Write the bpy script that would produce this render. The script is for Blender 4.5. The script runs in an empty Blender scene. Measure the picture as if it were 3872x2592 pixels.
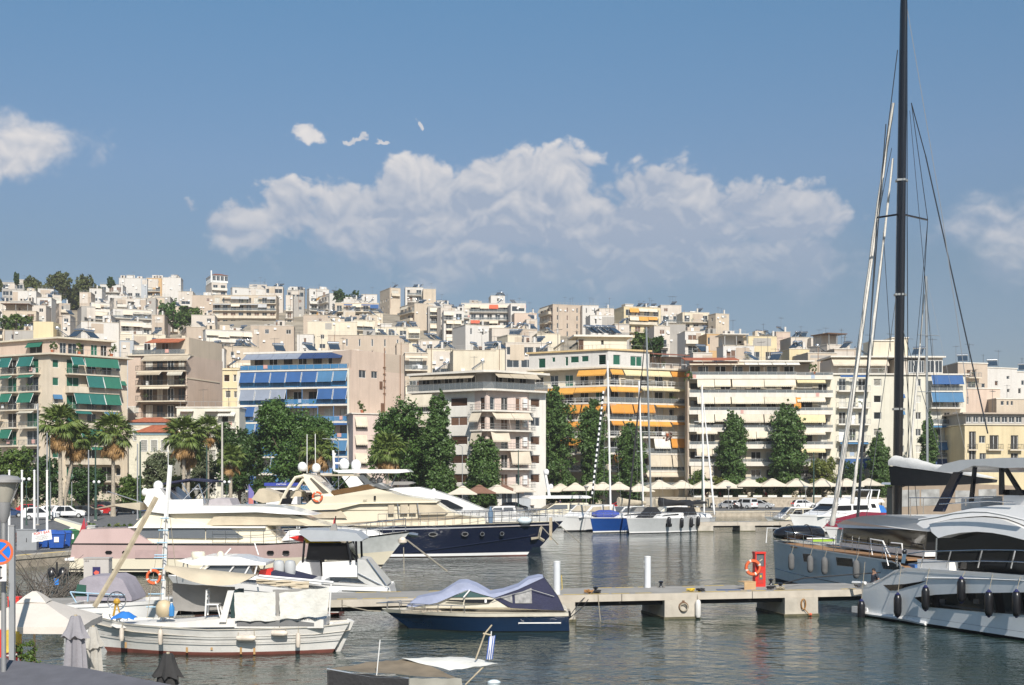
import bpy,math,random
from mathutils import Vector,Matrix
from mathutils.geometry import tessellate_polygon
R=random.Random(11)
rad=math.radians
SC=bpy.context.scene
COL=SC.collection
# ---------------------------------------------------------------- camera, sky, sun, exposure
F,CU,VH,H=5000.0,1936.0,1800.0,6.4      # focal length in photo pixels, optical axis, horizon row, eye height
cd=bpy.data.cameras.new('camera');cam=bpy.data.objects.new('camera',cd);COL.objects.link(cam)
cam.location=(0,0,H);cam.rotation_euler=(rad(90),0,0)
cd.sensor_width=36;cd.lens=36*F/3872;cd.shift_y=(VH-1296)/3872;cd.clip_start=0.5;cd.clip_end=6000
SC.camera=cam
SUN_AZ,SUN_EL=12.0,40.0                       # degrees to the right of straight behind the camera, and height
SC.view_settings.view_transform='Standard';SC.view_settings.look='None'
SC.view_settings.exposure=0.55;SC.view_settings.gamma=1.0
SC.view_settings.use_curve_mapping=False
sd=bpy.data.lights.new('sun','SUN');sd.energy=3.95;sd.angle=rad(0.55);sd.color=(1,0.94,0.86)
sun=bpy.data.objects.new('sun',sd);COL.objects.link(sun)
tosun=Vector((math.sin(rad(SUN_AZ))*math.cos(rad(SUN_EL)),-math.cos(rad(SUN_AZ))*math.cos(rad(SUN_EL)),math.sin(rad(SUN_EL))))
sun.rotation_euler=tosun.to_track_quat('Z','Y').to_euler()
def make_world():
 w=bpy.data.worlds.new('World');SC.world=w;w.use_nodes=True
 nt=w.node_tree;N=nt.nodes;N.clear();L=nt.links.new
 def nd(t,**k):
  n=N.new(t)
  for a,b in k.items(): setattr(n,a,b)
  return n
 def mth(op,a,b=None,c=None,clamp=False):
  n=nd('ShaderNodeMath',operation=op,use_clamp=clamp)
  for i,x in enumerate((a,b,c)):
   if x is None: continue
   if isinstance(x,(int,float)): n.inputs[i].default_value=x
   else: L(x,n.inputs[i])
  return n.outputs[0]
 def ramp(x,a,b,lo=0.,hi=1.,smooth=True):
  n=nd('ShaderNodeMapRange',interpolation_type='SMOOTHSTEP' if smooth else 'LINEAR')
  L(x,n.inputs[0])
  for i,v in enumerate((a,b,lo,hi)):
   if isinstance(v,(int,float)): n.inputs[i+1].default_value=v
   else: L(v,n.inputs[i+1])
  return n.outputs[0]
 def mixc(f,a,b):
  n=nd('ShaderNodeMix',data_type='RGBA')
  L(f,n.inputs[0])
  for i,x in ((6,a),(7,b)):
   if isinstance(x,tuple): n.inputs[i].default_value=(*x,1)
   else: L(x,n.inputs[i])
  return n.outputs[2]
 sky=nd('ShaderNodeTexSky',sky_type='NISHITA',sun_disc=False)
 sky.sun_elevation=rad(SUN_EL);sky.sun_rotation=rad(180-SUN_AZ)
 sky.altitude=0;sky.air_density=1.0;sky.dust_density=1.0;sky.ozone_density=2.2
 tc=nd('ShaderNodeTexCoord');sp=nd('ShaderNodeSeparateXYZ');L(tc.outputs['Generated'],sp.inputs[0])
 x,y,z=sp.outputs
 az=mth('ARCTAN2',x,y)
 hyp=mth('SQRT',mth('ADD',mth('MULTIPLY',x,x),mth('MULTIPLY',y,y)))
 el=mth('ARCTAN2',z,hyp)
 cb=nd('ShaderNodeCombineXYZ');L(az,cb.inputs[0]);L(el,cb.inputs[1])
 P=cb.outputs[0]
 def noise(vec,scale,detail=6.,rough=.55,off=(0,0,0)):
  m=nd('ShaderNodeMapping');L(vec,m.inputs[0]);m.inputs[1].default_value=off
  n=nd('ShaderNodeTexNoise');L(m.outputs[0],n.inputs['Vector'])
  n.inputs['Scale'].default_value=scale;n.inputs['Detail'].default_value=detail;n.inputs['Roughness'].default_value=rough
  return n.outputs[0]
 def field(vec):
  # cumulus: (azimuth, elevation, radius, radius) in radians
  px=lambda u,v,ru,rv: (math.atan((u-CU)/F),math.atan((VH-v)/F*math.cos(math.atan((u-CU)/F))),ru/F,rv/F)
  blobs=[px(*b) for b in ((1600,745,190,150),(1420,860,230,160),(1960,740,330,150),(2110,710,130,140),(1810,850,420,200),
                 (2480,800,190,130),(2620,860,330,180),(2950,840,260,135),(2280,900,420,200),(1080,800,125,105),(930,870,150,80),
                 (2750,960,300,140),(1700,960,420,130),(3060,1000,220,120),(120,545,220,100),(30,590,190,80),(1160,505,95,62),(3790,880,220,130),
                 (3880,960,200,120),(720,785,70,35),(1345,525,45,24),(1450,548,60,16),(1585,478,24,24),(3600,890,110,60),
                 (4500,820,500,160),(5100,900,700,150),(-900,760,420,140),(-1500,700,500,170))]
  acc=None
  for a,e,ra,re in blobs:
   s=nd('ShaderNodeVectorMath',operation='SUBTRACT');L(vec,s.inputs[0]);s.inputs[1].default_value=(a,e,0)
   m=nd('ShaderNodeVectorMath',operation='MULTIPLY');L(s.outputs[0],m.inputs[0]);m.inputs[1].default_value=(1/ra,1/re,0)
   ln=nd('ShaderNodeVectorMath',operation='LENGTH');L(m.outputs[0],ln.inputs[0])
   v=mth('SUBTRACT',.62 if re*F < 63 else 1.0,ln.outputs['Value'])
   acc=v if acc is None else mth('SMOOTH_MAX',acc,v,.25)
  return acc
 dn=nd('ShaderNodeTexNoise');dn.inputs['Scale'].default_value=42;dn.inputs['Detail'].default_value=5;dn.inputs['Roughness'].default_value=.6;L(P,dn.inputs['Vector'])
 dv=nd('ShaderNodeVectorMath',operation='SUBTRACT');L(dn.outputs['Color'],dv.inputs[0]);dv.inputs[1].default_value=(.5,.5,.5)
 dw=nd('ShaderNodeVectorMath',operation='MULTIPLY_ADD');L(dv.outputs[0],dw.inputs[0]);dw.inputs[1].default_value=(.036,.028,0);L(P,dw.inputs[2])
 base=field(dw.outputs[0])
 # all round the horizon, away from the picture, the same kind of cumulus from a broad noise
 wide=noise(tc.outputs['Generated'],3.2,2.,.5,(4,2,9))
 band=mth('MULTIPLY',ramp(el,.05,.14),ramp(el,.34,.22))
 far=mth('MULTIPLY',ramp(mth('ABSOLUTE',az),.8,1.1),band)
 base=mth('MAXIMUM',base,mth('SUBTRACT',mth('MULTIPLY',mth('MULTIPLY',ramp(wide,.5,.68),far),1.4),.8))
 sc=nd('ShaderNodeVectorMath',operation='MULTIPLY');L(P,sc.inputs[0]);sc.inputs[1].default_value=(1,1.2,1)
 wn=nd('ShaderNodeTexNoise');wn.inputs['Scale'].default_value=20;wn.inputs['Detail'].default_value=4;L(sc.outputs[0],wn.inputs['Vector'])
 wp=nd('ShaderNodeVectorMath',operation='MULTIPLY_ADD');L(wn.outputs['Color'],wp.inputs[0]);wp.inputs[1].default_value=(.035,.035,0);L(sc.outputs[0],wp.inputs[2])
 def puff(off):
  acc=None
  o=nd('ShaderNodeVectorMath',operation='ADD');L(wp.outputs[0],o.inputs[0]);o.inputs[1].default_value=off
  for s,k in ((11,.62),(25,.36),(56,.20),(120,.10)):
   q=mth('MULTIPLY',mth('SUBTRACT',mth('ABSOLUTE',mth('SUBTRACT',mth('MULTIPLY',noise(o.outputs[0],s,0.,.5,(s*.37,s*.11,.3)),2.),1.)),.2),k*1.6);acc=q if acc is None else mth('ADD',acc,q)
  return acc
 p1,p2=puff((0,0,0)),puff((.003,.008,0))
 n1=noise(sc.outputs[0],30,10,.62,(3,1,0));n3=noise(sc.outputs[0],6,4,.5,(9,5,0))
 b2=mth('MULTIPLY',base,1.35)
 dens=mth('ADD',mth('ADD',b2,mth('SUBTRACT',.42,mth('MULTIPLY',ramp(el,.30,.31),.50))),mth('MULTIPLY',p1,1.35))
 dens=mth('ADD',dens,mth('MULTIPLY',mth('SUBTRACT',n1,.5),.95))
 dens=mth('ADD',dens,mth('MULTIPLY',mth('SUBTRACT',n3,.5),.8))
 side=ramp(mth('ABSOLUTE',mth('SUBTRACT',az,.02)),.24,.30)            # the small clouds are thinner
 soft=ramp(el,.150,.215,1.2,.55)
 alpha=ramp(dens,.12,mth('ADD',mth('ADD',soft,mth('MULTIPLY',side,.75)),mth('MULTIPLY',ramp(el,.30,.31),1.5)))
 alpha=mth('MULTIPLY',alpha,ramp(el,.12,.195,.36,.96))
 alpha=mth('MULTIPLY',alpha,mth('SUBTRACT',1.0,mth('MULTIPLY',ramp(el,.30,.31),.45)))
 # thin lilac veil under the main bank
 vs=nd('ShaderNodeVectorMath',operation='SUBTRACT');L(P,vs.inputs[0]);vs.inputs[1].default_value=((2250-CU)/F,(VH-960)/F,0)
 vm=nd('ShaderNodeVectorMath',operation='MULTIPLY');L(vs.outputs[0],vm.inputs[0]);vm.inputs[1].default_value=(F/1050,F/210,0)
 vl=nd('ShaderNodeVectorMath',operation='LENGTH');L(vm.outputs[0],vl.inputs[0])
 veil=mth('MULTIPLY',ramp(mth('ADD',vl.outputs['Value'],mth('MULTIPLY',mth('SUBTRACT',n3,.5),1.6)),1.05,.1),.72)
 veil=mth('MULTIPLY',veil,mth('ADD',.75,mth('MULTIPLY',mth('SUBTRACT',n1,.5),1.2)))
 alpha=mth('MAXIMUM',alpha,veil)
 lit=mth('ADD',mth('MULTIPLY',mth('SUBTRACT',p1,p2),1.25),ramp(el,.16,.245,.02,.66,False))
 lit=mth('ADD',lit,mth('MULTIPLY',mth('SUBTRACT',n1,.5),.35))
 lit=mth('ADD',lit,mth('MULTIPLY',mth('SUBTRACT',n3,.5),1.0),clamp=True)
 ccol=mixc(lit,(3.0,3.55,4.55),(6.7,6.4,6.25))
 tint=nd('ShaderNodeMix',data_type='RGBA',blend_type='MULTIPLY');tint.inputs[0].default_value=1
 L(sky.outputs[0],tint.inputs[6]);cr=nd('ShaderNodeValToRGB');L(mth('MULTIPLY',el,2.5,clamp=True),cr.inputs[0]);E=cr.color_ramp.elements
 E[0].position=.0;E[0].color=(.62,.62,.68,1);E[1].position=1.;E[1].color=(.64,.84,.88,1)
 for ps,c in ((.1,(.52,.52,.58)),(.22,(.52,.51,.57)),(.39,(.56,.563,.58)),(.565,(.666,.70,.73)),(.86,(.64,.84,.88))): x_=E.new(ps);x_.color=(*c,1)
 L(cr.outputs[0],tint.inputs[7])
 out=mixc(alpha,tint.outputs[2],ccol)
 bg=nd('ShaderNodeBackground');bg.inputs[1].default_value=0.083;L(out,bg.inputs[0])
 wo=nd('ShaderNodeOutputWorld');L(bg.outputs[0],wo.inputs[0])
make_world()

# ---------------------------------------------------------------- helpers
def X(u,D): return (u-CU)*D/F
def Z(v,D): return H+(VH-v)*D/F
def W(u,v,D): return Vector((X(u,D),D,Z(v,D)))
MATS={}
def M(name,rgb=None,rough=.6,metal=0.,var=.10,sc=2.5,bump=0.,streak=0.,coat=0.,spec=.5,alpha=1.,trans=0.,var2=None,bsc=None):
 if name in MATS: return MATS[name]
 m=bpy.data.materials.new(name);m.use_nodes=True;MATS[name]=m
 nt=m.node_tree;b=nt.nodes['Principled BSDF'];L=nt.links.new
 b.inputs['Roughness'].default_value=rough;b.inputs['Metallic'].default_value=metal
 b.inputs['Coat Weight'].default_value=coat;b.inputs['Specular IOR Level'].default_value=spec
 b.inputs['Alpha'].default_value=alpha;b.inputs['Transmission Weight'].default_value=trans
 b.inputs['Base Color'].default_value=(*rgb,1)
 if var or streak or bump:
  tc=nt.nodes.new('ShaderNodeTexCoord');oi=nt.nodes.new('ShaderNodeObjectInfo')
  add=nt.nodes.new('ShaderNodeVectorMath');add.operation='ADD'
  L(tc.outputs['Object'],add.inputs[0]);L(oi.outputs['Location'],add.inputs[1])
  n=nt.nodes.new('ShaderNodeTexNoise');n.inputs['Scale'].default_value=sc;n.inputs['Detail'].default_value=5
  L(add.outputs[0],n.inputs['Vector'])
  r=nt.nodes.new('ShaderNodeMapRange');L(n.outputs[0],r.inputs[0]);r.inputs[1].default_value=.3;r.inputs[2].default_value=.7
  mx=nt.nodes.new('ShaderNodeMix');mx.data_type='RGBA';L(r.outputs[0],mx.inputs[0])
  c2=var2 or [min(1,c*(1+var)) for c in rgb]
  mx.inputs[6].default_value=(*[c*(1-var) for c in rgb],1);mx.inputs[7].default_value=(*c2,1)
  out=mx.outputs[2]
  if streak:
   mp=nt.nodes.new('ShaderNodeMapping');mp.inputs[3].default_value=(1.6,1.6,.12);L(add.outputs[0],mp.inputs[0])
   n2=nt.nodes.new('ShaderNodeTexNoise');n2.inputs['Scale'].default_value=1.0;n2.inputs['Detail'].default_value=6;n2.inputs['Roughness'].default_value=.65
   L(mp.outputs[0],n2.inputs['Vector'])
   r2=nt.nodes.new('ShaderNodeMapRange');L(n2.outputs[0],r2.inputs[0]);r2.inputs[1].default_value=.48;r2.inputs[2].default_value=.75;r2.inputs[4].default_value=streak
   m2=nt.nodes.new('ShaderNodeMix');m2.data_type='RGBA';L(r2.outputs[0],m2.inputs[0]);L(out,m2.inputs[6])
   m2.inputs[7].default_value=(*[c*f for c,f in zip(rgb,(.55,.50,.44))],1);out=m2.outputs[2]
  L(out,b.inputs['Base Color'])
  if bump:
   n3=nt.nodes.new('ShaderNodeTexNoise');n3.inputs['Scale'].default_value=bsc or sc*6;n3.inputs['Detail'].default_value=4;L(add.outputs[0],n3.inputs['Vector'])
   bp=nt.nodes.new('ShaderNodeBump');bp.inputs['Strength'].default_value=bump;bp.inputs['Distance'].default_value=.05
   L(n3.outputs[0],bp.inputs['Height']);L(bp.outputs[0],b.inputs['Normal'])
 return m
class MB:
 def __init__(s): s.v=[];s.f=[];s.m=[]
 def add(s,vs,fs,mi=0):
  o=len(s.v);s.v += [tuple(p) for p in vs]
  for f in fs: s.f.append([i+o for i in f]);s.m.append(mi)
  return s
 def hexa(s,p,mi=0):                                   # 8 points: bottom ring, top ring
  return s.add(p,[(3,2,1,0),(4,5,6,7),(0,1,5,4),(1,2,6,5),(2,3,7,6),(3,0,4,7)],mi)
 def box(s,x0,x1,y0,y1,z0,z1,mi=0):
  return s.hexa([(x0,y0,z0),(x1,y0,z0),(x1,y1,z0),(x0,y1,z0),(x0,y0,z1),(x1,y0,z1),(x1,y1,z1),(x0,y1,z1)],mi)
 def slab(s,q,t,mi=0):                                # thick quad, t along its normal
  q=[Vector(p) for p in q];n=(q[1]-q[0]).cross(q[2]-q[0]).normalized()*t
  return s.hexa([p for p in q]+[p+n for p in q],mi)
 def loft(s,rings,closed=True,caps=True,mi=0):
  k=len(rings[0]);vs=[p for r in rings for p in r];fs=[]
  for i in range(len(rings)-1):
   for j in range(k if closed else k-1):
    a,b=i*k+j,i*k+(j+1) % k;fs.append((a,b,b+k,a+k))
  if caps and closed:
   fs.append(tuple(range(k-1,-1,-1)));o=(len(rings)-1)*k;fs.append(tuple(range(o,o+k)))
  return s.add(vs,fs,mi)
 def tube(s,pts,r,n=6,mi=0):
  pts=[Vector(p) for p in pts];rs=r if isinstance(r,(list,tuple)) else [r]*len(pts)
  rings=[]
  for i,p in enumerate(pts):
   t=(pts[min(i+1,len(pts)-1)]-pts[max(i-1,0)])
   t=t.normalized() if t.length > 1e-9 else Vector((0,0,1))
   a=t.orthogonal().normalized() if abs(t.z) < .99 else Vector((1,0,0));
   if abs(t.z) < .99: a=t.cross(Vector((0,0,1))).normalized()
   b=t.cross(a).normalized()
   rings.append([p+(a*math.cos(2*math.pi*j/n)+b*math.sin(2*math.pi*j/n))*rs[i] for j in range(n)])
  return s.loft(rings,mi=mi)
 def lathe(s,prof,n=12,c=(0,0,0),mi=0):
  c=Vector(c)
  return s.loft([[c+Vector((r*math.cos(2*math.pi*j/n),r*math.sin(2*math.pi*j/n),z)) for j in range(n)] for r,z in prof],mi=mi)
 def ball(s,c,r,n=10,k=6,sx=1,sy=1,sz=1,mi=0):
  c=Vector(c);rings=[]
  for i in range(k+1):
   t=math.pi*i/k;rr=max(r*math.sin(t),r*.02)
   rings.append([c+Vector((rr*math.cos(2*math.pi*j/n)*sx,rr*math.sin(2*math.pi*j/n)*sy,-r*math.cos(t)*sz)) for j in range(n)])
  return s.loft(rings,mi=mi)
 def torus(s,c,R0,r,axis='y',n=16,k=6,mi=0):
  c=Vector(c);rings=[]
  for i in range(n+1):
   t=2*math.pi*i/n;ring=[]
   for j in range(k):
    q=2*math.pi*j/k;rr=R0+r*math.cos(q);h=r*math.sin(q)
    a,b=rr*math.cos(t),rr*math.sin(t)
    ring.append(c+Vector({'y': (a,h,b),'x': (h,a,b),'z': (a,b,h)}[axis]))
   rings.append(ring)
  return s.loft(rings,caps=False,mi=mi)
 def profile(s,poly,wf,mi=0,wf2=None):                # side outline (x,z) extruded across, half width wf(x,z)
  k=len(poly);tri=tessellate_polygon([[Vector((x,z,0)) for x,z in poly]])
  wf2=wf2 or (lambda x,z:-wf(x,z))
  vs=[(x,wf(x,z),z) for x,z in poly]+[(x,wf2(x,z),z) for x,z in poly]
  fs=[tuple(t) for t in tri]+[tuple(i+k for i in reversed(t)) for t in tri]
  fs += [(i,i+k,(i+1) % k+k,(i+1) % k) for i in range(k)]
  return s.add(vs,fs,mi)
 def panel(s,poly,wf,side,out=.02,th=.03,mi=0):      # plate lying on the side of a profile body
  k=len(poly);tri=tessellate_polygon([[Vector((x,z,0)) for x,z in poly]])
  y=lambda x,z,o: side*(wf(x,z)+o)
  vs=[(x,y(x,z,out),z) for x,z in poly]+[(x,y(x,z,out-th),z) for x,z in poly]
  fs=[tuple(t) for t in tri]+[tuple(i+k for i in reversed(t)) for t in tri]
  fs += [(i,i+k,(i+1) % k+k,(i+1) % k) for i in range(k)]
  return s.add(vs,fs,mi)
 def build(s,name,mat,parent=None,org=None,smooth=None,kind=None,fix=True):
  me=bpy.data.meshes.new(name)
  vs=s.v if org is None else [(a-org[0],b-org[1],c-org[2]) for a,b,c in s.v]
  me.from_pydata(vs,[],s.f)
  for m in (mat if isinstance(mat,(list,tuple)) else [mat]): me.materials.append(m)
  if any(s.m): me.polygons.foreach_set('material_index',s.m)
  if smooth is not None:
   me.polygons.foreach_set('use_smooth',[True]*len(s.f));me.set_sharp_from_angle(angle=rad(smooth))
  if fix: 
   import bmesh
   bm=bmesh.new();bm.from_mesh(me);bmesh.ops.recalc_face_normals(bm,faces=bm.faces);bm.to_mesh(me);bm.free()
  me.update()
  return link(name,me,parent,None if (parent is not None or org is None) else org,kind)
ORD='first second third fourth fifth sixth seventh eighth ninth tenth eleventh twelfth thirteenth fourteenth'.split()
def link(name,me,parent=None,loc=None,kind=None,rotz=0):
 o=bpy.data.objects.new(name,me);COL.objects.link(o)
 if parent is not None: o.parent=parent
 if loc is not None: o.location=loc
 if rotz: o.rotation_euler=(0,0,rotz)
 if kind: o['kind']=kind
 return o
def thing(name,label,cat,loc=(0,0,0),rotz=0.,group=None):
 o=bpy.data.objects.new(name,None);COL.objects.link(o);o.empty_display_size=.3
 o.location=loc;o.rotation_euler=(0,0,rotz)
 return tag(o,label,cat,group)
def tag(o,label,cat,group=None):
 o['label']=label;o['category']=cat
 if group: o['group']=group
 return o
def dup(o,label=None,loc=None,rotz=None,scale=None,parent=None):
 c=o.copy();COL.objects.link(c)
 if label: c['label']=label
 if loc is not None: c.location=loc
 if rotz is not None: c.rotation_euler=(0,0,rotz)
 if scale is not None: c.scale=(scale,)*3 if isinstance(scale,(int,float)) else scale
 if parent is not None: c.parent=parent
 for ch in list(o.children): dup(ch,parent=c)
 return c
def text(body,size,mat,parent,loc,rot=(rad(90),0,0),name='lettering',ext=.004,align='CENTER'):
 c=bpy.data.curves.new(name,'FONT');c.body=body;c.size=size;c.extrude=ext;c.align_x=align;c.align_y='CENTER'
 c.materials.append(mat)
 t=bpy.data.objects.new(name,c);COL.objects.link(t);bpy.context.view_layer.update()
 me=bpy.data.meshes.new_from_object(t.evaluated_get(bpy.context.evaluated_depsgraph_get()));bpy.data.objects.remove(t);bpy.data.curves.remove(c)
 o=bpy.data.objects.new(name,me);COL.objects.link(o);o.parent=parent;o.location=loc;o.rotation_euler=rot
 return o
# ---------------------------------------------------------------- setting: water, land, hill
def water():
 m=bpy.data.materials.new('sea_water');m.use_nodes=True;nt=m.node_tree;b=nt.nodes['Principled BSDF'];L=nt.links.new
 b.inputs['Base Color'].default_value=(.022,.040,.033,1);b.inputs['Roughness'].default_value=.04;b.inputs['IOR'].default_value=1.33
 tc=nt.nodes.new('ShaderNodeTexCoord')
 hs=None
 for sx,sy,scale,amp,det in ((1,1,.35,.30,2),(1,1.3,1.1,.15,2),(1,1.2,3.2,.07,3),(1,1,9.,.006,2)):
  mp=nt.nodes.new('ShaderNodeMapping');mp.inputs[3].default_value=(sx,sy,1);mp.inputs[2].default_value=(0,0,rad(scale*37));L(tc.outputs['Object'],mp.inputs[0])
  n=nt.nodes.new('ShaderNodeTexNoise');n.inputs['Scale'].default_value=scale;n.inputs['Detail'].default_value=det;n.inputs['Roughness'].default_value=.5;L(mp.outputs[0],n.inputs['Vector'])
  q=nt.nodes.new('ShaderNodeMath');q.operation='MULTIPLY';q.inputs[1].default_value=amp;L(n.outputs[0],q.inputs[0])
  if hs is None: hs=q.outputs[0]
  else:
   a=nt.nodes.new('ShaderNodeMath');a.operation='ADD';L(hs,a.inputs[0]);L(q.outputs[0],a.inputs[1]);hs=a.outputs[0]
 bp=nt.nodes.new('ShaderNodeBump');bp.inputs['Strength'].default_value=1.0;bp.inputs['Distance'].default_value=.36;L(hs,bp.inputs['Height']);L(bp.outputs[0],b.inputs['Normal'])
 mb=MB();mb.add([(-600,-80,0),(600,-80,0),(600,330,0),(-600,330,0)],[(0,1,2,3)])
 mb.build('sea_water',m,kind='structure',fix=False)
 MB().box(-640,640,-110,822,-6.2,-6).build('seabed',M('seabed',(.05,.055,.045)),kind='structure')
water()
asph=M('asphalt',(.13,.13,.13),.85,var=.2,sc=1.5,bump=.2)
conc=M('concrete',(.44,.40,.335),.85,var=.16,sc=1.2,bump=.25,streak=.35)
deckc=M('pier_concrete',(.47,.42,.35),.85,var=.12,sc=1.6,bump=.2,streak=.25)
stone=M('quay_stone',(.42,.36,.28),.85,var=.22,sc=2.0,bump=.4,streak=.4)
EDGE=[(-300,66),(-46,68),(-34.4,91),(-32,97.5),(-22,130),(-13,165),(2,193),(16,204),(40,209),(90,212),(420,220)]
def land():
 n=len(EDGE);mb=MB()
 top=[(x,y,.8) for x,y in EDGE];back=[(x if abs(x) > 200 else x*1.0,268,.8) for x,y in EDGE]
 for i in range(n-1):
  mb.add([top[i],top[i+1],back[i+1],back[i]],[(0,1,2,3)])
 mb.build('quay_ground',asph,kind='structure',fix=False)
 mb=MB();cb=MB();yl=MB()
 for i in range(n-1):
  a,b=Vector((*EDGE[i],0)),Vector((*EDGE[i+1],0));d=(b-a).normalized();q=Vector((-d.y,d.x,0))
  mb.hexa([a+Vector((0,0,-4)),b+Vector((0,0,-4)),b+q*.8+Vector((0,0,-4)),a+q*.8+Vector((0,0,-4)),a+Vector((0,0,.72)),b+Vector((0,0,.72)),b+q*.8+Vector((0,0,.72)),a+q*.8+Vector((0,0,.72))])
  k0,k1=-.06,1.1
  cb.hexa([a+q*k0+Vector((0,0,.60)),b+q*k0+Vector((0,0,.60)),b+q*k1+Vector((0,0,.60)),a+q*k1+Vector((0,0,.60)),a+q*k0+Vector((0,0,.86)),b+q*k0+Vector((0,0,.86)),b+q*k1+Vector((0,0,.86)),a+q*k1+Vector((0,0,.86))])
  L=(b-a).length
  if L < 120:
   for j in range(int(L/1.2)):
    if R.random() < .12: continue
    p=a+d*(j*1.2);yl.hexa([p+q*.25+Vector((0,0,.862)),p+d*1.15+q*.25+Vector((0,0,.862)),p+d*1.15+q*.62+Vector((0,0,.862)),p+q*.62+Vector((0,0,.862)),
     p+q*.25+Vector((0,0,.868)),p+d*1.15+q*.25+Vector((0,0,.868)),p+d*1.15+q*.62+Vector((0,0,.868)),p+q*.62+Vector((0,0,.868))])
 mb.build('quay_wall',stone,kind='structure');cb.build('quay_kerb',M('kerb_stone',(.45,.40,.32),.8,var=.15,bump=.2),kind='structure')
 yl.build('road_marking',M('yellow_paint',(.62,.42,.05),.7,var=.25),kind='structure')
 # lane line on the left road
 mk=MB()
 for i in range(14):
  t=i/14;p=Vector((-42+14*t*1.0,84+38*t*1.0,.804));d=Vector((.34,.94,0));q=Vector((-.94,.34,0))
  mk.add([p,p+d*1.6,p+d*1.6+q*.14,p+q*.14],[(0,1,2,3)])
 mk.build('road_marking',M('white_paint',(.7,.7,.68),.7),kind='structure',fix=False)
 # the quay on which the camera and the cafe stand, below the frame
 MB().box(-80,-4.0,-30,33.9,-5,1.0).build('cafe_quay',conc,kind='structure')
 MB().box(-4,60,-30,10,-5,1.0).build('cafe_quay',conc,kind='structure')
land()
def lerp(a,b,t): return a+(b-a)*t
def terr(x,y):
 z=0.8 if y < 252 else .8+(y-252)*.45 if y < 276 else 11.6+(y-276)*.215
 pts=((-400,83),(-60,84),(-20,74),(25,60),(62,46),(84,20),(120,12),(400,10))
 for (x0,c0),(x1,c1) in zip(pts,pts[1:]):
  if x0 <= x <= x1: cap=lerp(c0,c1,(x-x0)/(x1-x0));break
 else: cap=10
 if y > 640: cap -= (y-640)*.12
 return min(z,cap)
def hill():
 xs=[-420+14*i for i in range(61)];ys=[246+10*i for i in range(56)];mb=MB()
 mb.v=[(x,y,terr(x,y)-.15+.6*math.sin(x*.11+y*.07)*(y > 290)) for y in ys for x in xs];k=len(xs)
 for j in range(len(ys)-1):
  for i in range(k-1): mb.f.append([j*k+i,j*k+i+1,(j+1)*k+i+1,(j+1)*k+i]);mb.m.append(0)
 mb.build('hill_terrain',M('hill_ground',(.28,.24,.18),.9,var=.3,sc=.12),kind='structure',fix=False,smooth=60)
hill()
# ---------------------------------------------------------------- leaf helpers
def leafmat(name,a,b):
 if name in MATS: return MATS[name]
 m=bpy.data.materials.new(name);m.use_nodes=True;MATS[name]=m;nt=m.node_tree;p=nt.nodes['Principled BSDF'];L=nt.links.new
 g=nt.nodes.new('ShaderNodeNewGeometry');n=nt.nodes.new('ShaderNodeTexNoise');n.inputs['Scale'].default_value=.55;n.inputs['Detail'].default_value=3
 tc=nt.nodes.new('ShaderNodeTexCoord');L(tc.outputs['Object'],n.inputs['Vector'])
 ad=nt.nodes.new('ShaderNodeMath');ad.operation='MULTIPLY_ADD';L(g.outputs['Random Per Island'],ad.inputs[0]);ad.inputs[1].default_value=.55
 r=nt.nodes.new('ShaderNodeMapRange');L(n.outputs[0],r.inputs[0]);r.inputs[1].default_value=.35;r.inputs[2].default_value=.65;r.inputs[4].default_value=.45;L(r.outputs[0],ad.inputs[2])
 mx=nt.nodes.new('ShaderNodeMix');mx.data_type='RGBA';L(ad.outputs[0],mx.inputs[0]);mx.inputs[6].default_value=(*a,1);mx.inputs[7].default_value=(*b,1)
 L(mx.outputs[2],p.inputs['Base Color']);p.inputs['Roughness'].default_value=.5;p.inputs['Specular IOR Level'].default_value=.35
 p.inputs['Subsurface Weight'].default_value=0
 return m
LF=dict(plane=leafmat('plane_leaves',(.030,.070,.016),(.085,.155,.032)),poplar=leafmat('poplar_leaves',(.032,.070,.018),(.095,.16,.04)),olive=leafmat('olive_leaves',(.055,.075,.035),(.13,.15,.075)),
          pine=leafmat('pine_needles',(.045,.065,.018),(.115,.125,.035)),bush=leafmat('bush_leaves',(.03,.065,.012),(.11,.16,.03)),dark=leafmat('dark_leaves',(.022,.05,.014),(.055,.10,.024)),lemon=leafmat('yellowish_leaves',(.06,.09,.015),(.17,.18,.04)))
def leaves(mb,pts,size,rr,ups=.25):
 for c,n in pts:
  d=Vector((rr.gauss(0,1),rr.gauss(0,1),rr.gauss(0,1)+ups)).normalized()
  d=(d*.75+n*.6).normalized();a=d.orthogonal().normalized();b=d.cross(a);t=rr.uniform(0,6.28);a,b=a*math.cos(t)+b*math.sin(t),b*math.cos(t)-a*math.sin(t)
  s=size*rr.uniform(.55,1.3);w=s*rr.uniform(.45,.7)
  mb.add([c-a*s*.5,c+b*w*.5,c+a*s*.5,c-b*w*.5],[(0,1,2,3)])
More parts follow.
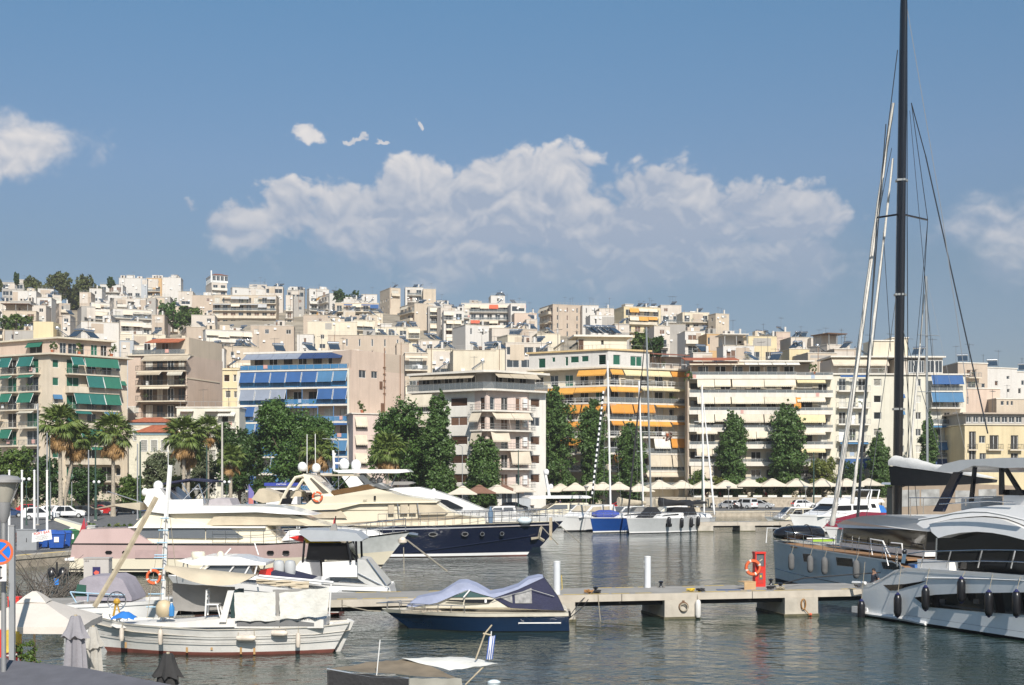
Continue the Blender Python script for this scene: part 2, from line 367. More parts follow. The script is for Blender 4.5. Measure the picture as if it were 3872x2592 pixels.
# ---------------------------------------------------------------- the town
def wm(name,rgb,streak=.3,var=.07): return M('plaster_'+name,rgb,.88,var=var,sc=.35,streak=streak,bump=.1,bsc=4)
PL=dict(cream=(.60,.50,.36),pale=(.63,.55,.40),white=(.58,.55,.505),warm=(.56,.49,.41),tan=(.47,.37,.275),peach=(.56,.42,.32),pink=(.64,.50,.43),grey=(.36,.335,.30),bright=(.68,.645,.57),
          brown=(.42,.325,.24),yellow=(.62,.50,.27),ochre=(.55,.33,.12),ivory=(.62,.58,.46),bluegrey=(.40,.43,.46),sand=(.53,.43,.31))
PL={k: tuple(.80*c+.20*(.3*r_[0]+.6*r_[1]+.1*r_[2]) for c in r_) for k,r_ in PL.items()}
PM=lambda k: wm(k,PL[k])
glass=M('window_glass',(.035,.045,.055),.08,var=0,spec=.8)
dark=M('dark_interior',(.03,.028,.025),.8,var=.2)
wfr=M('white_joinery',(.72,.72,.70),.45,var=.05)
brn=M('brown_shutter',(.14,.075,.045),.6,var=.15)
grn=M('green_shutter',(.012,.10,.06),.55,var=.1)
ltg=M('light_blind',(.50,.48,.42),.7,var=.1)
slabm=M('balcony_edge',(.60,.53,.42),.8,var=.1,sc=.5,streak=.4)
slabw=M('balcony_edge_white',(.66,.62,.55),.8,var=.08,sc=.5,streak=.3)
railm=M('rail_metal',(.42,.42,.40),.4,.6,var=0)
railw=M('rail_white',(.70,.70,.68),.5,var=0)
raild=M('rail_dark',(.05,.05,.05),.5,var=0)
glr=M('rail_glass',(.17,.19,.20),.12,var=0,alpha=.6)
glb=M('rail_glass_blue',(.06,.22,.42),.12,var=0,alpha=.7)
AW=dict(green=(.016,.13,.085),teal=(.012,.12,.105),blue=(.022,.085,.235),navy=(.018,.045,.13),sky=(.05,.15,.28),slate=(.21,.24,.30),orange=(.55,.235,.035),amber=(.58,.29,.055),cream=(.62,.55,.43),beige=(.56,.49,.385),lemon=(.62,.53,.31),
          red=(.62,.10,.04),white=(.66,.64,.58),brownish=(.42,.36,.27),grey=(.40,.40,.40),dust=(.45,.42,.35))
def am(k): return M('awning_'+k,AW[k],.75,var=.09,sc=.7,streak=.25)
tilem=M('roof_tile',(.36,.11,.05),.75,var=.3,sc=2.5)
rustm=M('rusty_tile',(.22,.075,.045),.8,var=.3,sc=2)
tankm=M('tank_steel',(.62,.63,.64),.25,.9,var=.05)
panm=M('collector_glass',(.03,.05,.075),.12,var=.1,spec=.7)
antm=M('aerial',(.16,.16,.16),.5,.7,var=0)

class Fa:                                                   # a facade plane: s along, z up, o outwards
 def __init__(s,a,b):
  s.a=Vector((a[0],a[1],0));s.b=Vector((b[0],b[1],0));s.d=(s.b-s.a);s.L=s.d.length;s.d.normalize()
  s.n=Vector((s.d.y,-s.d.x,0));s.rot=math.atan2(s.d.y,s.d.x)
 def p(s,t,z,o=0): return s.a+s.d*t+s.n*o+Vector((0,0,z))
 def box(s,mb,t0,t1,z0,z1,o0,o1,mi=0):
  return mb.hexa([s.p(t0,z0,o1),s.p(t1,z0,o1),s.p(t1,z0,o0),s.p(t0,z0,o0),s.p(t0,z1,o1),s.p(t1,z1,o1),s.p(t1,z1,o0),s.p(t0,z1,o0)],mi)
 def s_of(s,u):                                          # where a picture column meets this facade
  k=(u-CU)/F;return (s.a.x-k*s.a.y)/(k*s.d.y-s.d.x)
 def D(s,t): return s.a.y+s.d.y*t
 def z_of(s,v,t): return Z(v,s.D(t))
def holes(mb,fa,t0,t1,z0,z1,ops,depth=.18):
 ops=[(max(a,t0+.02),min(b,t1-.02),max(c,z0+.02),min(d,z1-.02)) for a,b,c,d in ops]
 ops=[o for o in ops if o[1]-o[0] > .1 and o[3]-o[2] > .1]
 ts=sorted({t0,t1,*[o[0] for o in ops],*[o[1] for o in ops]});zs=sorted({z0,z1,*[o[2] for o in ops],*[o[3] for o in ops]})
 for a,b in zip(ts,ts[1:]):
  if b-a < 1e-4: continue
  for c,d in zip(zs,zs[1:]):
   if d-c < 1e-4: continue
   m,n=(a+b)/2,(c+d)/2
   if any(o[0] < m < o[1] and o[2] < n < o[3] for o in ops): continue
   mb.add([fa.p(a,c),fa.p(b,c),fa.p(b,d),fa.p(a,d)],[(0,1,2,3)])
 for a,b,c,d in ops:
  for q in ((fa.p(a,c),fa.p(b,c)),(fa.p(b,c),fa.p(b,d)),(fa.p(b,d),fa.p(a,d)),(fa.p(a,d),fa.p(a,c))):
   mb.add([q[0],q[1],q[1]-fa.n*depth,q[0]-fa.n*depth],[(0,1,2,3)])
WIN={}
def win_mesh(w,h,mats,kind):
 k=(round(w,1),round(h,1),tuple(m.name for m in mats),kind)
 if k in WIN: return WIN[k]
 w,h=k[0],k[1];f=.07
 fr,pn=MB(),MB()
 for a in ((0,w,0,f),(0,w,h-f,h),(0,f,f,h-f),(w-f,w,f,h-f)): fr.box(a[0],a[1],-.04,.03,a[2],a[3])
 if kind != 'shut' and w > .9: fr.box(w/2-f/2,w/2+f/2,-.04,.02,f,h-f)
 pn.box(f,w-f,-.03,0,f,h-f)
 if kind=='shut':
  for i in range(5): pn.box(f,w-f,-.03,.012,f+(h-2*f)*i/5+.03,f+(h-2*f)*(i+1)/5-.03)
 out=[]
 for n,b,m in (('window',fr,mats[0]),('pane',pn,mats[1])):
  me=bpy.data.meshes.new(n);me.from_pydata(b.v,[],b.f);me.materials.append(m);out.append(me)
 WIN[k]=out;return out
def put_window(root,fa,t,z,w,h,fm,pm,kind='',depth=.17,name='window'):
 a,b=win_mesh(w,h,(fm,pm),kind)
 o=link(name,a,root,fa.p(t,z,-depth)-root.location,rotz=fa.rot)
 p=link('shutter' if kind=='shut' else 'pane',b,o)
 return o
def balcony(root,fa,t0,t1,z,dep,rail='glass',sm=None,th=.22,h=.95,o0=0.,fm=None):
 mb=MB();fa.box(mb,t0,t1,z-th,z,o0,dep)
 if t1-t0 > 1.5:
  for _ in range(int((t1-t0)/3.5)+1):
   q=R.random();t=R.uniform(t0+.4,t1-.7)
   if q < .30:
    pb=MB();c=fa.p(t,z+h*.75+R.random()*.3,dep-.28);leaves(pb,[(c+fa.d*R.gauss(0,.3)+Vector((0,0,R.gauss(0,.22)))+fa.n*R.gauss(0,.1),Vector((0,-.5,.4))) for _ in range(36)],.3,R)
    pb.build('balcony_plant',LF['bush' if R.random() < .7 else 'olive'],root,root.location,fix=False)
   elif q < .40:
    pb=MB();fa.box(pb,t,t+R.uniform(.5,.9),z+h-.65,z+h+.02,dep+.01,dep+.03);pb.build('laundry',M('laundry_'+str(int(q*100) % 3),((.66,.66,.64),(.35,.42,.52),(.55,.32,.28))[int(q*100) % 3],.85),root,root.location)
   elif q < .52:
    pb=MB();fa.box(pb,t,t+.45,z+.003,z+.8,dep-.8,dep-.4);pb.build('balcony_chair',R.choice((wfr,brn,raild)),root,root.location)
 mb.build('balcony_slab',sm or slabm,root,root.location)
 if rail=='none': return
 mb=MB()
 if rail=='solid':
  fa.box(mb,t0,t1,z+.003,z+h,dep-.1,dep);fa.box(mb,t0,t0+.1,z+.003,z+h,o0,dep-.1);fa.box(mb,t1-.1,t1,z+.003,z+h,o0,dep-.1)
  mb.build('balcony_parapet',sm or slabm,root,root.location);return
 g=MB()
 if rail in ('glass','blue'):
  fa.box(g,t0+.05,t1-.05,z+.12,z+h-.08,dep-.07,dep-.05)
 else:
  n=int((t1-t0)/.22)
  for i in range(n+1):
   t=t0+.03+(t1-t0-.06)*i/max(n,1);fa.box(g,t-.012,t+.012,z+.05,z+h-.05,dep-.07,dep-.05)
 fa.box(mb,t0,t1,z+h-.06,z+h,dep-.09,dep-.03);fa.box(mb,t0,t1,z+.05,z+.09,dep-.09,dep-.03)
 if rail=='wbars': fa.box(mb,t0,t1,z+.45,z+.5,dep-.09,dep-.03);fa.box(mb,t0,t1,z+.7,z+.74,dep-.09,dep-.03)
 n=max(1,round((t1-t0)/1.6))
 for i in range(n+1):
  t=t0+.03+(t1-t0-.06)*i/n;fa.box(mb,t-.03,t+.03,z+.003,z+h,dep-.085,dep-.035)
 for t in (t0,t1-.05): fa.box(mb,t,t+.05,z+h-.06,z+h,o0,dep-.09)
 m=fm or (railw if rail=='wbars' else railm)
 r=mb.build('balcony_rail',m,root,root.location)
 if rail != 'wbars': g.build('rail_infill',glr if rail=='glass' else glb if rail=='blue' else m,r,root.location)
def awning(root,fa,t0,t1,z,o,drop,out,col,arms=False,scal=True):
 mb=MB();a,b,c,d=fa.p(t0,z,o),fa.p(t1,z,o),fa.p(t1,z-drop,o+out),fa.p(t0,z-drop,o+out)
 sg=Vector((0,0,-.06*min(1,out)))
 m1,m2=(a+d)/2+sg,(b+c)/2+sg;up=fa.n*.02+Vector((0,0,.02))
 for q in ((a,b,m2,m1),(m1,m2,c,d)): mb.hexa([q[3],q[2],q[1],q[0],q[3]+up,q[2]+up,q[1]+up,q[0]+up])
 if scal:
  n=max(2,int((t1-t0)/.35))
  for i in range(n):
   s0,s1=t0+(t1-t0)*i/n,t0+(t1-t0)*(i+1)/n;k=fa.n*.015
   p,q,r=fa.p(s0,z-drop,o+out+.022),fa.p(s1,z-drop,o+out+.022),fa.p((s0+s1)/2,z-drop-.22,o+out+.022)
   mb.add([p,q,q-Vector((0,0,.14)),r,p-Vector((0,0,.14))],[(0,1,2,3,4)])
 ob=mb.build('awning',am(col),root,root.location)
 if arms:
  mb=MB()
  for t in (t0,t1): mb.tube([fa.p(t,z-.1,o+.04),fa.p(t,z-drop-.02,o+out+.06)],.035,4)
  mb.build('awning_arm',railw,ob,root.location)
 return ob
def block(root,pts,z0,z1,mat,fops={},name='wall',par=.0,roofmat=None,depth=.18,lid=True):
 """prism on plan points; facade i runs from pts[i] to pts[i+1]; fops: openings per facade"""
 mb=MB();n=len(pts)
 for i in range(n):
  fa=Fa(pts[i],pts[(i+1) % n])
  if i in fops: holes(mb,fa,0,fa.L,z0,z1,fops[i],depth)
  else: mb.add([fa.p(0,z0),fa.p(fa.L,z0),fa.p(fa.L,z1),fa.p(0,z1)],[(0,1,2,3)])
 if lid: mb.add([(x,y,z1-par) for x,y in pts],[tuple(range(n))])
 o=mb.build(name,mat,root,root.location,fix=False)
 return o
def cornice(root,pts,z,h,out,mat,name='cornice'):
 mb=MB();c=Vector((sum(p[0] for p in pts)/len(pts),sum(p[1] for p in pts)/len(pts),0));ring=[]
 for x,y in pts:
  d=Vector((x,y,0))-c;k=(d.length+out*1.4)/d.length;ring.append(c+d*k)
 mb.loft([[p+Vector((0,0,z)) for p in ring],[p+Vector((0,0,z+h)) for p in ring]])
 return mb.build(name,mat,root,root.location)
AERIAL='television aerials on the rooftops';HEAT='solar water heaters on the rooftops'
_h={}
def heater(loc,rz,label,flip=False):
 if 'p' not in _h:
  t=thing('solar_water_heater',label,'water heater',loc,rz,HEAT);_h['p']=t
  mb=MB();mb.slab([(-.95,-1.0,.25),(.95,-1.0,.25),(.95,.55,1.35),(-.95,.55,1.35)],.09);mb.build('collector_panel',panm,t)
  mb=MB();mb.tube([(-1.1,.75,1.6),(-1.05,.75,1.6),(1.05,.75,1.6),(1.1,.75,1.6)],[.2,.3,.3,.2],10);mb.build('tank',tankm,t,smooth=40)
  mb=MB()
  for x in (-.8,.8): mb.tube([(x,-.95,.28),(x,-.95,-.3)],.03,4);mb.tube([(x,.75,1.4),(x,.75,-.3)],.03,4);mb.tube([(x,-.95,.0),(x,.75,1.2)],.025,4)
  mb.build('stand',railm,t)
  return t
 return dup(_h['p'],label,loc,rz)
def aerial(loc,h,rz,label):
 if 'a' not in _h:
  t=thing('aerial',label,'aerial',loc,rz,AERIAL);_h['a']=t
  mb=MB();mb.tube([(0,0,-.3),(0,0,4)],.035,4);mb.build('pole',antm,t)
  mb=MB();mb.tube([(-.9,0,3.6),(.9,0,3.8)],.03,4)
  for i in range(6): x=-.8+.32*i;mb.tube([(x,-.4,3.62+.1*i*.4),(x,.4,3.62+.1*i*.4)],.02,4)
  mb.build('antenna_head',antm,t);return t
 return dup(_h['a'],label,loc,rz,(1,1,h/4))
NTH={1: ['only'],2: ['left','right'],3: ['left','middle','right'],4: ['leftmost','second from left','third from left','rightmost'],
       5: ['leftmost','second from left','middle','second from right','rightmost'],6: ['leftmost','second from left','third from left','third from right','second from right','rightmost']}
def roof_kit(fa,z,nh,na,short,back=2.5,t0=.08,t1=.92,rr=None):
 rr=rr or random.Random(hash(short) % 1000 if False else sum(map(ord,short)))
 for kind,n in (('h',nh),('a',na)):
  order=1 if fa.d.x > 0 else-1
  for i in range(n):
   t=fa.L*(t0+(t1-t0)*((i+.5)/n+rr.uniform(-.12,.12)/n));w=NTH[n][i]
   lead='lone' if n==1 else w
   if kind=='h': heater(fa.p(t,z+.3,-back-rr.uniform(0,1)),fa.rot+rr.choice((-.7,.5,.9,-1.1))+rr.uniform(-.2,.2),f'{lead} solar water heater atop the {short}')
   else: aerial(fa.p(t,z+.3,-back-rr.uniform(0,2.5)),rr.uniform(2.2,4.6),rr.uniform(0,3),f'{lead} television aerial atop the {short}')

# ---- B1 cream block with green awnings
def b_green():
 C=(X(189,228),228);L=(X(-140,238),238);Rr=(X(481,238),238);B=(Rr[0]-14,252);B2=(L[0]+2,250)
 r=thing('apartment_building','cream corner apartment block with green awnings, at the left edge of the waterfront','building',(*C,.8))
 fl,fr=Fa(L,C),Fa(C,Rr);z=27.3;zs=[z-3.12*(i+1) for i in range(8)]
 ol,orr=[],[]
 u2l,u2r=fl.s_of,fr.s_of
 for zf in zs:
  for a,b in ((28,62),(100,145)): ol.append((u2l(a),u2l(b),zf+.05,zf+2.5))
  orr += [(u2r(199),u2r(222),zf+.95,zf+2.35),(u2r(252),u2r(300),zf+.05,zf+2.5),(u2r(330),u2r(365),zf+.05,zf+2.5),(u2r(385),u2r(425),zf+.05,zf+2.5),(u2r(440),u2r(457),zf+.95,zf+2.3)]
 block(r,[L,C,Rr,B,B2],.8,z,PM('cream'),{0: ol,1: orr})
 cornice(r,[L,C,Rr,B,B2],z+.01,.3,.9,slabm)
 for i,zf in enumerate(zs):
  for k,(a,b) in enumerate(((28,62),(100,145))):
   put_window(r,fl,u2l(a),zf+.05,u2l(b)-u2l(a),2.45,wfr,[dark,grn,glass][(i+k) % 3])
   balcony(r,fl,u2l(a-10),u2l(b+10),zf,1.25,'bars')
  if True:
   put_window(r,fr,u2r(199),zf+.95,u2r(222)-u2r(199),1.4,wfr,grn if i != 2 else ltg,'shut')
   put_window(r,fr,u2r(440),zf+.95,u2r(457)-u2r(440),1.35,wfr,glass)
   for a,b,m in ((252,300,grn),(330,365,glass),(385,425,dark)): put_window(r,fr,u2r(a),zf+.05,u2r(b)-u2r(a),2.45,wfr,m)
   balcony(r,fr,u2r(246),u2r(437),zf,1.5,'solid' if i % 2 else 'bars',h=.9)
 # awnings, floor by floor as in the photograph (top floor first)
 for i,a in enumerate((((255,300,'teal',1.4,.9),(306,432,'green',1.6,.7)),((313,374,'teal',2.1,1.0),(376,438,'green',2.1,1.0)),((266,322,'teal',1.9,1.0),(322,378,'teal',1.9,1.),(380,438,'green',1.9,1.0)),
                          ((270,330,'teal',.5,.6),(380,428,'sky',.6,.7)),((290,372,'green',1.6,.9),),((330,430,'green',.5,.6),))):
  for u0,u1,c,dr,ou in a: awning(r,fr,u2r(u0),u2r(u1),zs[i]+2.85,1.35,dr,ou,c,arms=True,scal=False)
 for i,k,dr,c in ((0,0,1.7,'teal'),(0,1,1.7,'teal'),(1,0,.5,'green'),(1,1,.5,'green'),(2,0,1.5,'green'),(2,1,1.7,'green'),(3,1,.4,'dust'),(4,0,1.6,'green')):
  a,b=((22,64),(92,146))[k];awning(r,fl,u2l(a),u2l(b),zs[i]+2.8,1.1,dr,.75,c,arms=True,scal=False)
 awning(r,fr,u2r(199),u2r(233),zs[2]+2.5,.06,.8,.5,'sky',scal=False);awning(r,fr,u2r(438),u2r(472),zs[1]+2.3,.06,.8,.8,'green',scal=False)
 # side bay of balconies at the far left
 for i in range(2,8):
  balcony(r,fl,u2l(-60),u2l(14),zs[i]+1.4,2.2,'bars');put_window(r,fl,u2l(-30),zs[i]+.1,1.6,2.3,wfr,dark,depth=-.04)
  if i in (2,4): awning(r,fl,u2l(-55),u2l(10),zs[i]+4.1,1.9,1.5,.6,'green',arms=True,scal=False)
 # penthouse
 q=lambda fa,t,o: tuple(fa.p(t,0,o)[:2])
 Lp,Cp,Rp=(L[0]+3.2,L[1]+2.1),(C[0]+.3,C[1]+2.6),(Rr[0]-2.6,Rr[1]-.9);Bp=(Rp[0]-10,Rp[1]+10);B2p=(Lp[0]+2,Lp[1]+9)
 fp=Fa(Cp,Rp);fpl=Fa(Lp,Cp);ops=[(fp.L*a,fp.L*b,z+.4,z+2.4) for a,b in ((.05,.17),(.2,.36),(.42,.5),(.62,.74),(.8,.92))];opl=[(fpl.L*.62,fpl.L*.8,z+.4,z+2.4)]
 block(r,[Lp,Cp,Rp,Bp,B2p],z+.3,z+3.0,PM('peach'),{1: ops,0: opl},name='penthouse_wall')
 for (a,b,c,d),m in zip(ops,(glass,glass,dark,grn,dark)): put_window(r,fp,a,c,b-a,d-c,wfr,m)
 put_window(r,fpl,opl[0][0],z+.4,opl[0][1]-opl[0][0],2,wfr,dark)
 awning(r,fpl,opl[0][0]-.2,opl[0][1]+.3,z+2.6,.1,.9,.7,'green',scal=False)
 cornice(r,[Lp,Cp,Rp,Bp,B2p],z+3.01,.28,.8,PM('pale'),'roof_slab')
 mb=MB();fr.box(mb,.2,fr.L-.2,z+1.15,z+1.2,.6,.65)
 for i in range(12): t=.3+i*(fr.L-.6)/11;fr.box(mb,t-.02,t+.02,z+.3,z+1.15,.61,.64)
 mb.build('roof_rail',railm,r,r.location)
 # stair head
 fs=Fa((X(126,233),233),(X(197,233),233.6));block(r,[fs.a[:2],fs.b[:2],(fs.b.x,fs.b.y+4),(fs.a.x,fs.a.y+4)],z+3.2,z+6.3,PM('yellow'),name='stair_head')
 roof_kit(fp,z+3.3,3,3,'cream block with green awnings',3)
 pots=[('small potted shrub on the terrace rail above the green awnings, left one',165),('bushy potted plant on the terrace above the green awnings, middle one',300),('bushy potted plant on the terrace above the green awnings, right one',420)]
 for l,u in pots: POTS.append((fr.p(max(.4,u2r(u)),z+.3,.1),l))
POTS=[]
b_green()
# ---- B2 beige block with brown awnings
def b_brown():
 C=(X(706,248),248);L=(X(484,250),250);Rr=(X(842,262),262);zt=Z(1345,249)
 r=thing('apartment_building','beige block with dark deep balconies and faded brown awnings','building',(*C,.8))
 f,fr=Fa(L,C),Fa(C,Rr);zs=[Z(v,249) for v in (1404,1459,1517,1580)];zs += [zs[-1]-2.95*(i+1) for i in range(4)]
 t0,t1=f.s_of(532),f.s_of(702)
 ops=[];
 for zf in zs: ops.append((t0,t1,zf+.02,zf+2.6))
 block(r,[L,C,Rr,(Rr[0]-10,274),(L[0],266)],.8,zt,PM('peach'),{0: ops},depth=1.2)
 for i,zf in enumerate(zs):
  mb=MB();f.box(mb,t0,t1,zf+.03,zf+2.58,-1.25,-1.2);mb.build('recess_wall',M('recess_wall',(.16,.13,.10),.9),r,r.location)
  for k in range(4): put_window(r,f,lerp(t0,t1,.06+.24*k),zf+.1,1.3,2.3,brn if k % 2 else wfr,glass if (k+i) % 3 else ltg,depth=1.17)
  balcony(r,f,t0-.5,t1+.4,zf,1.2,'bars',fm=raild)
 for i,l in enumerate((((555,640,'brownish',.9,1.5),(640,728,'brownish',.9,1.6)),((534,620,'brownish',.7,1.0),(645,700,'dust',.8,.7)),((540,650,'cream',.4,.5),))):
  for a,b,c,d,o in l: awning(r,f,f.s_of(a),f.s_of(b),zs[i]+2.75,.9,d,o,c,arms=True)
 # top storey, set back, with a red tiled canopy and a white wall
 zc=zs[0]+2.9
 cornice(r,[L,C,(C[0]+1,258),(L[0],258)],zc,.25,.4,slabm,'terrace_slab')
 mb=MB();ft=Fa((L[0],L[1]+1.4),(C[0],C[1]+1.4));ft.box(mb,ft.s_of(506),ft.s_of(702),zc+.26,zt+.25,-4,0);mb.build('penthouse_wall',PM('warm'),r,r.location)
 for u,w,m in ((545,1.3,dark),(612,1.4,brn),(650,1.1,glass),(690,1.3,brn)): put_window(r,ft,ft.s_of(u),zc+.4,w,2.1,wfr,m,depth=-.04)
 mb=MB();a=ft.s_of(582);b=ft.s_of(705);mb.slab([ft.p(a-.8,zc+2.3,2.2),ft.p(b-.6,zc+2.3,2.2),ft.p(b,zc+3.2,0),ft.p(a,zc+3.2,0)],.12);mb.build('tiled_canopy',tilem,r,r.location)
 balcony(r,ft,ft.s_of(508),ft.s_of(706),zc+.26,1.0,'glass',th=.02)
 mb=MB();ft.box(mb,ft.s_of(500),ft.s_of(700),zt+.28,zt+.55,-5,.8);mb.build('roof_slab',slabm,r,r.location)
 mb=MB();fr.box(mb,1.0,fr.L-.2,zt+.003,zt+3.4,-7,-.05);mb.build('stair_head',PM('sand'),r,r.location)
 mb=MB();fr.box(mb,-.05,fr.L*.9,zt-4.4,zt-4.2,.02,.10);mb.build('string_course',PM('pale'),r,r.location)
 put_window(r,f,f.s_of(486),zs[3]+.9,2,1.3,wfr,ltg,depth=-.04)
 roof_kit(Fa(L,C),zt+.6,2,3,'beige block with brown awnings',4)
b_brown()
def b_small():
 D=224;r=thing('old_house','low pale house with stepped orange tile roofs, beside the green awnings block','house',(X(560,D),D,.8))
 def gable(u0,u1,D,ve,vr,wall,nm):
  x0,x1=X(u0,D),X(u1,D);ze,zr=Z(ve,D),Z(vr,D)
  mb=MB();mb.box(x0+.5,x1-.5,D,D+7,.8,ze);mb.build('wall',wall,r,r.location)
  mb=MB();mb.hexa([(x0,D-.5,ze+.01),(x1,D-.5,ze+.01),(x1,D+7.5,ze+.01),(x0,D+7.5,ze+.01),(x0+2.2,D+3.4,zr),(x1-2.2,D+3.4,zr),(x1-2.2,D+3.6,zr),(x0+2.2,D+3.6,zr)]);mb.build('tiled_roof',tilem,r,r.location)
  mb=MB();mb.box(x0+.3,x1-.3,D-.2,D+.0,ze-.35,ze-.02);mb.build('eaves_moulding',M('blue_moulding',(.35,.52,.58),.7),r,r.location)
  fa=Fa((x0+.5,D),(x1-.5,D))
  for k in range(3): put_window(r,fa,fa.L*(.12+.3*k),ze-3.2,1.2,2.0,wfr,ltg,'shut',depth=-.04)
 gable(505,655,224,1636,1606,M('house_plaster',(.60,.56,.44),.85,streak=.3),'a')
 gable(476,640,229,1598,1576,M('house_plaster',(.6,.56,.44)),'b')
b_small()
def b_low():
 D=236;C=(X(905,D),D);L=(X(668,D),D);zt=Z(1543,D)
 r=thing('low_building','low ivory building with little canopies over its windows, beside the blue awnings block','building',(*C,.8))
 f=Fa(L,C);ops=[]
 for k in range(5):
  zf=zt-3.6-3.1*k
  for u in (697,790,838): ops.append((f.s_of(u),f.s_of(u+26),zf+.4,zf+2.3))
 block(r,[L,C,(C[0],246),(L[0],246)],.8,zt,PM('ivory'),{0: ops})
 cornice(r,[L,C,(C[0],246),(L[0],246)],zt+.01,.2,.15,slabw,'coping')
 for k in range(5):
  zf=zt-3.6-3.1*k
  for i,u in enumerate((697,790,838)):
   put_window(r,f,f.s_of(u),zf+.4,f.s_of(u+26)-f.s_of(u),1.9,wfr,[ltg,ltg,dark][i],'shut')
   if k==0:
    mb=MB();f.box(mb,f.s_of(u-14),f.s_of(u+36),zf+2.9,zf+3.05,.003,1.0);mb.build('canopy',slabw,r,r.location)
  if k==0: awning(r,f,f.s_of(828),f.s_of(892),zf+2.75,.1,.5,1.2,'white');
  balcony(r,f,f.s_of(826),f.s_of(893),zf+.1,1.2,'bars',slabw)
 mb=MB();
 for i in range(9): t=f.L*(i+.5)/9;f.box(mb,t-.02,t+.02,zt+.21,zt+1.1,-.3,-.26)
 f.box(mb,.2,f.L-.2,zt+1.1,zt+1.15,-.3,-.26);mb.build('roof_rail',railm,r,r.location)
 D=246;C2=(X(906,D),D);L2=(X(841,D),D);z2=Z(1393,D);g=Fa(L2,C2)
 r2=thing('narrow_building','narrow yellow building squeezed in beside the blue awnings block','building',(*C2,.8))
 ops=[(g.s_of(a),g.s_of(b),Z(v1,D),Z(v0,D)) for a,b,v0,v1 in ((846,868,1418,1444),(882,895,1417,1443),(852,872,1478,1505),(884,897,1480,1505))]
 block(r2,[L2,C2,(C2[0],256),(L2[0],256)],.8,z2,PM('yellow'),{0: ops})
 for o,m in zip(ops,(brn,ltg,ltg,ltg)): put_window(r2,g,o[0],o[2],o[1]-o[0],o[3]-o[2],wfr,m,'shut')
 for v in (1467,1398):
  mb=MB();g.box(mb,0,g.L,Z(v,D)-.12,Z(v,D),.003,.2);mb.build('string_course',slabm,r2,r2.location)
 roof_kit(f,zt+.2,0,2,'low ivory building',4);roof_kit(g,z2,1,1,'narrow yellow building',2)
b_low()
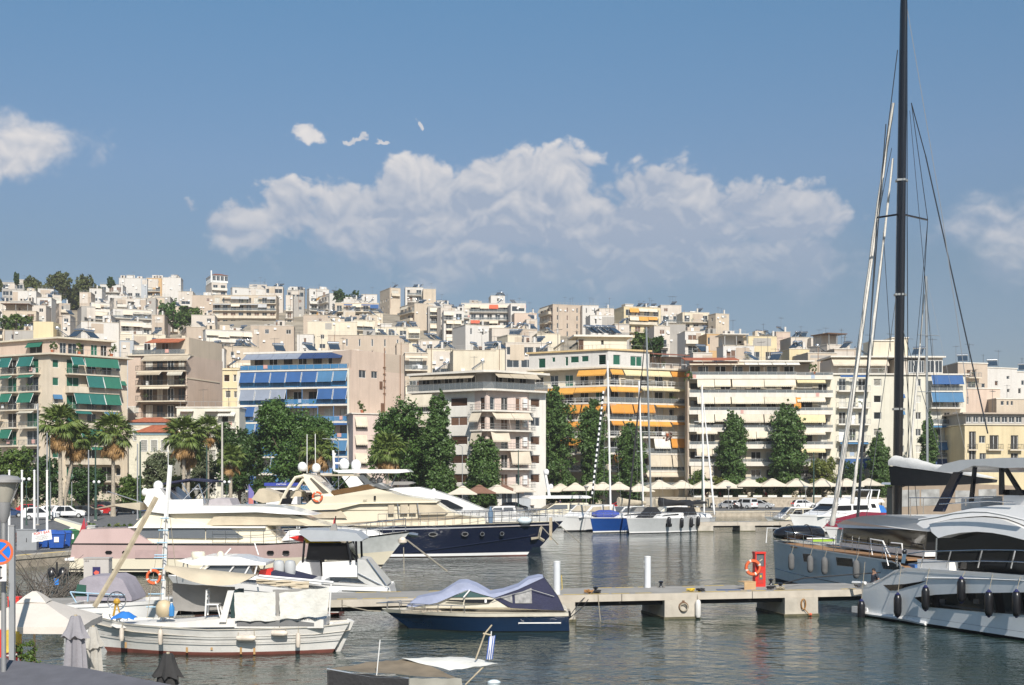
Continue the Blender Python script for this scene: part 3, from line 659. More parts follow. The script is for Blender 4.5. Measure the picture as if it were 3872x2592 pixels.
# ---- B4 blue awnings
def b_blue():
 C=(X(1321,237),237);L=(X(908,242),242);Rr=(X(1529,248),248);B=(Rr[0]-18,262);B2=(L[0]+2,258)
 r=thing('apartment_building','wide block with rows of blue awnings and a bare peach side wall','building',(*C,.8))
 f,fs=Fa(L,C),Fa(C,Rr);zt=25.55;fh=3.12;zs=[zt-fh*(i+1) for i in range(8)]
 pz=Z(1316,242)
 blank=[(fs.s_of(1357),fs.s_of(1384),Z(1430,239.5),Z(1398,239.5)),(fs.s_of(1404),fs.s_of(1427),Z(1430,241),Z(1402,241))]
 mid=(C[0]+.01,C[1]+.01)
 In=lambda p: (p[0]+.4,p[1]+1.9)
 Lb,Cb=(L[0]+.35,L[1]+1.8),(C[0]+.35,C[1]+1.8)
 fb=Fa(Lb,Cb);ops=[]
 for zf in zs:
  for k in range(7): ops.append((fb.L*(k+.2)/7,fb.L*(k+.8)/7,zf+.05,zf+2.4))
 block(r,[Lb,Cb,C,Rr,B,B2],.8,zt,PM('peach'),{0: ops,2: blank},depth=.2)
 for o in blank: put_window(r,fs,o[0],o[2],o[1]-o[0],o[3]-o[2],wfr,glass)
 mb=MB();f.box(mb,-.5,.0,.8,zt,-2,.15);mb.build('end_wall',PM('ivory'),r,r.location);mb=MB();f.box(mb,f.L-.35,f.L,.8,zt,-1.7,.15);mb.build('end_wall',PM('ivory'),r,r.location)
 for i,zf in enumerate(zs):
  for k in range(7): put_window(r,fb,fb.L*(k+.2)/7,zf+.05,fb.L*.6/7,2.35,wfr if k % 2 else brn,(glass,dark,ltg)[(k*3+i) % 3])
  balcony(r,f,0,f.L-.35,zf,0.05,'blue',slabw,o0=-1.8,th=.3,fm=M('blue_post',(.10,.22,.42),.5,var=0))
  mb=MB();bw=f.L/7
  for k in range(8): f.box(mb,min(f.L-.45,max(.02,k*bw-.05)),min(f.L-.37,max(.1,k*bw+.05)),zf+.003,zf+fh-.31,-.1,-.02)
  mb.build('post',MATS['blue_post'],r,r.location)
 bw=f.L/7
 pat=[['blue']*5+['sky','sky'],['slate']*3+[None,None,'blue','blue'],['blue','slate','sky','blue0','blue0',None,None],['sky','blue','blue',None,None,None,'blue0'],['blue','sky',None,'blue',None,'blue','sky']]
 pat += [['blue',None,'sky','blue',None,None,'blue']]*2
 for i,row in enumerate(pat):
  for k,c in enumerate(row):
   if not c: continue
   lo=c.endswith('0');awning(r,f,k*bw+.08,min(f.L-.4,(k+1)*bw-.08),zs[i]+fh-.32,-.02,.35 if lo else R.uniform(1.75,2.05),.3 if lo else .75,c.rstrip('0'),arms=not lo,scal=False)
 # terrace
 fp=Fa((Lb[0]+.3,Lb[1]+1.6),(Cb[0]-.3,Cb[1]+1.6));mb=MB();f.box(mb,-.3,f.L,zt-.2,zt+.05,-3.5,.1);mb.build('terrace_slab',slabw,r,r.location)
 balcony(r,f,0,f.L-.4,zt+.06,0.05,'blue',slabw,o0=-1.8,th=.02,fm=railm)
 mb=MB();fp.box(mb,.6,fp.L*.98,zt+.06,zt+2.9,-8,0);mb.build('penthouse_wall',M('penthouse_plaster',(.5,.44,.35)),r,r.location)
 for k in range(6): put_window(r,fp,1.5+k*2.9,zt+.2,1.7,2.2,wfr if k % 2 else brn,dark,depth=-.04)
 mb=MB();fp.box(mb,-.6,fp.L+1.6,zt+3.35,zt+3.7,-8.5,.6);mb.build('roof_slab',slabw,r,r.location)
 for k in range(7): awning(r,fp,.1+k*2.78,.1+(k+1)*2.78-.06,zt+3.3,.5,1.25,2.3,'slate' if k < 4 and k != 3 else 'slate' if k==3 else 'navy',scal=False)
 mb=MB();fs.box(mb,.6,9.2,zt+.003,zt+3.5,-5,-.03);mb.build('side_wall',PM('peach'),r,r.location)
 mb=MB();fs.box(mb,9.3,fs.L,zt+.003,zt+3.4,-6,-.06);mb.build('stair_head',PM('tan'),r,r.location)
 mb=MB();a=fs.s_of(1452);mb.tube([fs.p(a,9,.15),fs.p(a,zt+4.4,.15)],.09,6);a=fs.s_of(1512);mb.tube([fs.p(a,9,.1),fs.p(a,zt+3.4,.1)],.07,6)
 for k in range(5): fs.box(mb,fs.s_of(1448),fs.s_of(1456),zt-4+k*1.2,zt-3.9+k*1.2,.003,.3)
 mb.build('drainpipe',M('rust_pipe',(.22,.12,.07),.7),r,r.location)
 mb=MB();fs.box(mb,fs.s_of(1435),fs.s_of(1445),zt-3.2,zt-1.8,.003,.12);fs.box(mb,fs.s_of(1440),fs.s_of(1449),zt-9.5,zt-5.8,.003,.2);mb.build('wall_vent',brn,r,r.location)
 roof_kit(fp,zt+3.7,3,4,'blue awnings block',4)
 # lower annexe at the foot of the side wall
 D=232;fa=Fa((X(1335,D),D),(X(1545,D),D+6));r2=thing('annexe','small beige annexe at the foot of the bare peach wall','building',(*fa.a[:2],.8))
 zt2=Z(1567,233);ops=[(fa.s_of(u),fa.s_of(u+38),zz+.5,zz+2.4) for u in (1345,1425) for zz in (zt2-3.2,zt2-6.4,zt2-9.6)]
 block(r2,[fa.a[:2],fa.b[:2],(fa.b.x-2,fa.b.y+7),(fa.a.x-2,fa.a.y+7)],.8,zt2,PM('pink'),{0: ops})
 for o in ops: put_window(r2,fa,o[0],o[2],o[1]-o[0],o[3]-o[2],wfr,ltg,'shut')
 cornice(r2,[fa.a[:2],fa.b[:2],(fa.b.x-2,fa.b.y+7),(fa.a.x-2,fa.a.y+7)],zt2+.01,.2,.3,slabw)
 for k in range(3): awning(r2,fa,fa.s_of(1340),fa.s_of(1385),zt2-.5-3.2*k,.2,1.6,.6,'cream')
 POTS.append((fa.p(fa.s_of(1375),zt2+.2,-.6),'tall potted shrub on the little annexe roof below the peach wall'))
b_blue()
# ---- B5 white and pink corner block
def b_pink():
 C=(X(1846,213),213);L=(X(1556,221),221);Rr=(X(2064,220),220);B=(Rr[0]-4,236);B2=(L[0]+4,236)
 r=thing('apartment_building','white corner block with a pink balcony bay and beige awnings','building',(*C,.8))
 fl,fr=Fa(L,C),Fa(C,Rr);zs=[20.1,16.95,13.8,10.7,7.6,4.45];ol,orr=[],[]
 for zf in zs[1:]:
  ol += [(fl.s_of(1703),fl.s_of(1767),zf+.8,zf+2.25),(fl.s_of(1570),fl.s_of(1630),zf+.05,zf+2.4)]
  orr += [(fr.s_of(2007),fr.s_of(2041),zf+.8,zf+2.25)]
 block(r,[L,C,Rr,B,B2],.8,zs[0],PM('bright'),{0: ol,1: orr})
 for k,zf in enumerate(zs[1:]):
  put_window(r,fl,fl.s_of(1703),zf+.8,fl.s_of(1767)-fl.s_of(1703),1.45,wfr,brn,'shut' if k != 1 else '');put_window(r,fr,fr.s_of(2007),zf+.8,fr.s_of(2041)-fr.s_of(2007),1.45,wfr,brn if k != 1 else glass,'shut' if k != 1 else '')
  put_window(r,fl,fl.s_of(1570),zf+.05,fl.s_of(1630)-fl.s_of(1570),2.35,wfr,dark)
  balcony(r,fl,fl.s_of(1548),fl.s_of(1652),zf,1.4,'bars',slabw)
  awning(r,fl,fl.s_of(1550),fl.s_of(1650),zf+2.85,1.2,(1.9,2.0,.7,1.8,.5)[k],.6,'cream')
 # pink bay across the corner
 tl,tr=fl.s_of(1795),fr.s_of(2000);P=[tuple(fl.p(tl,0,.02)[:2]),tuple((fl.p(fl.L,0,.5))[:2]),tuple(fr.p(fr.s_of(1985),0,.5)[:2]),tuple(fr.p(tr,0,.02)[:2])]
 g=[Fa(P[0],P[1]),Fa(P[1],P[2]),Fa(P[2],P[3])];op={0: [],1: []}
 for zf in zs[1:]:
  op[0].append((g[0].L*.45,g[0].L*.85,zf+.05,zf+2.2));op[1] += [(g[1].L*a,g[1].L*b,zf+.05,zf+2.2) for a,b in ((.08,.2),(.36,.52),(.72,.84))]
 block(r,P+[(P[3][0],P[3][1]+2),(P[0][0],P[0][1]+2)],4.4,zs[0]-.01,PM('pink'),op,name='bay_wall')
 for k,zf in enumerate(zs[1:]):
  o=op[0][k];put_window(r,g[0],o[0],o[2],o[1]-o[0],o[3]-o[2],wfr,brn,'shut')
  for j in range(3): o=op[1][k*3+j];put_window(r,g[1],o[0],o[2],o[1]-o[0],o[3]-o[2],wfr,(glass,dark,brn)[(j+k) % 3])
  mb=MB();gr=MB()
  pts=[fl.p(tl-.3,0,.1),fl.p(tl-.1,0,1.3),fl.p(fl.L,0,1.75),fr.p(.4,0,1.75),fr.p(tr+.2,0,1.6),fr.p(tr+.4,0,.1)]
  mb.loft([[p+Vector((0,0,zf-.24)) for p in pts],[p+Vector((0,0,zf)) for p in pts]]);mb.build('balcony_slab',slabw,r,r.location)
  for h in (.95,.5,.1):
   gr.tube([p+Vector((0,0,zf+h)) for p in pts],.03,4)
  for a,b in zip(pts,pts[1:]):
   n=max(1,int((b-a).length/.3))
   for i in range(n): p=a.lerp(b,i/n);gr.tube([p+Vector((0,0,zf)),p+Vector((0,0,zf+.95))],.016,4)
  gr.build('balcony_rail',railm,r,r.location)
  ac=MB();g[1].box(ac,g[1].L*.88,g[1].L*.98,zf+1.35,zf+2.0,.02,.4);g[1].box(ac,g[1].L*.88,g[1].L*.98,zf+.55,zf+1.2,.02,.4);ac.build('air_conditioner',wfr,r,r.location)
  aw={1: ((0,.1,.95,1.4,.8),(1,.05,.5,1.0,1.1),(1,.51,.97,1.0,1.1)),2: ((0,.1,.98,1.9,.5),(1,.02,.46,1.5,.6)),3: ((0,.2,.9,.5,.5),(1,.5,.98,2.0,.6))}.get(k,())
  for gi,a,b,dr,ou in aw: awning(r,g[gi],g[gi].L*a,g[gi].L*b,zf+2.8,1.0,dr,ou,'beige')
 # terrace storey with glass rail and roof slab
 pts=[fl.p(-.3,0,.8),fl.p(fl.L,0,1.6),fr.p(.4,0,1.6),fr.p(fr.L-.6,0,1.2)];bk=[(B[0],B[1]),(B2[0],B2[1])]
 mb=MB();ring=pts+[Vector((*p,0)) for p in bk];mb.loft([[Vector((p.x,p.y,zs[0])) for p in ring],[Vector((p.x,p.y,zs[0]+.3)) for p in ring]]);mb.build('terrace_slab',slabw,r,r.location)
 gm,rm=MB(),MB()
 for a,b in zip(pts,pts[1:]):
  n=max(1,int((b-a).length/1.1));up=Vector((0,0,1));gm.hexa([a+up*(zs[0]+.32),b+up*(zs[0]+.32),b+up*(zs[0]+.32)+Vector((0,.03,0)),a+up*(zs[0]+.32)+Vector((0,.03,0)),a+up*(zs[0]+1.3),b+up*(zs[0]+1.3),b+up*(zs[0]+1.3)+Vector((0,.03,0)),a+up*(zs[0]+1.3)+Vector((0,.03,0))])
  for i in range(n+1): p=a.lerp(b,i/n);rm.tube([p+up*(zs[0]+.3),p+up*(zs[0]+1.35)],.03,4)
  rm.tube([a+up*(zs[0]+1.35),b+up*(zs[0]+1.35)],.03,4)
 q=rm.build('balcony_rail',railm,r,r.location);gm.build('rail_infill',glr,q,r.location)
 h0=zs[0]+.3;Lp,Cp,Rp=fl.p(.6,0,-1.2),fl.p(fl.L,0,-.9),fr.p(fr.L-1.4,0,-1.2);fq,fw=Fa(Lp[:2],Cp[:2]),Fa(Cp[:2],Rp[:2])
 block(r,[tuple(Lp[:2]),tuple(Cp[:2]),tuple(Rp[:2]),(B[0]-1,B[1]-1),(B2[0]+1,B2[1]-1)],h0,h0+2.65,PM('grey'),name='penthouse_wall')
 for k in range(5): put_window(r,fq,.8+k*2.3,h0+.1,1.6,2.2,wfr,dark,depth=-.04)
 for k in range(3): put_window(r,fw,.8+k*2.6,h0+.1,1.6,2.2,wfr,dark,depth=-.04)
 mb=MB();ring=[fl.p(-.5,0,.7),fl.p(fl.L,0,1.4),fr.p(.4,0,1.4),fr.p(fr.L+.4,0,.6)]+[Vector((*p,0)) for p in bk]
 mb.loft([[Vector((p.x,p.y,h0+2.65)) for p in ring],[Vector((p.x,p.y,h0+3.0)) for p in ring]]);mb.build('roof_slab',slabw,r,r.location)
 for k in range(5): awning(r,fl,.2+k*2.6,.2+(k+1)*2.6-.08,h0+2.7,.2,.95,1.3,'brownish',scal=False)
 for k in range(3): awning(r,fr,.6+k*2.9,.6+(k+1)*2.9-.08,h0+2.7,.7,.95,1.3,'brownish',scal=False)
 put_window(r,fr,fr.s_of(1895),.95,2.2,2.8,wfr,glass,depth=-.04);put_window(r,fl,fl.s_of(1700),.95,2.6,2.8,wfr,dark,depth=-.04)
 mb=MB();fr.box(mb,fr.s_of(1955),fr.s_of(2006),.8,4.1,.003,.05);mb.build('shopfront',PM('bluegrey'),r,r.location)
 roof_kit(fl,h0+3.0,2,2,'white block with the pink bay',3)
b_pink()
# ---- B6 amber awnings
def b_amber():
 C=(X(2300,243),243);L=(X(1998,251),251);Rr=(X(2592,250),250);B=(Rr[0]-3,266);B2=(L[0]+3,266);zt=26.45
 r=thing('apartment_building','tall cream block with amber awnings and a white top storey with green shutters','building',(*C,.8))
 fl,fr=Fa(L,C),Fa(C,Rr);zs=[23.1,19.95,16.8,13.7,10.6,7.4,4.2]
 In=lambda fa,t: tuple(fa.p(t,0,-1.7)[:2])
 Ci=(C[0],C[1]+1.7);fil,fir=Fa(In(fl,0),Ci),Fa(Ci,In(fr,fr.L));ol,orr=[],[]
 for zf in zs:
  ol += [(fil.L*(k+.2)/5,fil.L*(k+.75)/5,zf+.05,zf+2.3) for k in range(5)];orr += [(fir.L*(k+.2)/5,fir.L*(k+.78)/5,zf+.05,zf+2.3) for k in range(5)]
 block(r,[In(fl,0),Ci,In(fr,fr.L),B,B2],.8,zt,PM('pale'),{0: ol,1: orr})
 mb=MB();fr.box(mb,fr.L-1.5,fr.L+.1,.8,zt-.3,-4,-.02);mb.build('end_wall',PM('cream'),r,r.location)
 for i,zf in enumerate(zs):
  for k in range(5):
   put_window(r,fil,fil.L*(k+.2)/5,zf+.05,fil.L*.55/5,2.25,wfr,(dark,glass,grn)[(i+k) % 3]);put_window(r,fir,fir.L*(k+.2)/5,zf+.05,fir.L*.58/5,2.25,wfr,(glass,dark,ltg)[(i+2*k) % 3])
  rl='wbars' if i < 4 else 'glass'
  balcony(r,fl,0,fl.L,zf,.3,rl,slabw,o0=-1.7,th=.28);balcony(r,fr,0.02,fr.L+.1,zf,.3,'glass' if i in (1,2) else rl,slabw,o0=-1.7,th=.28)
 def aw(i,fa,u0,u1,c,dr=.9,ou=.8): awning(r,fa,fa.s_of(u0),fa.s_of(u1),zs[i]+2.85,.2,dr,ou,c)
 for a in ((0,fl,2190,2297,'amber',1.0,.9),(0,fr,2304,2350,'amber',.8,.7),(0,fr,2355,2530,'lemon',.9,.8),(0,fr,2534,2588,'orange',.8,.6),(0,fl,2000,2060,'lemon',.3,.8),
              (1,fl,2085,2178,'amber',1.1,.9),(1,fl,2180,2297,'amber',.9,.8),(1,fr,2304,2415,'amber',.8,.7),(1,fr,2420,2588,'lemon',.4,.8),(1,fl,2000,2080,'amber',1,.9),
              (2,fl,2100,2200,'orange',1.5,.8),(2,fl,2205,2297,'orange',1.5,.8),(2,fr,2304,2388,'orange',1.6,.7),(2,fr,2392,2470,'orange',1.4,.7),(2,fr,2475,2588,'amber',.3,.6),
              (3,fr,2308,2350,'orange',.7,.7),(3,fr,2356,2530,'amber',.8,.8),(3,fr,2534,2588,'orange',.4,.7),(3,fl,2150,2230,'orange',.9,.7),
              (4,fr,2470,2530,'white',1.8,.5),(4,fr,2535,2590,'orange',1.6,.4),(4,fl,2120,2200,'orange',1.2,.6),(5,fr,2455,2536,'beige',2.0,.4),(5,fr,2540,2600,'beige',2.,.4),(5,fr,2320,2400,'orange',1.4,.5),(6,fr,2440,2600,'beige',.7,.6)): aw(*a)
 # white top storey
 mb=MB();ring=[fl.p(-.2,0,.45),fl.p(fl.L,0,.45),fr.p(fr.L+.3,0,.45),Vector((*B,0)),Vector((*B2,0))]
 mb.loft([[Vector((p.x,p.y,zt-.25)) for p in ring],[Vector((p.x,p.y,zt+.05)) for p in ring]]);mb.build('terrace_slab',slabm,r,r.location)
 E=tuple(fr.p(fr.s_of(2456),0,-.02)[:2]);Lq=tuple(fl.p(.1,0,-.02)[:2]);Cq=(C[0],C[1]+.02);fe=Fa(Lq,Cq);ff=Fa(Cq,E);z1=zt+3.05
 opl=[(fe.s_of(a),fe.s_of(b),zt+c,zt+d) for a,b,c,d in ((2036,2062,.3,2.1),(2087,2099,1.3,2.2),(2137,2148,.5,2.2),(2157,2188,1.0,2.2),(2199,2225,1.1,2.2),(2263,2291,.4,2.25))]
 opr=[(ff.s_of(a),ff.s_of(b),zt+c,zt+d) for a,b,c,d in ((2319,2346,.4,2.25),(2384,2405,.3,2.15),(2406,2428,.3,2.15))]
 block(r,[Lq,Cq,E,(E[0]-2,262),(Lq[0]+3,262)],zt+.06,z1,M('plaster_white',PL['white'],.88,var=.05,streak=.25),{0: opl,1: opr},name='top_storey_wall')
 for fa,oo in ((fe,opl),(ff,opr)):
  for o in oo: put_window(r,fa,o[0],o[2],o[1]-o[0],o[3]-o[2],wfr,grn if (o[1]-o[0]) > .45 else ltg,'shut')
 mb=MB();ring=[fl.p(-.3,0,.35),fl.p(fl.L,0,.4),fr.p(fr.s_of(2462),0,.4),Vector((E[0]-2,262,0)),Vector((Lq[0]+3,262,0))]
 mb.loft([[Vector((p.x,p.y,z1)) for p in ring],[Vector((p.x,p.y,z1+.3)) for p in ring]]);mb.build('roof_slab',M('ochre_edge',(.55,.40,.20),.8,var=.1),r,r.location)
 balcony(r,fr,fr.s_of(2458),fr.L+.1,zt+.06,.3,'bars',slabw,o0=-2,th=.02,fm=railw)
 mb=MB();a,b=fr.s_of(2462),fr.s_of(2592);mb.slab([fr.p(a,zt+2.6,.6),fr.p(b+.6,zt+2.6,.6),fr.p(b-.2,zt+3.2,-4),fr.p(a,zt+3.2,-4)],.12);mb.build('tiled_canopy',rustm,r,r.location)
 mb=MB();fr.box(mb,a,b,zt+.06,zt+2.6,-4.1,-3.9);fr.box(mb,fr.s_of(2530),b,zt+.06,zt+2.5,-3.9,-1.5);mb.build('terrace_wall',PM('tan'),r,r.location)
 mb=MB();
 for u in (2466,2496,2586): mb.tube([fr.p(fr.s_of(u),zt+.06,.2),fr.p(fr.s_of(u),zt+2.6,.2)],.06,4)
 mb.build('canopy_post',brn,r,r.location)
 # roof hut with a row of heaters
 Dh=247;fh=Fa((X(2187,Dh),Dh),(X(2372,Dh),Dh+1));hz=z1+.3
 block(r,[fh.a[:2],fh.b[:2],(fh.b.x,fh.b.y+6),(fh.a.x,fh.a.y+6)],hz,Z(1277,248),PM('ivory'),{0: [(fh.s_of(2272),fh.s_of(2283),Z(1307,248),Z(1287,248))]},name='roof_hut_wall')
 put_window(r,fh,fh.s_of(2272),Z(1307,248),.55,1.0,wfr,dark);put_window(r,fh,fh.s_of(2188),hz+.05,.9,2.0,brn,brn,'shut',depth=-.04)
 mb=MB();fh.box(mb,-1,fh.L+1,Z(1277,248)+.003,Z(1272,248)+.1,-6.5,.9);mb.build('roof_hut_slab',slabw,r,r.location)
 names=NTH[5]
 for k,u in enumerate((2240,2262,2285,2310,2330)): heater(fh.p(fh.s_of(u),Z(1272,248)+.35,-1.6-.3*(k % 2)),fh.rot+.75,f'{names[k]} solar water heater in the row on the hut above the amber awnings')
 mb=MB();fl.box(mb,.5,fl.L,z1+1.1,z1+1.14,-.5,-.46);fr.box(mb,0,fr.s_of(2450),z1+1.1,z1+1.14,-.5,-.46)
 for k in range(20): t=.5+k*(fl.L-.5)/19;fl.box(mb,t-.02,t+.02,z1+.3,z1+1.1,-.5,-.46)
 mb.build('roof_rail',railm,r,r.location)
 roof_kit(fl,z1+.3,3,4,'tall block with amber awnings',2,.05,.6)
 POTS.append((fr.p(fr.s_of(2520),zs[3]+.1,.35),'reddish trailing plant in a pot on the amber block balcony'))
b_amber()
# ---- B7 long cream balconies
def b_cream():
 D=243;L=(X(2606,D),D);C=(X(3012,D),D);Rr=(X(3150,D+1),D+1);B=(Rr[0],260);B2=(L[0],260)
 r=thing('apartment_building','broad block with long cream balconies and cream awnings behind the parasols','building',(*C,.8))
 f=Fa(L,C);zs=[24.5,21.2,18.0,14.8,11.7,8.5,5.2];fb=Fa((L[0],D+1.8),(C[0],D+1.8));f2=Fa((C[0]+.1,D+.9),(Rr[0],D+.9));f2b=Fa((C[0],D+2.4),(Rr[0],D+2.4));ops,op2=[],[]
 for zf in zs[1:]:
  ops += [(fb.L*(k+.15)/7,fb.L*(k+.8)/7,zf+.05,zf+2.35) for k in range(7)];op2 += [(f2b.L*a,f2b.L*b,zf+.05,zf+2.3) for a,b in ((.1,.5),(.65,.9))]
 block(r,[fb.a[:2],fb.b[:2],f2b.a[:2],f2b.b[:2],B,B2],.8,zs[0],PM('pale'),{0: ops,2: op2})
 for i,zf in enumerate(zs[1:]):
  for k in range(7): put_window(r,fb,fb.L*(k+.15)/7,zf+.05,fb.L*.65/7,2.3,wfr if k % 3 else brn,(dark,glass,ltg,dark)[(i+k*2) % 4])
  for j,(a,b) in enumerate(((.1,.5),(.65,.9))): put_window(r,f2b,f2b.L*a,zf+.05,f2b.L*(b-a),2.25,wfr,(ltg,dark)[(i+j) % 2])
 for i,zf in enumerate(zs):
  for fa,o0 in ((f,-1.8),(f2,-1.5)):
   balcony(r,fa,0,fa.L,zf,0.,'solid',slabw,h=.48,th=.3,o0=o0)
   mb=MB();n=int(fa.L/1.7)
   for k in range(n+1): t=.05+(fa.L-.1)*k/n;fa.box(mb,t-.025,t+.025,zf+.483,zf+1.0,-.07,-.03)
   fa.box(mb,0,fa.L,zf+.98,zf+1.03,-.08,-.02);q=mb.build('balcony_rail',railm,r,r.location)
   mb=MB();fa.box(mb,.05,fa.L-.05,zf+.5,zf+.96,-.06,-.04);mb.build('rail_infill',glr,q,r.location)
 mb=MB();f.box(mb,-.25,0,.8,zs[0],-2,-.3);mb.build('end_wall',PM('tan'),r,r.location)
 for i,zf in enumerate(zs[1:6]):
  u0=[(2640,2700),(2702,2766),(2770,2878),(2880,2990)] if i % 2==0 else [(2640,2760),(2764,2850),(2852,3008)]
  u0={0: [(2636,2700),(2702,2762),(2768,2888),(2890,3008)],1: [(2636,2700),(2702,2762),(2766,2888),(2890,3008)],2: [(2640,2700),(2703,2762),(2765,2886),(2890,3004)],3: [(2800,2858),(2860,2925)],4: [(2634,2692),(2694,2716)]}[i]
  for a,b in u0: awning(r,f,f.s_of(a),f.s_of(b),zf+2.88,-.03,R.choice((1.25,1.35,1.15)) if i != 1 else 1.1,.55,R.choice(('cream','cream','beige')))
  if i==3: awning(r,f,f.s_of(2634),f.s_of(2712),zf+2.85,-.03,.3,.4,'cream')
  awning(r,f2,f2.L*.02,f2.L*.78,zf+2.85,-.03,(.4,.7,1.3,.4,.5)[i],.6,'cream' if i % 2 else 'lemon')
 awning(r,f2,-.6,f2.L*.12,zs[2]+2.8,.2,1.8,.4,'orange')
 awning(r,f,f.s_of(2612),f.s_of(2700),zs[6]+2.9,-.03,2.0,.5,'beige')
 # terrace storey
 ft=Fa((L[0]+1,D+3),(C[0],D+3));mb=MB();ft.box(mb,0,ft.L+4,zs[0]+.003,zs[0]+2.8,-10,0);mb.build('penthouse_wall',PM('tan'),r,r.location)
 for k in range(6): put_window(r,ft,1+k*3.2,zs[0]+.1,2.0,2.2,wfr,dark if k % 2 else glass,depth=-.04)
 mb=MB();mb.slab([f.p(-.8,zs[0]+3.1,.1),f.p(9.2,zs[0]+3.1,.1),f.p(9.2,zs[0]+3.9,-5),f.p(-.8,zs[0]+3.9,-5)],.15);mb.build('tiled_canopy',tilem,r,r.location)
 mb=MB();f.box(mb,9.3,f.L+3.5,zs[0]+2.95,zs[0]+3.2,-12,-.8);mb.build('roof_slab',slabw,r,r.location)
 for k in range(8): awning(r,f,.1+k*2.55,.1+(k+1)*2.55-.1,zs[0]+3.0,-1.4,.75,1.6,'cream' if k < 4 else 'white',scal=False)
 mb=MB()
 for k in range(8): f.box(mb,.3+k*2.7,.36+k*2.7,zs[0]+.003,zs[0]+2.6,-.3,-.24)
 mb.build('canopy_post',railm,r,r.location)
 mb=MB();f.box(mb,0.5,f.L,.82,4.6,-1.9,-1.82);mb.build('shopfront',glass,r,r.location)
 roof_kit(ft,zs[0]+3.2,2,3,'long block with cream awnings',4,.5,.98)
 POTS.append((f.p(-.3,zs[0]+.1,.1),'ivy spilling over the terrace corner between the amber and cream blocks'));POTS.append((f2.p(f2.L*.5,zs[0]+.5,-.3),'olive shrub on the terrace at the right end of the cream block'))
b_cream()
# ---- B8 pale yellow
def b_pale():
 D=246;L=(X(3143,D),D);C=(X(3652,D+1),D+1);zt=25.2;B=(C[0],262);B2=(L[0],262)
 r=thing('apartment_building','pale yellow block with blue awnings on its right balconies, behind the tall black mast','building',(*C,.8))
 f=Fa(L,C);zs=[22.2,19.1,16.0,12.9,9.8,6.7,3.6];ops=[]
 cols=((3172,3198),(3212,3236),(3245,3275));c2=((3525,3556),(3570,3592),(3602,3622));w=((3304,3333),(3392,3418),(3462,3482))
 for zf in zs:
  ops += [(f.s_of(a),f.s_of(b),zf+.05,zf+2.3) for a,b in cols+c2]+[(f.s_of(a),f.s_of(b),zf+.95,zf+2.25) for a,b in w]
 block(r,[L,C,B,B2],.8,zt,PM('ivory'),{0: ops})
 for i,zf in enumerate(zs):
  for j,(a,b) in enumerate(cols+c2): put_window(r,f,f.s_of(a),zf+.05,f.s_of(b)-f.s_of(a),2.25,wfr,(glass,ltg,dark,wfr)[(i+j) % 4])
  for j,(a,b) in enumerate(w): put_window(r,f,f.s_of(a),zf+.95,f.s_of(b)-f.s_of(a),1.3,wfr,(ltg,dark,glass)[(j+i) % 3],'shut' if j==0 else '')
  balcony(r,f,f.s_of(3164),f.s_of(3284),zf,1.3,'bars',slabw);balcony(r,f,f.s_of(3513),f.s_of(3632),zf,1.3,'bars' if i % 2 else 'glass',slabw)
  c=('blue','sky',None,'sky','sky','navy',None)[i]
  if c: awning(r,f,f.s_of(3513),f.s_of(3632),zf+2.85,1.1,(1.7,1.9,0,.4,1.5,1.6,0)[i],.8,c,arms=True,scal=False)
  if i in (0,4): awning(r,f,f.s_of(3170),f.s_of(3276),zf+2.8,1.1,.35,.5,'blue' if i==0 else 'sky',scal=False)
  if i in (1,2): awning(r,f,f.s_of(3392),f.s_of(3420),zf+2.5,.05,.75,.6,'blue' if i==1 else 'sky',scal=False)
  if i==5: awning(r,f,f.s_of(3175),f.s_of(3290),zf+2.9,1.2,1.7,.7,'blue',arms=True);text('ΑΚΤΗ',.8,wfr,r,f.p(f.s_of(3232),zf+1.9,1.9)-r.location,(rad(66),0,f.rot))
 cornice(r,[L,C,B,B2],zt+.01,.25,.5,slabw)
 mb=MB();f.box(mb,f.s_of(3150),f.s_of(3365),zt+.27,zt+3.0,-9,-1.6);f.box(mb,f.s_of(3395),f.s_of(3440),zt+.27,zt+3.1,-9,-1.2);f.box(mb,f.s_of(3505),f.s_of(3572),zt+.27,zt+3.3,-9,-1.0);mb.build('penthouse_wall',PM('warm'),r,r.location)
 mb=MB();f.box(mb,f.s_of(3143),f.s_of(3580),zt+3.32,zt+3.6,-10,-.4);mb.build('roof_slab',slabw,r,r.location)
 awning(r,f,f.s_of(3150),f.s_of(3362),zt+3.25,-1.3,1.4,1.5,'beige')
 balcony(r,f,f.s_of(3170),f.s_of(3352),zt+.27,.3,'bars',slabw,th=.02)
 for u,u1 in ((3442,3462),(3464,3480),(3482,3503),(3508,3540),(3542,3570)): put_window(r,f,f.s_of(u),zt+.5,f.s_of(u1)-f.s_of(u),2.3,wfr,glass,depth=1.1 if u < 3505 else .95)
 mb=MB();f.box(mb,f.s_of(3320),f.s_of(3400),zt+3.6,zt+6.6,-9,-3);f.box(mb,f.s_of(3395),f.s_of(3458),zt+3.6,zt+7.2,-9.5,-3.5);mb.build('stair_head',PM('pale'),r,r.location)
 mb=MB();f.box(mb,f.s_of(3318),f.s_of(3402),zt+6.602,zt+6.8,-9.2,-2.8);f.box(mb,f.s_of(3393),f.s_of(3460),zt+7.202,zt+7.4,-9.7,-3.3);mb.build('stair_head_roof',slabw,r,r.location)
 roof_kit(f,zt+3.6,2,5,'pale yellow block behind the black mast',4)
b_pale()
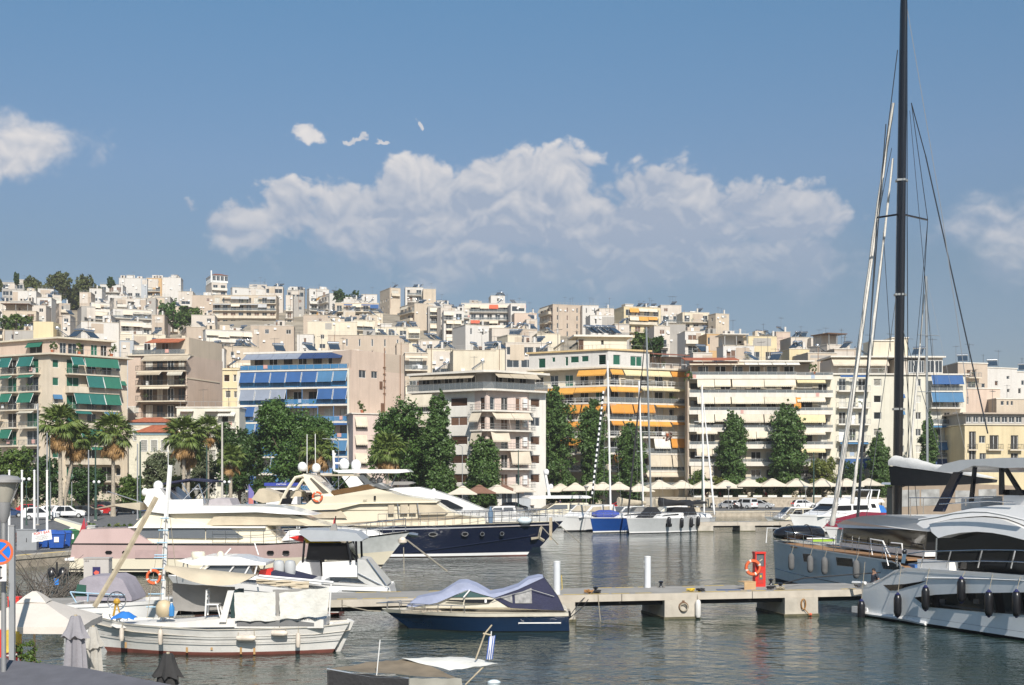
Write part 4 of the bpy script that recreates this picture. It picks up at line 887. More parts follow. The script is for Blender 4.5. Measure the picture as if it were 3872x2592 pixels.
def b_right():
 def simple(label,short,u0,u1,D,vt,col,wins,ang=0.,nh=1,na=1,extra=None,deep=10):
  L=(X(u0,D),D);C=(X(u1,D+ang),D+ang);zt=Z(vt,D);f=Fa(L,C)
  r=thing('apartment_building',label,'building',(*L,.8));ops=[(f.s_of(a),f.s_of(b),Z(d,D+ang*.5),Z(c,D+ang*.5)) for a,b,c,d,m in wins]
  block(r,[L,C,(C[0],C[1]+deep),(L[0],L[1]+deep)],.8,zt,PM(col),{0: ops})
  cornice(r,[L,C,(C[0],C[1]+deep),(L[0],L[1]+deep)],zt+.01,.2,.12,slabw,'coping')
  for o,wn in zip(ops,wins): put_window(r,f,o[0],o[2],o[1]-o[0],o[3]-o[2],wfr,wn[4],'shut' if wn[4] in (brn,ltg) else '')
  if extra: extra(r,f,D)
  roof_kit(f,zt+.2,nh,na,short,2.5)
 def bx(r,f,D):
  for v in (1427,1468): balcony(r,f,f.s_of(3650),f.s_of(3700),Z(v,D),1.1,'bars')
 simple('beige block with brown balcony doors, right of the pale yellow block','beige block right of the pale yellow one',3622,3734,268,1374,'tan',[(3656,3672,1400,1426,brn),(3676,3692,1400,1426,brn),(3658,3690,1444,1467,glass),(3712,3724,1450,1466,glass)],2,1,2,bx)
 simple('white block with three small windows at the right edge of the hill','white block at the right edge',3730,3846,278,1392,'white',[(3806,3817,1422,1434,glass),(3808,3818,1471,1484,dark),(3762,3774,1442,1460,brn)],3,1,2)
 simple('white block cut by the right edge of the picture','white block cut by the right edge',3838,3960,286,1408,'white',[(3862,3872,1440,1458,glass),(3850,3860,1470,1490,dark)],2,1,1)
 simple('bare peach wall block below the beige block at the right','bare peach block',3650,3782,262,1471,'peach',[(3656,3662,1502,1530,dark)],1,0,1)
 simple('low tan block with small windows behind the yellow house at the right','low tan block behind the yellow house',3768,3960,258,1510,'sand',[(3784,3796,1518,1534,glass),(3806,3814,1518,1534,glass),(3822,3830,1518,1534,glass)],2,0,1)
 D=236;L=(X(3648,D),D);C=(X(3960,D+2),D+2);z1=Z(1608,D);z2=Z(1566,D);f=Fa(L,C)
 r=thing('old_house','old yellow house with a glazed top floor, at the right edge of the waterfront','house',(*L,.8))
 wins=[(3664,3690,1632,1745),(3702,3726,1648,1676),(3742,3776,1646,1700),(3822,3850,1646,1700),(3704,3728,1714,1745),(3822,3850,1714,1760)]
 ops=[(f.s_of(a),f.s_of(b),Z(d,D),Z(c,D)) for a,b,c,d in wins]
 block(r,[L,C,(C[0],250),(L[0],250)],.8,z1,PM('yellow'),{0: ops},depth=.3)
 for o,m in zip(ops,(dark,glass,dark,dark,glass,dark)): put_window(r,f,o[0],o[2],o[1]-o[0],o[3]-o[2],wfr,m,depth=.28)
 cornice(r,[L,C,(C[0],250),(L[0],250)],z1+.01,.18,.25,PM('pale'))
 gt=[(f.s_of(3655+i*27),f.s_of(3655+i*27+21),z1+.5,z2-.4) for i in range(8)]
 block(r,[f.p(.3,0,-.2)[:2],f.p(f.L,0,-.2)[:2],(C[0],249),(L[0]+.3,249)],z1+.2,z2,PM('grey'),{0: [(a-.3,b-.3,c,d) for a,b,c,d in gt]},name='top_floor_wall')
 for a,b,c,d in gt: put_window(r,f,a,c,b-a,d-c,wfr,glass,depth=.35)
 cornice(r,[L,C,(C[0],250),(L[0],250)],z2+.01,.25,.5,PM('tan'),'roof_slab')
 for a,b in ((3730,3786),(3812,3862)): balcony(r,f,f.s_of(a),f.s_of(b),Z(1700,D),.8,'bars',fm=raild)
 balcony(r,f,f.s_of(3658),f.s_of(3692),Z(1700,D),.5,'bars',fm=raild)
 roof_kit(f,z2+.25,0,1,'old yellow house',3)
b_right()
# ---------------------------------------------------------------- houses on the hillside
CROP=dict(A=lambda x,y: (x/2.4124,960+y/2.4124),B=lambda x,y: (900+x/2.4124,960+y/2.4124),C=lambda x,y: (1700+x/2.4124,960+y/2.4124),D=lambda x,y: (2500+x/1.704,960+y/1.704))
def house(cr,x0,xc,x1,y,col,nf,ls,rs,short,label,nh=1,na=0,dD=0.,th=None,aw='cream',top=None,roof=None):
 cv=CROP[cr];u0,v=cv(x0,y);uc,_=cv(xc,y);u1,_=cv(x1,y)
 Dc=275+(1330-v)*1.3+dD;th=th if th is not None else (.42 if xc-x0 > 8 else .12)
 zt=Z(v,Dc);rr=random.Random(int(x0*7+y))
 xC=X(uc,Dc);c,s=math.cos(th),math.sin(th)
 k1,k0=(u1-CU)/F,(u0-CU)/F
 Lr=(k1*Dc-xC)/(c-k1*s);Ll=max(4.,min(14.,(xC-k0*Dc)/(s+k0*c))) if xc-x0 > 8 else 9.
 Cn=(xC,Dc);Rr=(xC+c*Lr,Dc+s*Lr);Ln=(xC-s*Ll,Dc+c*Ll);Bk=(Rr[0]-s*Ll,Rr[1]+c*Ll)
 zb=min(terr(xC,Dc)-4,zt-3.1*nf-3);nf=nf+2;x_='bow'[int(x0) % 3];ls,rs=ls+ls[-1],(rs+x_ if rs[-1]=='w' else rs+rs[-1])
 r=thing('hillside_house' if nf < 3 else 'hillside_block',label,'house' if nf < 3 else 'building',(*Cn,zb))
 fl,fr=Fa(Ln,Cn),Fa(Cn,Rr);fh=3.05;mat=PM(col);ops={0: [],1: []};todo=[]
 for fi,(fa,st) in enumerate(((fl,ls),(fr,rs))):
  if fi==0 and xc-x0 <= 8: continue
  for i in range(nf):
   zf=zt-.35-fh*(i+1);ch=st[min(i,len(st)-1)]
   if ch=='-': continue
   n=max(1,int(fa.L/3.1));bw=fa.L/n
   for k in range(n):
    if ch=='w':
     if rr.random() < .3: continue
     w=min(bw*.55,rr.choice((.8,1.2,1.5)));o=(bw*k+bw/2-w/2,bw*k+bw/2+w/2,zf+.95,zf+2.3)
    elif ch in 'bBoO': w=bw*.6;o=(bw*k+bw*.2,bw*k+bw*.8,zf+.05,zf+2.35)
    elif ch=='g': w=bw*.86;o=(bw*k+bw*.07,bw*k+bw*.93,zf+.5,zf+2.4)
    elif ch=='s': o=(bw*k+bw*.4,bw*k+bw*.55,zf+.5,zf+2.4)
    ops[fi].append(o);todo.append((fa,o,ch))
   if ch in 'bB': a,b=fa.L*.12,fa.L*.88
   elif ch in 'oO': a,b=0.02,fa.L-.02
   else: continue
   todo.append((fa,(a,b,zf),'slab'))
   if ch in 'BO':
    m=max(1,round((b-a)/3.6))
    for k in range(m):
     if rr.random() < .8: todo.append((fa,(a+(b-a)*k/m+.05,a+(b-a)*(k+1)/m-.05,zf+2.75,rr.choice((.5,1.2,1.6))),'awn'))
 P=[Ln,Cn,Rr,Bk]
 block(r,P,zb,zt,mat,ops,par=.45)
 for fa,o,ch in todo:
  if ch=='slab': balcony(r,fa,o[0],o[1],o[2],1.15,rr.choice(('bars','solid','glass')),slabw if col in ('white','warm') else slabm,h=.9)
  elif ch=='awn': awning(r,fa,o[0],o[1],o[2],1.0,o[3],.7,rr.choice((aw,aw,'cream')) if isinstance(aw,str) else rr.choice(aw),scal=False)
  else: put_window(r,fa,o[0],o[2],o[1]-o[0],o[3]-o[2],wfr,rr.choice((dark,glass,glass,ltg,brn)) if ch != 'g' else glass,'' if ch in 'gs' else rr.choice(('','shut')) if False else '',depth=.15)
 for _ in range(rr.randint(0,3) if fr.L > 7 else 0):
  a=fr.L*rr.uniform(.02,.8);w=min(fr.L-a,rr.uniform(1.5,3.6));h=rr.uniform(.7,2.0);b_=rr.uniform(2.2,4);mb=MB();fr.box(mb,a,a+w,zt-.44,zt+h,-b_-rr.uniform(1.5,3),-b_);q=mb.build('roof_room',PM(rr.choice(('white','warm','sand','tan','grey'))),r,r.location);mb=MB();fr.box(mb,a+w*.3,a+w*.3+.7,zt-.4,zt+min(h-.15,1.5),-b_+.003,-b_+.05);mb.build('door',rr.choice((brn,wfr,dark)),q,r.location)
 for _ in range(rr.randint(1,4)):
  t=fr.L*rr.uniform(.08,.9);z=zt-.9-rr.random()*5;mb=MB();fr.box(mb,t,t+.75,z,z+.55,.02,.32);mb.build('air_conditioner',wfr,r,r.location)
 if rr.random() < .5: mb=MB();t=fr.L*rr.uniform(.05,.95);mb.tube([fr.p(t,zt-9,.08),fr.p(t,zt+rr.uniform(0,1.2),.08)],.06,5);mb.build('drainpipe',MATS['rust_pipe'] if rr.random() < .4 else railm,r,r.location)
 if rr.random() < .45: mb=MB();t=fr.L*rr.uniform(.0,.5);fr.box(mb,t,min(fr.L,t+rr.uniform(2,5)),zt-rr.uniform(1,5),zt-.46,.004,.012);mb.build('repaired_patch',PM(rr.choice(('sand','warm','tan','grey'))),r,r.location)
 mb=MB()
 for fa in (Fa(Ln,Cn),Fa(Cn,Rr),Fa(Rr,Bk),Fa(Bk,Ln)): fa.box(mb,-.1,fa.L+.0,zt+.002,zt+.12,-.22,.1)
 mb.build('coping',slabw if rr.random() < .6 else slabm,r,r.location)
 if roof=='tile':
  mb=MB();cx,cy=(Cn[0]+Bk[0])/2,(Cn[1]+Bk[1])/2
  ring=[Vector((cx+(p[0]-cx)*1.08,cy+(p[1]-cy)*1.08,zt+.13)) for p in P];tp=[Vector((cx+(p[0]-cx)*.3,cy+(p[1]-cy)*.3,zt+1.7)) for p in P]
  mb.loft([ring,tp]);mb.build('tiled_roof',tilem,r,r.location);return
 if roof=='pergola':
  mb=MB();fr.box(mb,-.4,fr.L*.8,zt+2.5,zt+2.7,-6,.8);mb.build('terrace_roof',brn if col != 'white' else slabw,r,r.location)
  mb=MB()
  for t in (.2,fr.L*.4,fr.L*.75): fr.box(mb,t,t+.15,zt+.13,zt+2.5,.2,.35)
  mb.build('terrace_post',railm,r,r.location);mb=MB();fr.box(mb,.5,fr.L*.75,zt-.4,zt+2.5,-6.2,-3);mb.build('terrace_room',mat,r,r.location);return
 # stair head and roof rail
 if fr.L > 9 and rr.random() < .5:
  a=fr.L*rr.uniform(.1,.6);w=min(fr.L*.3,3.2);h=rr.uniform(1.2,1.9);mb=MB();fr.box(mb,a,a+w,zt-.44,zt+h,-min(Ll-.5,6.5),-2.8);mb.build('stair_head',PM(rr.choice((col,'warm','white'))),r,r.location)
  mb=MB();fr.box(mb,a-.2,a+w+.2,zt+h+.002,zt+h+.15,-min(Ll-.3,6.8),-2.6);mb.build('stair_head_roof',slabw,r,r.location)
 if rr.random() < .6:
  mb=MB();n=int(fr.L/1.5)
  for k in range(n+1): t=.1+(fr.L-.2)*k/max(1,n);fr.box(mb,t-.02,t+.02,zt+.122,zt+.95,-.1,-.06)
  fr.box(mb,.05,fr.L-.05,zt+.93,zt+.97,-.1,-.06);fr.box(mb,.05,fr.L-.05,zt+.5,zt+.53,-.1,-.06);mb.build('roof_rail',railm,r,r.location)
 if rr.random() < .5:
  mb=MB();t=fr.L*rr.uniform(.5,.9);fr.box(mb,t,t+.5,zt-.44,zt+1.6,-1.6,-1.1);mb.build('chimney',PM('white'),r,r.location)
 if nh or na: roof_kit(fr,zt+.0,nh,na,short,min(3.2,Ll-1),.45,.97,rr)
HILL=[
 # crop, left, corner, right, top, colour, floors, left face, right face, short name, label, heaters, aerials
 ('A',12,20,275,262,'grey',1,'-','g','grey house by the pine clump','low grey flat-roofed house with an open front, left of the pine clump',0,1),
 ('A',108,112,330,338,'white',2,'-','-','windowless white house below the pines','plain windowless white house just below the pine clump',1,0),
 ('A',325,345,490,318,'white',2,'-','w','small white house below the pines','small white cube house tucked under the middle of the pine clump',0,0),
 ('A',-70,-60,92,432,'warm',3,'-','wb','pale block at the left edge of the hill','pale banded block cut by the left edge of the picture, on the hill',1,1),
 ('A',90,94,280,430,'grey',2,'-','-w','grey house in the second row at the left','grey house in the second row at the left of the hill',1,1),
 ('A',370,380,560,372,'warm',2,'-','ow','terraced house with plants under the pines','cream terraced house with a cluttered balcony under the pine clump',2,0),
 ('A',275,540,640,452,'tan',3,'w','bw','big tan block left of the chimney wall','big two-faced tan block with a flat roof, left of the grey and white one',0,1),
 ('A',615,742,870,478,'grey',3,'-','w','grey and white block','left hill block with a grey side wall and a white front with one window',0,1),
 ('A',720,726,830,352,'tan',3,'-','-','narrow tan tower beside the pines','narrow bare tan tower just right of the pine clump',0,1),
 ('A',812,815,930,318,'white',2,'-','w','white house with the red box','white house with a red box, right of the pine clump',0,0),
 ('A',905,912,1120,282,'white',2,'-','bw','white house on the crest right of the pines','white house with a long flat eave on the crest, right of the pines',0,1),
 ('A',1078,1085,1288,222,'white',2,'-','-w','white house at the crest','bright white two-storey house at the crest, left of the ochre one',0,2),
 ('A',1284,1288,1342,228,'bluegrey',2,'-','-','narrow blue-grey house','narrow blue-grey house squeezed left of the ochre house',0,0),
 ('A',1330,1336,1475,222,'ochre',2,'-','wb','ochre house','ochre orange house on the crest of the hill',0,0),
 ('A',1465,1470,1650,218,'white',3,'-','-','tall bare white house','tall bare white house right of the ochre house',1,0),
 ('A',1640,1930,2070,262,'warm',3,'-w','oow','restaurant house','crest block with wide dark windows under the roof gallery',0,0,0,.42),
 ('A',960,985,1240,378,'white',3,'-','ob','white house with brown doors','white house with a long balcony and a brown door below the crest',1,0),
 ('A',820,830,1000,445,'white',3,'-','OBb','white stepped house with small awnings','white stepped house with small balconies beside the grey and white block',1,0),
 ('A',1000,1040,1245,405,'warm',3,'w','bow','cluttered cream house above the white balconies','cream house with steps up its right side, above the white balconied house',0,1),
 ('A',1225,1232,1330,410,'white',4,'-','wb','narrow white stair house','narrow white house with an outside stair on the upper left hill',0,0),
 ('A',1310,1316,1420,405,'grey',3,'-','w','small grey house left of the gabled one','small grey house left of the grey gabled wall',1,0),
 ('A',1408,1412,1552,392,'grey',3,'-','-','grey blank gable','blank pale grey gable wall above the fig tree',0,0),
 ('A',1620,1626,1760,345,'warm',3,'-','w','cream house below the gallery','cream house with a plain front, directly below the glazed roof gallery',0,0),
 ('A',1745,1752,1945,380,'tan',4,'-','w','tan house left of the long banded block','tan house with small windows left of the long banded block',0,0),
 ('A',1940,1946,2520,378,'sand',3,'-','OOo','long banded block','long low banded block with grey awnings on three wide balconies',0,2,0,.05,'grey'),
 ('A',2110,2120,2500,308,'white',1,'-','w','white penthouse above the banded block','long white house above the banded block',2,2),
 ('A',1425,1432,1520,500,'pink',2,'-','Bb','little pink house','little pink house with an orange tile roof left of the fig tree',0,0,0,.1,'red',None,'tile'),
 ('A',10,20,330,522,'sand',2,'-','ob','house with the brown terrace roof','beige house with a brown terrace roof at the left of the hill',0,0,0,.1,'cream',None,'pergola'),
 ('A',1005,1030,1380,500,'white',3,'b','Oob','white balconied house','white house with railed balconies and washing in the middle of the left hill',2,0),
 ('A',600,740,1085,618,'white',4,'-','-','long blank white wall house','long house with a big blank white wall, behind the green awnings block',0,1),
 ('A',1085,1095,1300,612,'warm',3,'-','OOb','house with one cream awning','cream house with one deep shaded balcony right of the blank white wall',1,0),
 ('A',1090,1096,1510,735,'pale',2,'-','w-','long low cream house','long low cream house behind the beige block with brown awnings',1,1),
 ('A',1478,1700,1912,668,'tan',3,'B','-','tan house with one awning','tan house with one awning and a bare right wall, below the fig tree',1,0,0,.35,'dust'),
 ('A',1860,1875,2295,690,'white',3,'-','Obw','white terrace house with two awnings','white terrace house with two slanted awnings below the banded block',2,0),
 ('A',1085,1090,1218,790,'bluegrey',4,'-','-','tall bluish wall house','tall narrow bluish white house between the green and brown awnings blocks',0,0),  # white house; the shade on its wall is put into the bluish colour
 ('A',1218,1224,1480,838,'warm',3,'-','Bbw','house with the red canopy','pale house with a dark red canopy above the brown awnings block',1,1,0,.1,'red'),
 ('A',1460,1466,2045,858,'white',2,'-','-w','long white parapet house','long white parapet house right of the red canopy',2,1),
 ('A',2030,2040,2360,846,'sand',3,'-','wB','sand house behind the yellow building','sand coloured house with tangled roof pipes behind the narrow yellow building',3,1),
 ('A',40,45,320,700,'grey',2,'-','w','grey house behind the green awnings','grey house with a railed roof behind the green awnings block',3,2),
 ('B',100,104,262,282,'warm',1,'-','-','little hut above the banded block','little pale hut on the crest above the banded block',0,2),
 ('B',245,250,410,300,'warm',2,'-','gw','house with the dark gallery','pale house with a dark open gallery on the crest',2,1),
 ('B',440,446,605,332,'grey',2,'-','gw','grey house with dark windows','grey flat-roofed house with a dark window band on the crest',3,0),
 ('B',482,836,962,362,'white',4,'BbB','-','white house with amber awnings','white house with two amber awnings and a bare beige right wall',2,1,0,.5,'amber'),
 ('B',640,650,830,320,'white',2,'-','w','white rooftop house','white rooftop house with a pale chimney behind the amber awnings house',0,1),
 ('B',958,964,1130,412,'white',2,'-','-','low white roofs','cluster of low white roofs right of the amber awnings house',3,0),
 ('B',1120,1126,1268,372,'white',2,'-','s','white gable house','white gabled house on the crest beside the dark bushes',0,1),
 ('B',1262,1385,1482,312,'sand',4,'-w','b-','sand stair tower','sand coloured stair tower on the crest, left of the tall white house',1,2),
 ('B',1520,1526,1690,308,'white',4,'-','bb','tall white house with small balconies','tall narrow white house with small balconies on the crest',2,0),
 ('B',1685,1690,1805,322,'sand',4,'-','-','bare sand wall','bare sand coloured wall right of the tall white house on the crest',0,1),
 ('B',878,884,1285,448,'sand',3,'-','Oow','long beige block with one blue awning','long beige block with one wide blue awning in the middle of the hill',2,0,0,.08,'blue'),
 ('B',1278,1610,1740,452,'sand',4,'Obb','-','beige block with the tan side wall','beige block with cream awnings and a bare tan side wall',3,1,0,.5),
 ('B',1728,1734,1862,482,'grey',5,'-','BBBBB','narrow grey balconies house','narrow grey house with a dark red edge and a stack of balconies',1,0),
 ('B',1725,1735,1965,452,'white',2,'-','-w','white roof behind the balconies stack','white flat house behind the stack of grey balconies',3,1,6),
 ('B',1840,1850,2110,492,'warm',5,'-','OoOoo','pale block with railed balconies','pale block with five railed balconies left of the stepped white wall',2,0),
 ('C',100,106,696,452,'white',4,'-','OoOb','white block with the orange awning','wide white block with roof plants and one vivid orange awning',2,1,0,.05,['red','beige']),
 ('C',372,376,505,384,'white',2,'-','w','white stair tower','white stair tower rising from the block with the orange awning',3,1,16),
 ('C',552,558,694,456,'white',1,'-','g','white hut with a brown roof','white roof hut with two brown windows right of the stair tower',0,1,-6),
 ('B',1955,2075,2290,648,'white',4,'-','s-','stepped blank white house','stepped blank white house with a blue tank, below the orange awning',0,2),
 ('B',815,822,1515,742,'tan',2,'-','s','long tan parapet house','long tan parapet house directly behind the blue awnings block',3,3),
 ('B',110,116,510,655,'tan',3,'-','w-','tan house behind the blue awnings','tan house with peeling walls behind the left of the blue awnings block',1,1),
 ('B',280,286,480,650,'pink',2,'-','w','house with the reddish wall','small house with a reddish wall below the banded block',0,0,4),
 ('B',532,538,690,735,'white',2,'-','s','white shed house','white shed-like house above the middle of the blue awnings block',0,0,-6),
 ('B',628,634,1085,618,'pale',2,'-','-w','cream roof with many heaters','low cream house whose roof carries a row of heaters',5,0),
 ('B',1000,1010,1250,600,'pale',3,'-','Bbb','cream house with potted plants','cream house with potted plants and a reddish balcony',1,0),
 ('B',1515,1522,1728,905,'sand',3,'-','OO','sand house with cream awnings','sand house with hanging cream awnings right of the bare peach wall',1,1,-8),
 ('B',1715,1722,1965,870,'pale',3,'-','-B','cream house with a steel flue','cream house with a steel flue behind the white corner block',3,0,-6),
 ('B',1955,1962,2350,882,'pale',3,'-','-w','wide cream house with small windows','wide cream house with a few small windows behind the white corner block',2,1,-10),
 ('B',1640,1646,1850,790,'warm',3,'-','wb','pale house with the heater stack','pale house with a jumble of heaters, above the cream awnings',3,0),
 ('C',585,592,795,542,'peach',3,'-','-w','peach house','peach coloured house left of the tall brown block',0,1),
 ('C',795,942,1210,462,'tan',6,'BbB','s','tall brown block','tall bare brown block with balconies in its left corner',0,3,0,.35),
 ('C',1205,1212,1360,472,'white',3,'-','s','white wall with the red letter','white wall house right of the tall brown block',0,2,6),
 ('C',1275,1282,1502,562,'white',3,'-','s','white house with slit windows','white house with two slit windows right of the tall brown block',0,1),
 ('C',1425,1590,1925,482,'yellow',5,'-','BBbbb','yellow block with amber awnings','yellow block with two amber awnings and brown shutters on the hill',3,4,0,.3,'amber'),
 ('C',1918,1926,2115,470,'warm',5,'-','wbwb','pale block right of the yellow one','pale block with small balconies right of the yellow block',1,3),
 ('C',2118,2126,2370,536,'pale',4,'-','obb','cream block with white doors','cream block with white doors on a long balcony, far right of the crest',1,1),
 ('D',303,352,438,386,'sand',4,'w','-','sand tower at the end of the crest','sand coloured tower at the right end of the crest',0,2),
 ('C',432,530,700,742,'pale',3,'-','s','cream house with two tiny windows','cream house with two tiny windows below the peach house',2,1),
 ('C',380,386,700,680,'warm',2,'-','-','pale parapet with paired heaters','pale parapet house with paired heaters below the orange awning',4,0),
 ('C',505,512,905,812,'warm',2,'-','g','white house with the red eave','white house with a long dark red eave behind the amber awnings block',2,2),
 ('C',240,246,505,872,'pale',3,'-','-','bare cream wall house','bare cream wall house beside the steel flue',3,1),
 ('C',790,796,1010,730,'pale',3,'-','-','cream wall below the brown block','cream wall house at the foot of the tall brown block',1,1),
 ('D',42,46,158,455,'grey',4,'-','-','grey blank wall with sloping edge','grey blank wall house behind the amber awnings block',0,1),
 ('D',148,154,345,500,'white',4,'-','Ooo','white house with stacked terraces','white house with stacked terraces and a cream awning right of the grey wall',1,0),
 ('D',288,294,545,516,'ochre',3,'-','gw','ochre house with dark glazing','dull ochre house with a dark window band behind the long cream block',0,1),
 ('D',358,400,600,592,'white',3,'-','o','white terrace with a pergola','white terrace house with a dark pergola on the cream block skyline',1,1,0,.1,'cream',None,'pergola'),
 ('D',555,562,745,532,'yellow',3,'-','w','yellow house with one big window','yellow house with one big window left of the lettered wall',2,1),
 ('D',735,740,832,505,'peach',4,'-','-','lettered peach wall','peach wall house with painted lettering',1,1),
 ('D',820,826,955,615,'yellow',3,'-','w','small yellow house with two tanks','small yellow house with two heaters right of the lettered wall',2,0,-10),
 ('D',830,836,960,540,'warm',3,'-','w','cluttered house right of the lettering','cluttered pale house just right of the lettered wall',3,1,8),
 ('D',950,1070,1215,585,'warm',3,'w','ob','white house with rusty eaves','white house with stacked rusty eaves left of the black mast',0,2,0,.4,'cream',None,'pergola'),
 ('D',960,966,1130,545,'warm',2,'-','-','roof with the red canopy','pale roof house with a thin red canopy left of the black mast',0,2,10),
]
FILL=[
 ('A',560,566,640,560,'warm',2,'-','w','pale house above the solar panels','pale house just above the tilted solar panels at the left',1,0),
 ('A',330,336,470,400,'white',2,'-','b','white balcony house under the pines','white house with one balcony between the plants and the tan block',1,0),
 ('A',930,936,1010,560,'white',3,'-','b','narrow white house left of the washing','narrow white house just left of the white balconied house',0,0),
 ('A',1380,1386,1500,560,'tan',3,'-','w','tan wall beside the fig tree','tan house half hidden by the left side of the fig tree',0,1),
 ('A',1500,1506,1640,480,'sand',3,'-','w','sand house behind the fig tree','sand house directly behind the fig tree',1,0),
 ('A',1740,1746,1960,560,'warm',3,'-','wb','pale house right of the fig tree','pale house to the right of the fig tree, below the banded block',1,0),
 ('B',430,436,500,380,'warm',4,'-','w','thin pale house beside the banded block','thin pale house between the banded block and the amber awnings house',0,1),
 ('B',590,596,900,560,'tan',2,'-','w-','tan roofs below the amber awnings','tan house with flat roofs just below the amber awnings house',4,1),
 ('B',955,961,1070,520,'warm',3,'-','b','pale balcony house left of the blue awning','small pale balcony house left of the wide blue awning',1,0),
 ('B',1220,1226,1320,545,'pale',3,'-','wb','cream slot house','cream house slotted between the blue awning and the cream awnings',1,0),
 ('B',1240,1246,1660,668,'pale',3,'-','O-','cream terrace house with a dark canvas','cream terrace house with shaded balcony above the long tan parapet',3,0),
 ('B',1440,1446,1560,820,'tan',3,'-','-','tan stub house','bare tan stub of a house beside the rusty pipe',1,1),
 ('B',1100,1106,1270,560,'sand',3,'-','bw','sand balcony house','sand house with a balcony below the wide blue awning',1,0),
 ('C',-60,-54,130,520,'white',4,'-','OB','white awning house left of the roof plants','white house with hanging awnings just left of the roof plants',1,0),
 ('C',695,701,800,600,'warm',4,'-','w','pale house left of the brown block','pale house squeezed against the left of the tall brown block',1,1),
 ('C',640,646,800,690,'tan',3,'-','-w','tan clutter house','tan house with cluttered roof left of the brown block foot',2,1),
 ('C',1360,1366,1500,500,'warm',4,'-','w','pale house behind the slit windows','pale house just behind the white slit window house',0,2),
 ('C',1500,1506,1640,640,'grey',3,'-','-','grey wall below the yellow block','grey wall house at the foot of the yellow block',1,1),
 ('C',1860,1866,2010,660,'warm',4,'-','wb','pale house right of the green bush','pale house with a small balcony right of the roof bush',1,1),
 ('D',200,206,330,640,'warm',3,'-','o','pale terrace low right','pale terrace house directly above the red tiled canopy',1,0),
 ('D',940,946,1130,640,'sand',3,'-','w','sand house above the cream block','sand house with railed roof above the right end of the cream block',1,2),
 ('D',1110,1116,1260,615,'tan',3,'-','w','tan house left of the mast','tan house just left of the black mast, behind the white sails',1,2),
 ('A',-60,-54,40,590,'sand',3,'-','b','sand house at the left edge','sand balcony house at the left edge beside the round bush',0,1),
 ('A',150,156,420,470,'warm',3,'-','w','pale house above the round bush','pale plain house above the round bush at the left',1,0),
]
def zones():
 for h in HILL+FILL: house(*h)
zones()
def extras():
 # glazed roof gallery with a small brown hip roof on the crest block
 v0=960+262/2.4124;D=275+(1330-v0)*1.3;zt=Z(v0,D);th=.42;xC=X(1930/2.4124,D)
 C=(xC,D+.6);L=(xC-13.5*math.sin(th),D+.6+13.5*math.cos(th));Rr=(xC+7.5*math.cos(th),D+.6+7.5*math.sin(th))
 r=thing('roof_gallery','glazed white roof gallery with a small brown hip roof, on the crest','roof pavilion',(*C,zt));fl,fr=Fa(L,C),Fa(C,Rr)
 mb=MB();rf=MB()
 for f in (fl,fr):
  n=7 if f is fl else 4
  for k in range(n): f.box(mb,f.L*k/n,f.L*k/n+.25,zt+.13,zt+3.3,-.2,0)
  f.box(mb,0,f.L,zt+3.3,zt+3.6,-.3,.1);f.box(mb,0,f.L,zt+.13,zt+1.0,-.15,-.02)
  for k in range(n): put_window(r,f,f.L*k/n+.3,zt+1.05,f.L/n-.35,2.2,wfr,glass,depth=.1)
 mb.build('frame',wfr,r,r.location)
 c=(Vector((*L,0))+Vector((*Rr,0)))/2;P=[L,C,Rr,(L[0]+Rr[0]-C[0],L[1]+Rr[1]-C[1])]
 mb=MB();fr.box(mb,1.2,fr.L,zt+.13,zt+3.2,-5,-1);mb.build('room_wall',PM('warm'),r,r.location)
 mb=MB();mb.loft([[Vector((c.x+(p[0]-c.x)*1.06,c.y+(p[1]-c.y)*1.06,zt+3.62)) for p in P],[Vector((c.x+(p[0]-c.x)*.35,c.y+(p[1]-c.y)*.35,zt+4.9)) for p in P]]);mb.build('hip_roof',rustm,r,r.location)
 mb=MB();mb.tube([(C[0]-.2,C[1]-.2,zt),(C[0]-.2,C[1]-.2,zt+5.6)],.35,8);mb.build('flue',wfr,r,r.location)
 # painted lettering on the peach wall
 for o in COL.objects:
  if o.get('label','').startswith('peach wall house'):
   v=960+505/1.704;D=275+(1330-v)*1.3
   for i,(t,sz) in enumerate((('ΑΝΟΡΑΣ Σ ΝΑΟΡΑΣ',.62),('Cashierspoints',.6),('ΤΕ ΑΘΗΝΑΣ ΑΘΗΝΩΝ',.5))):
    text(t,sz,M('faded_paint',(.30,.22,.22),.8),o,Vector((2.6,.35-.06,Z(v,D)-1.7-.85*i-o.location.z)),(rad(90),0,.12))
extras()
# ---------------------------------------------------------------- trees and plants
bark=M('bark',(.16,.12,.085),.9,var=.3,sc=6,bump=.5)
barkp=M('pale_bark',(.36,.31,.24),.9,var=.3,sc=6,bump=.5)
def crown(lobes,n,size,rr,shell=.55):
 """lobes: (centre, rx, ry, rz); leaves in clumps near the surface of every lobe, with gaps between the clumps"""
 mb=MB();vol=[l[1]*l[3] for l in lobes];tot=sum(vol)
 for (c,rx,ry,rz),v in zip(lobes,vol):
  nc=max(4,int(n*v/tot/26))
  for _ in range(nc):
   d=Vector((rr.gauss(0,1),rr.gauss(0,1),rr.gauss(0,1))).normalized();k=rr.uniform(shell,1.04)
   q=Vector(c)+Vector((d.x*rx*k,d.y*ry*k,d.z*rz*k));cr=min(rx,rz)*rr.uniform(.16,.30);pts=[]
   for _ in range(26):
    e=Vector((rr.gauss(0,.55),rr.gauss(0,.55),rr.gauss(0,.55)));pts.append((q+e*cr,(e*.6+d).normalized()))
   leaves(mb,pts,size,rr)
 return mb
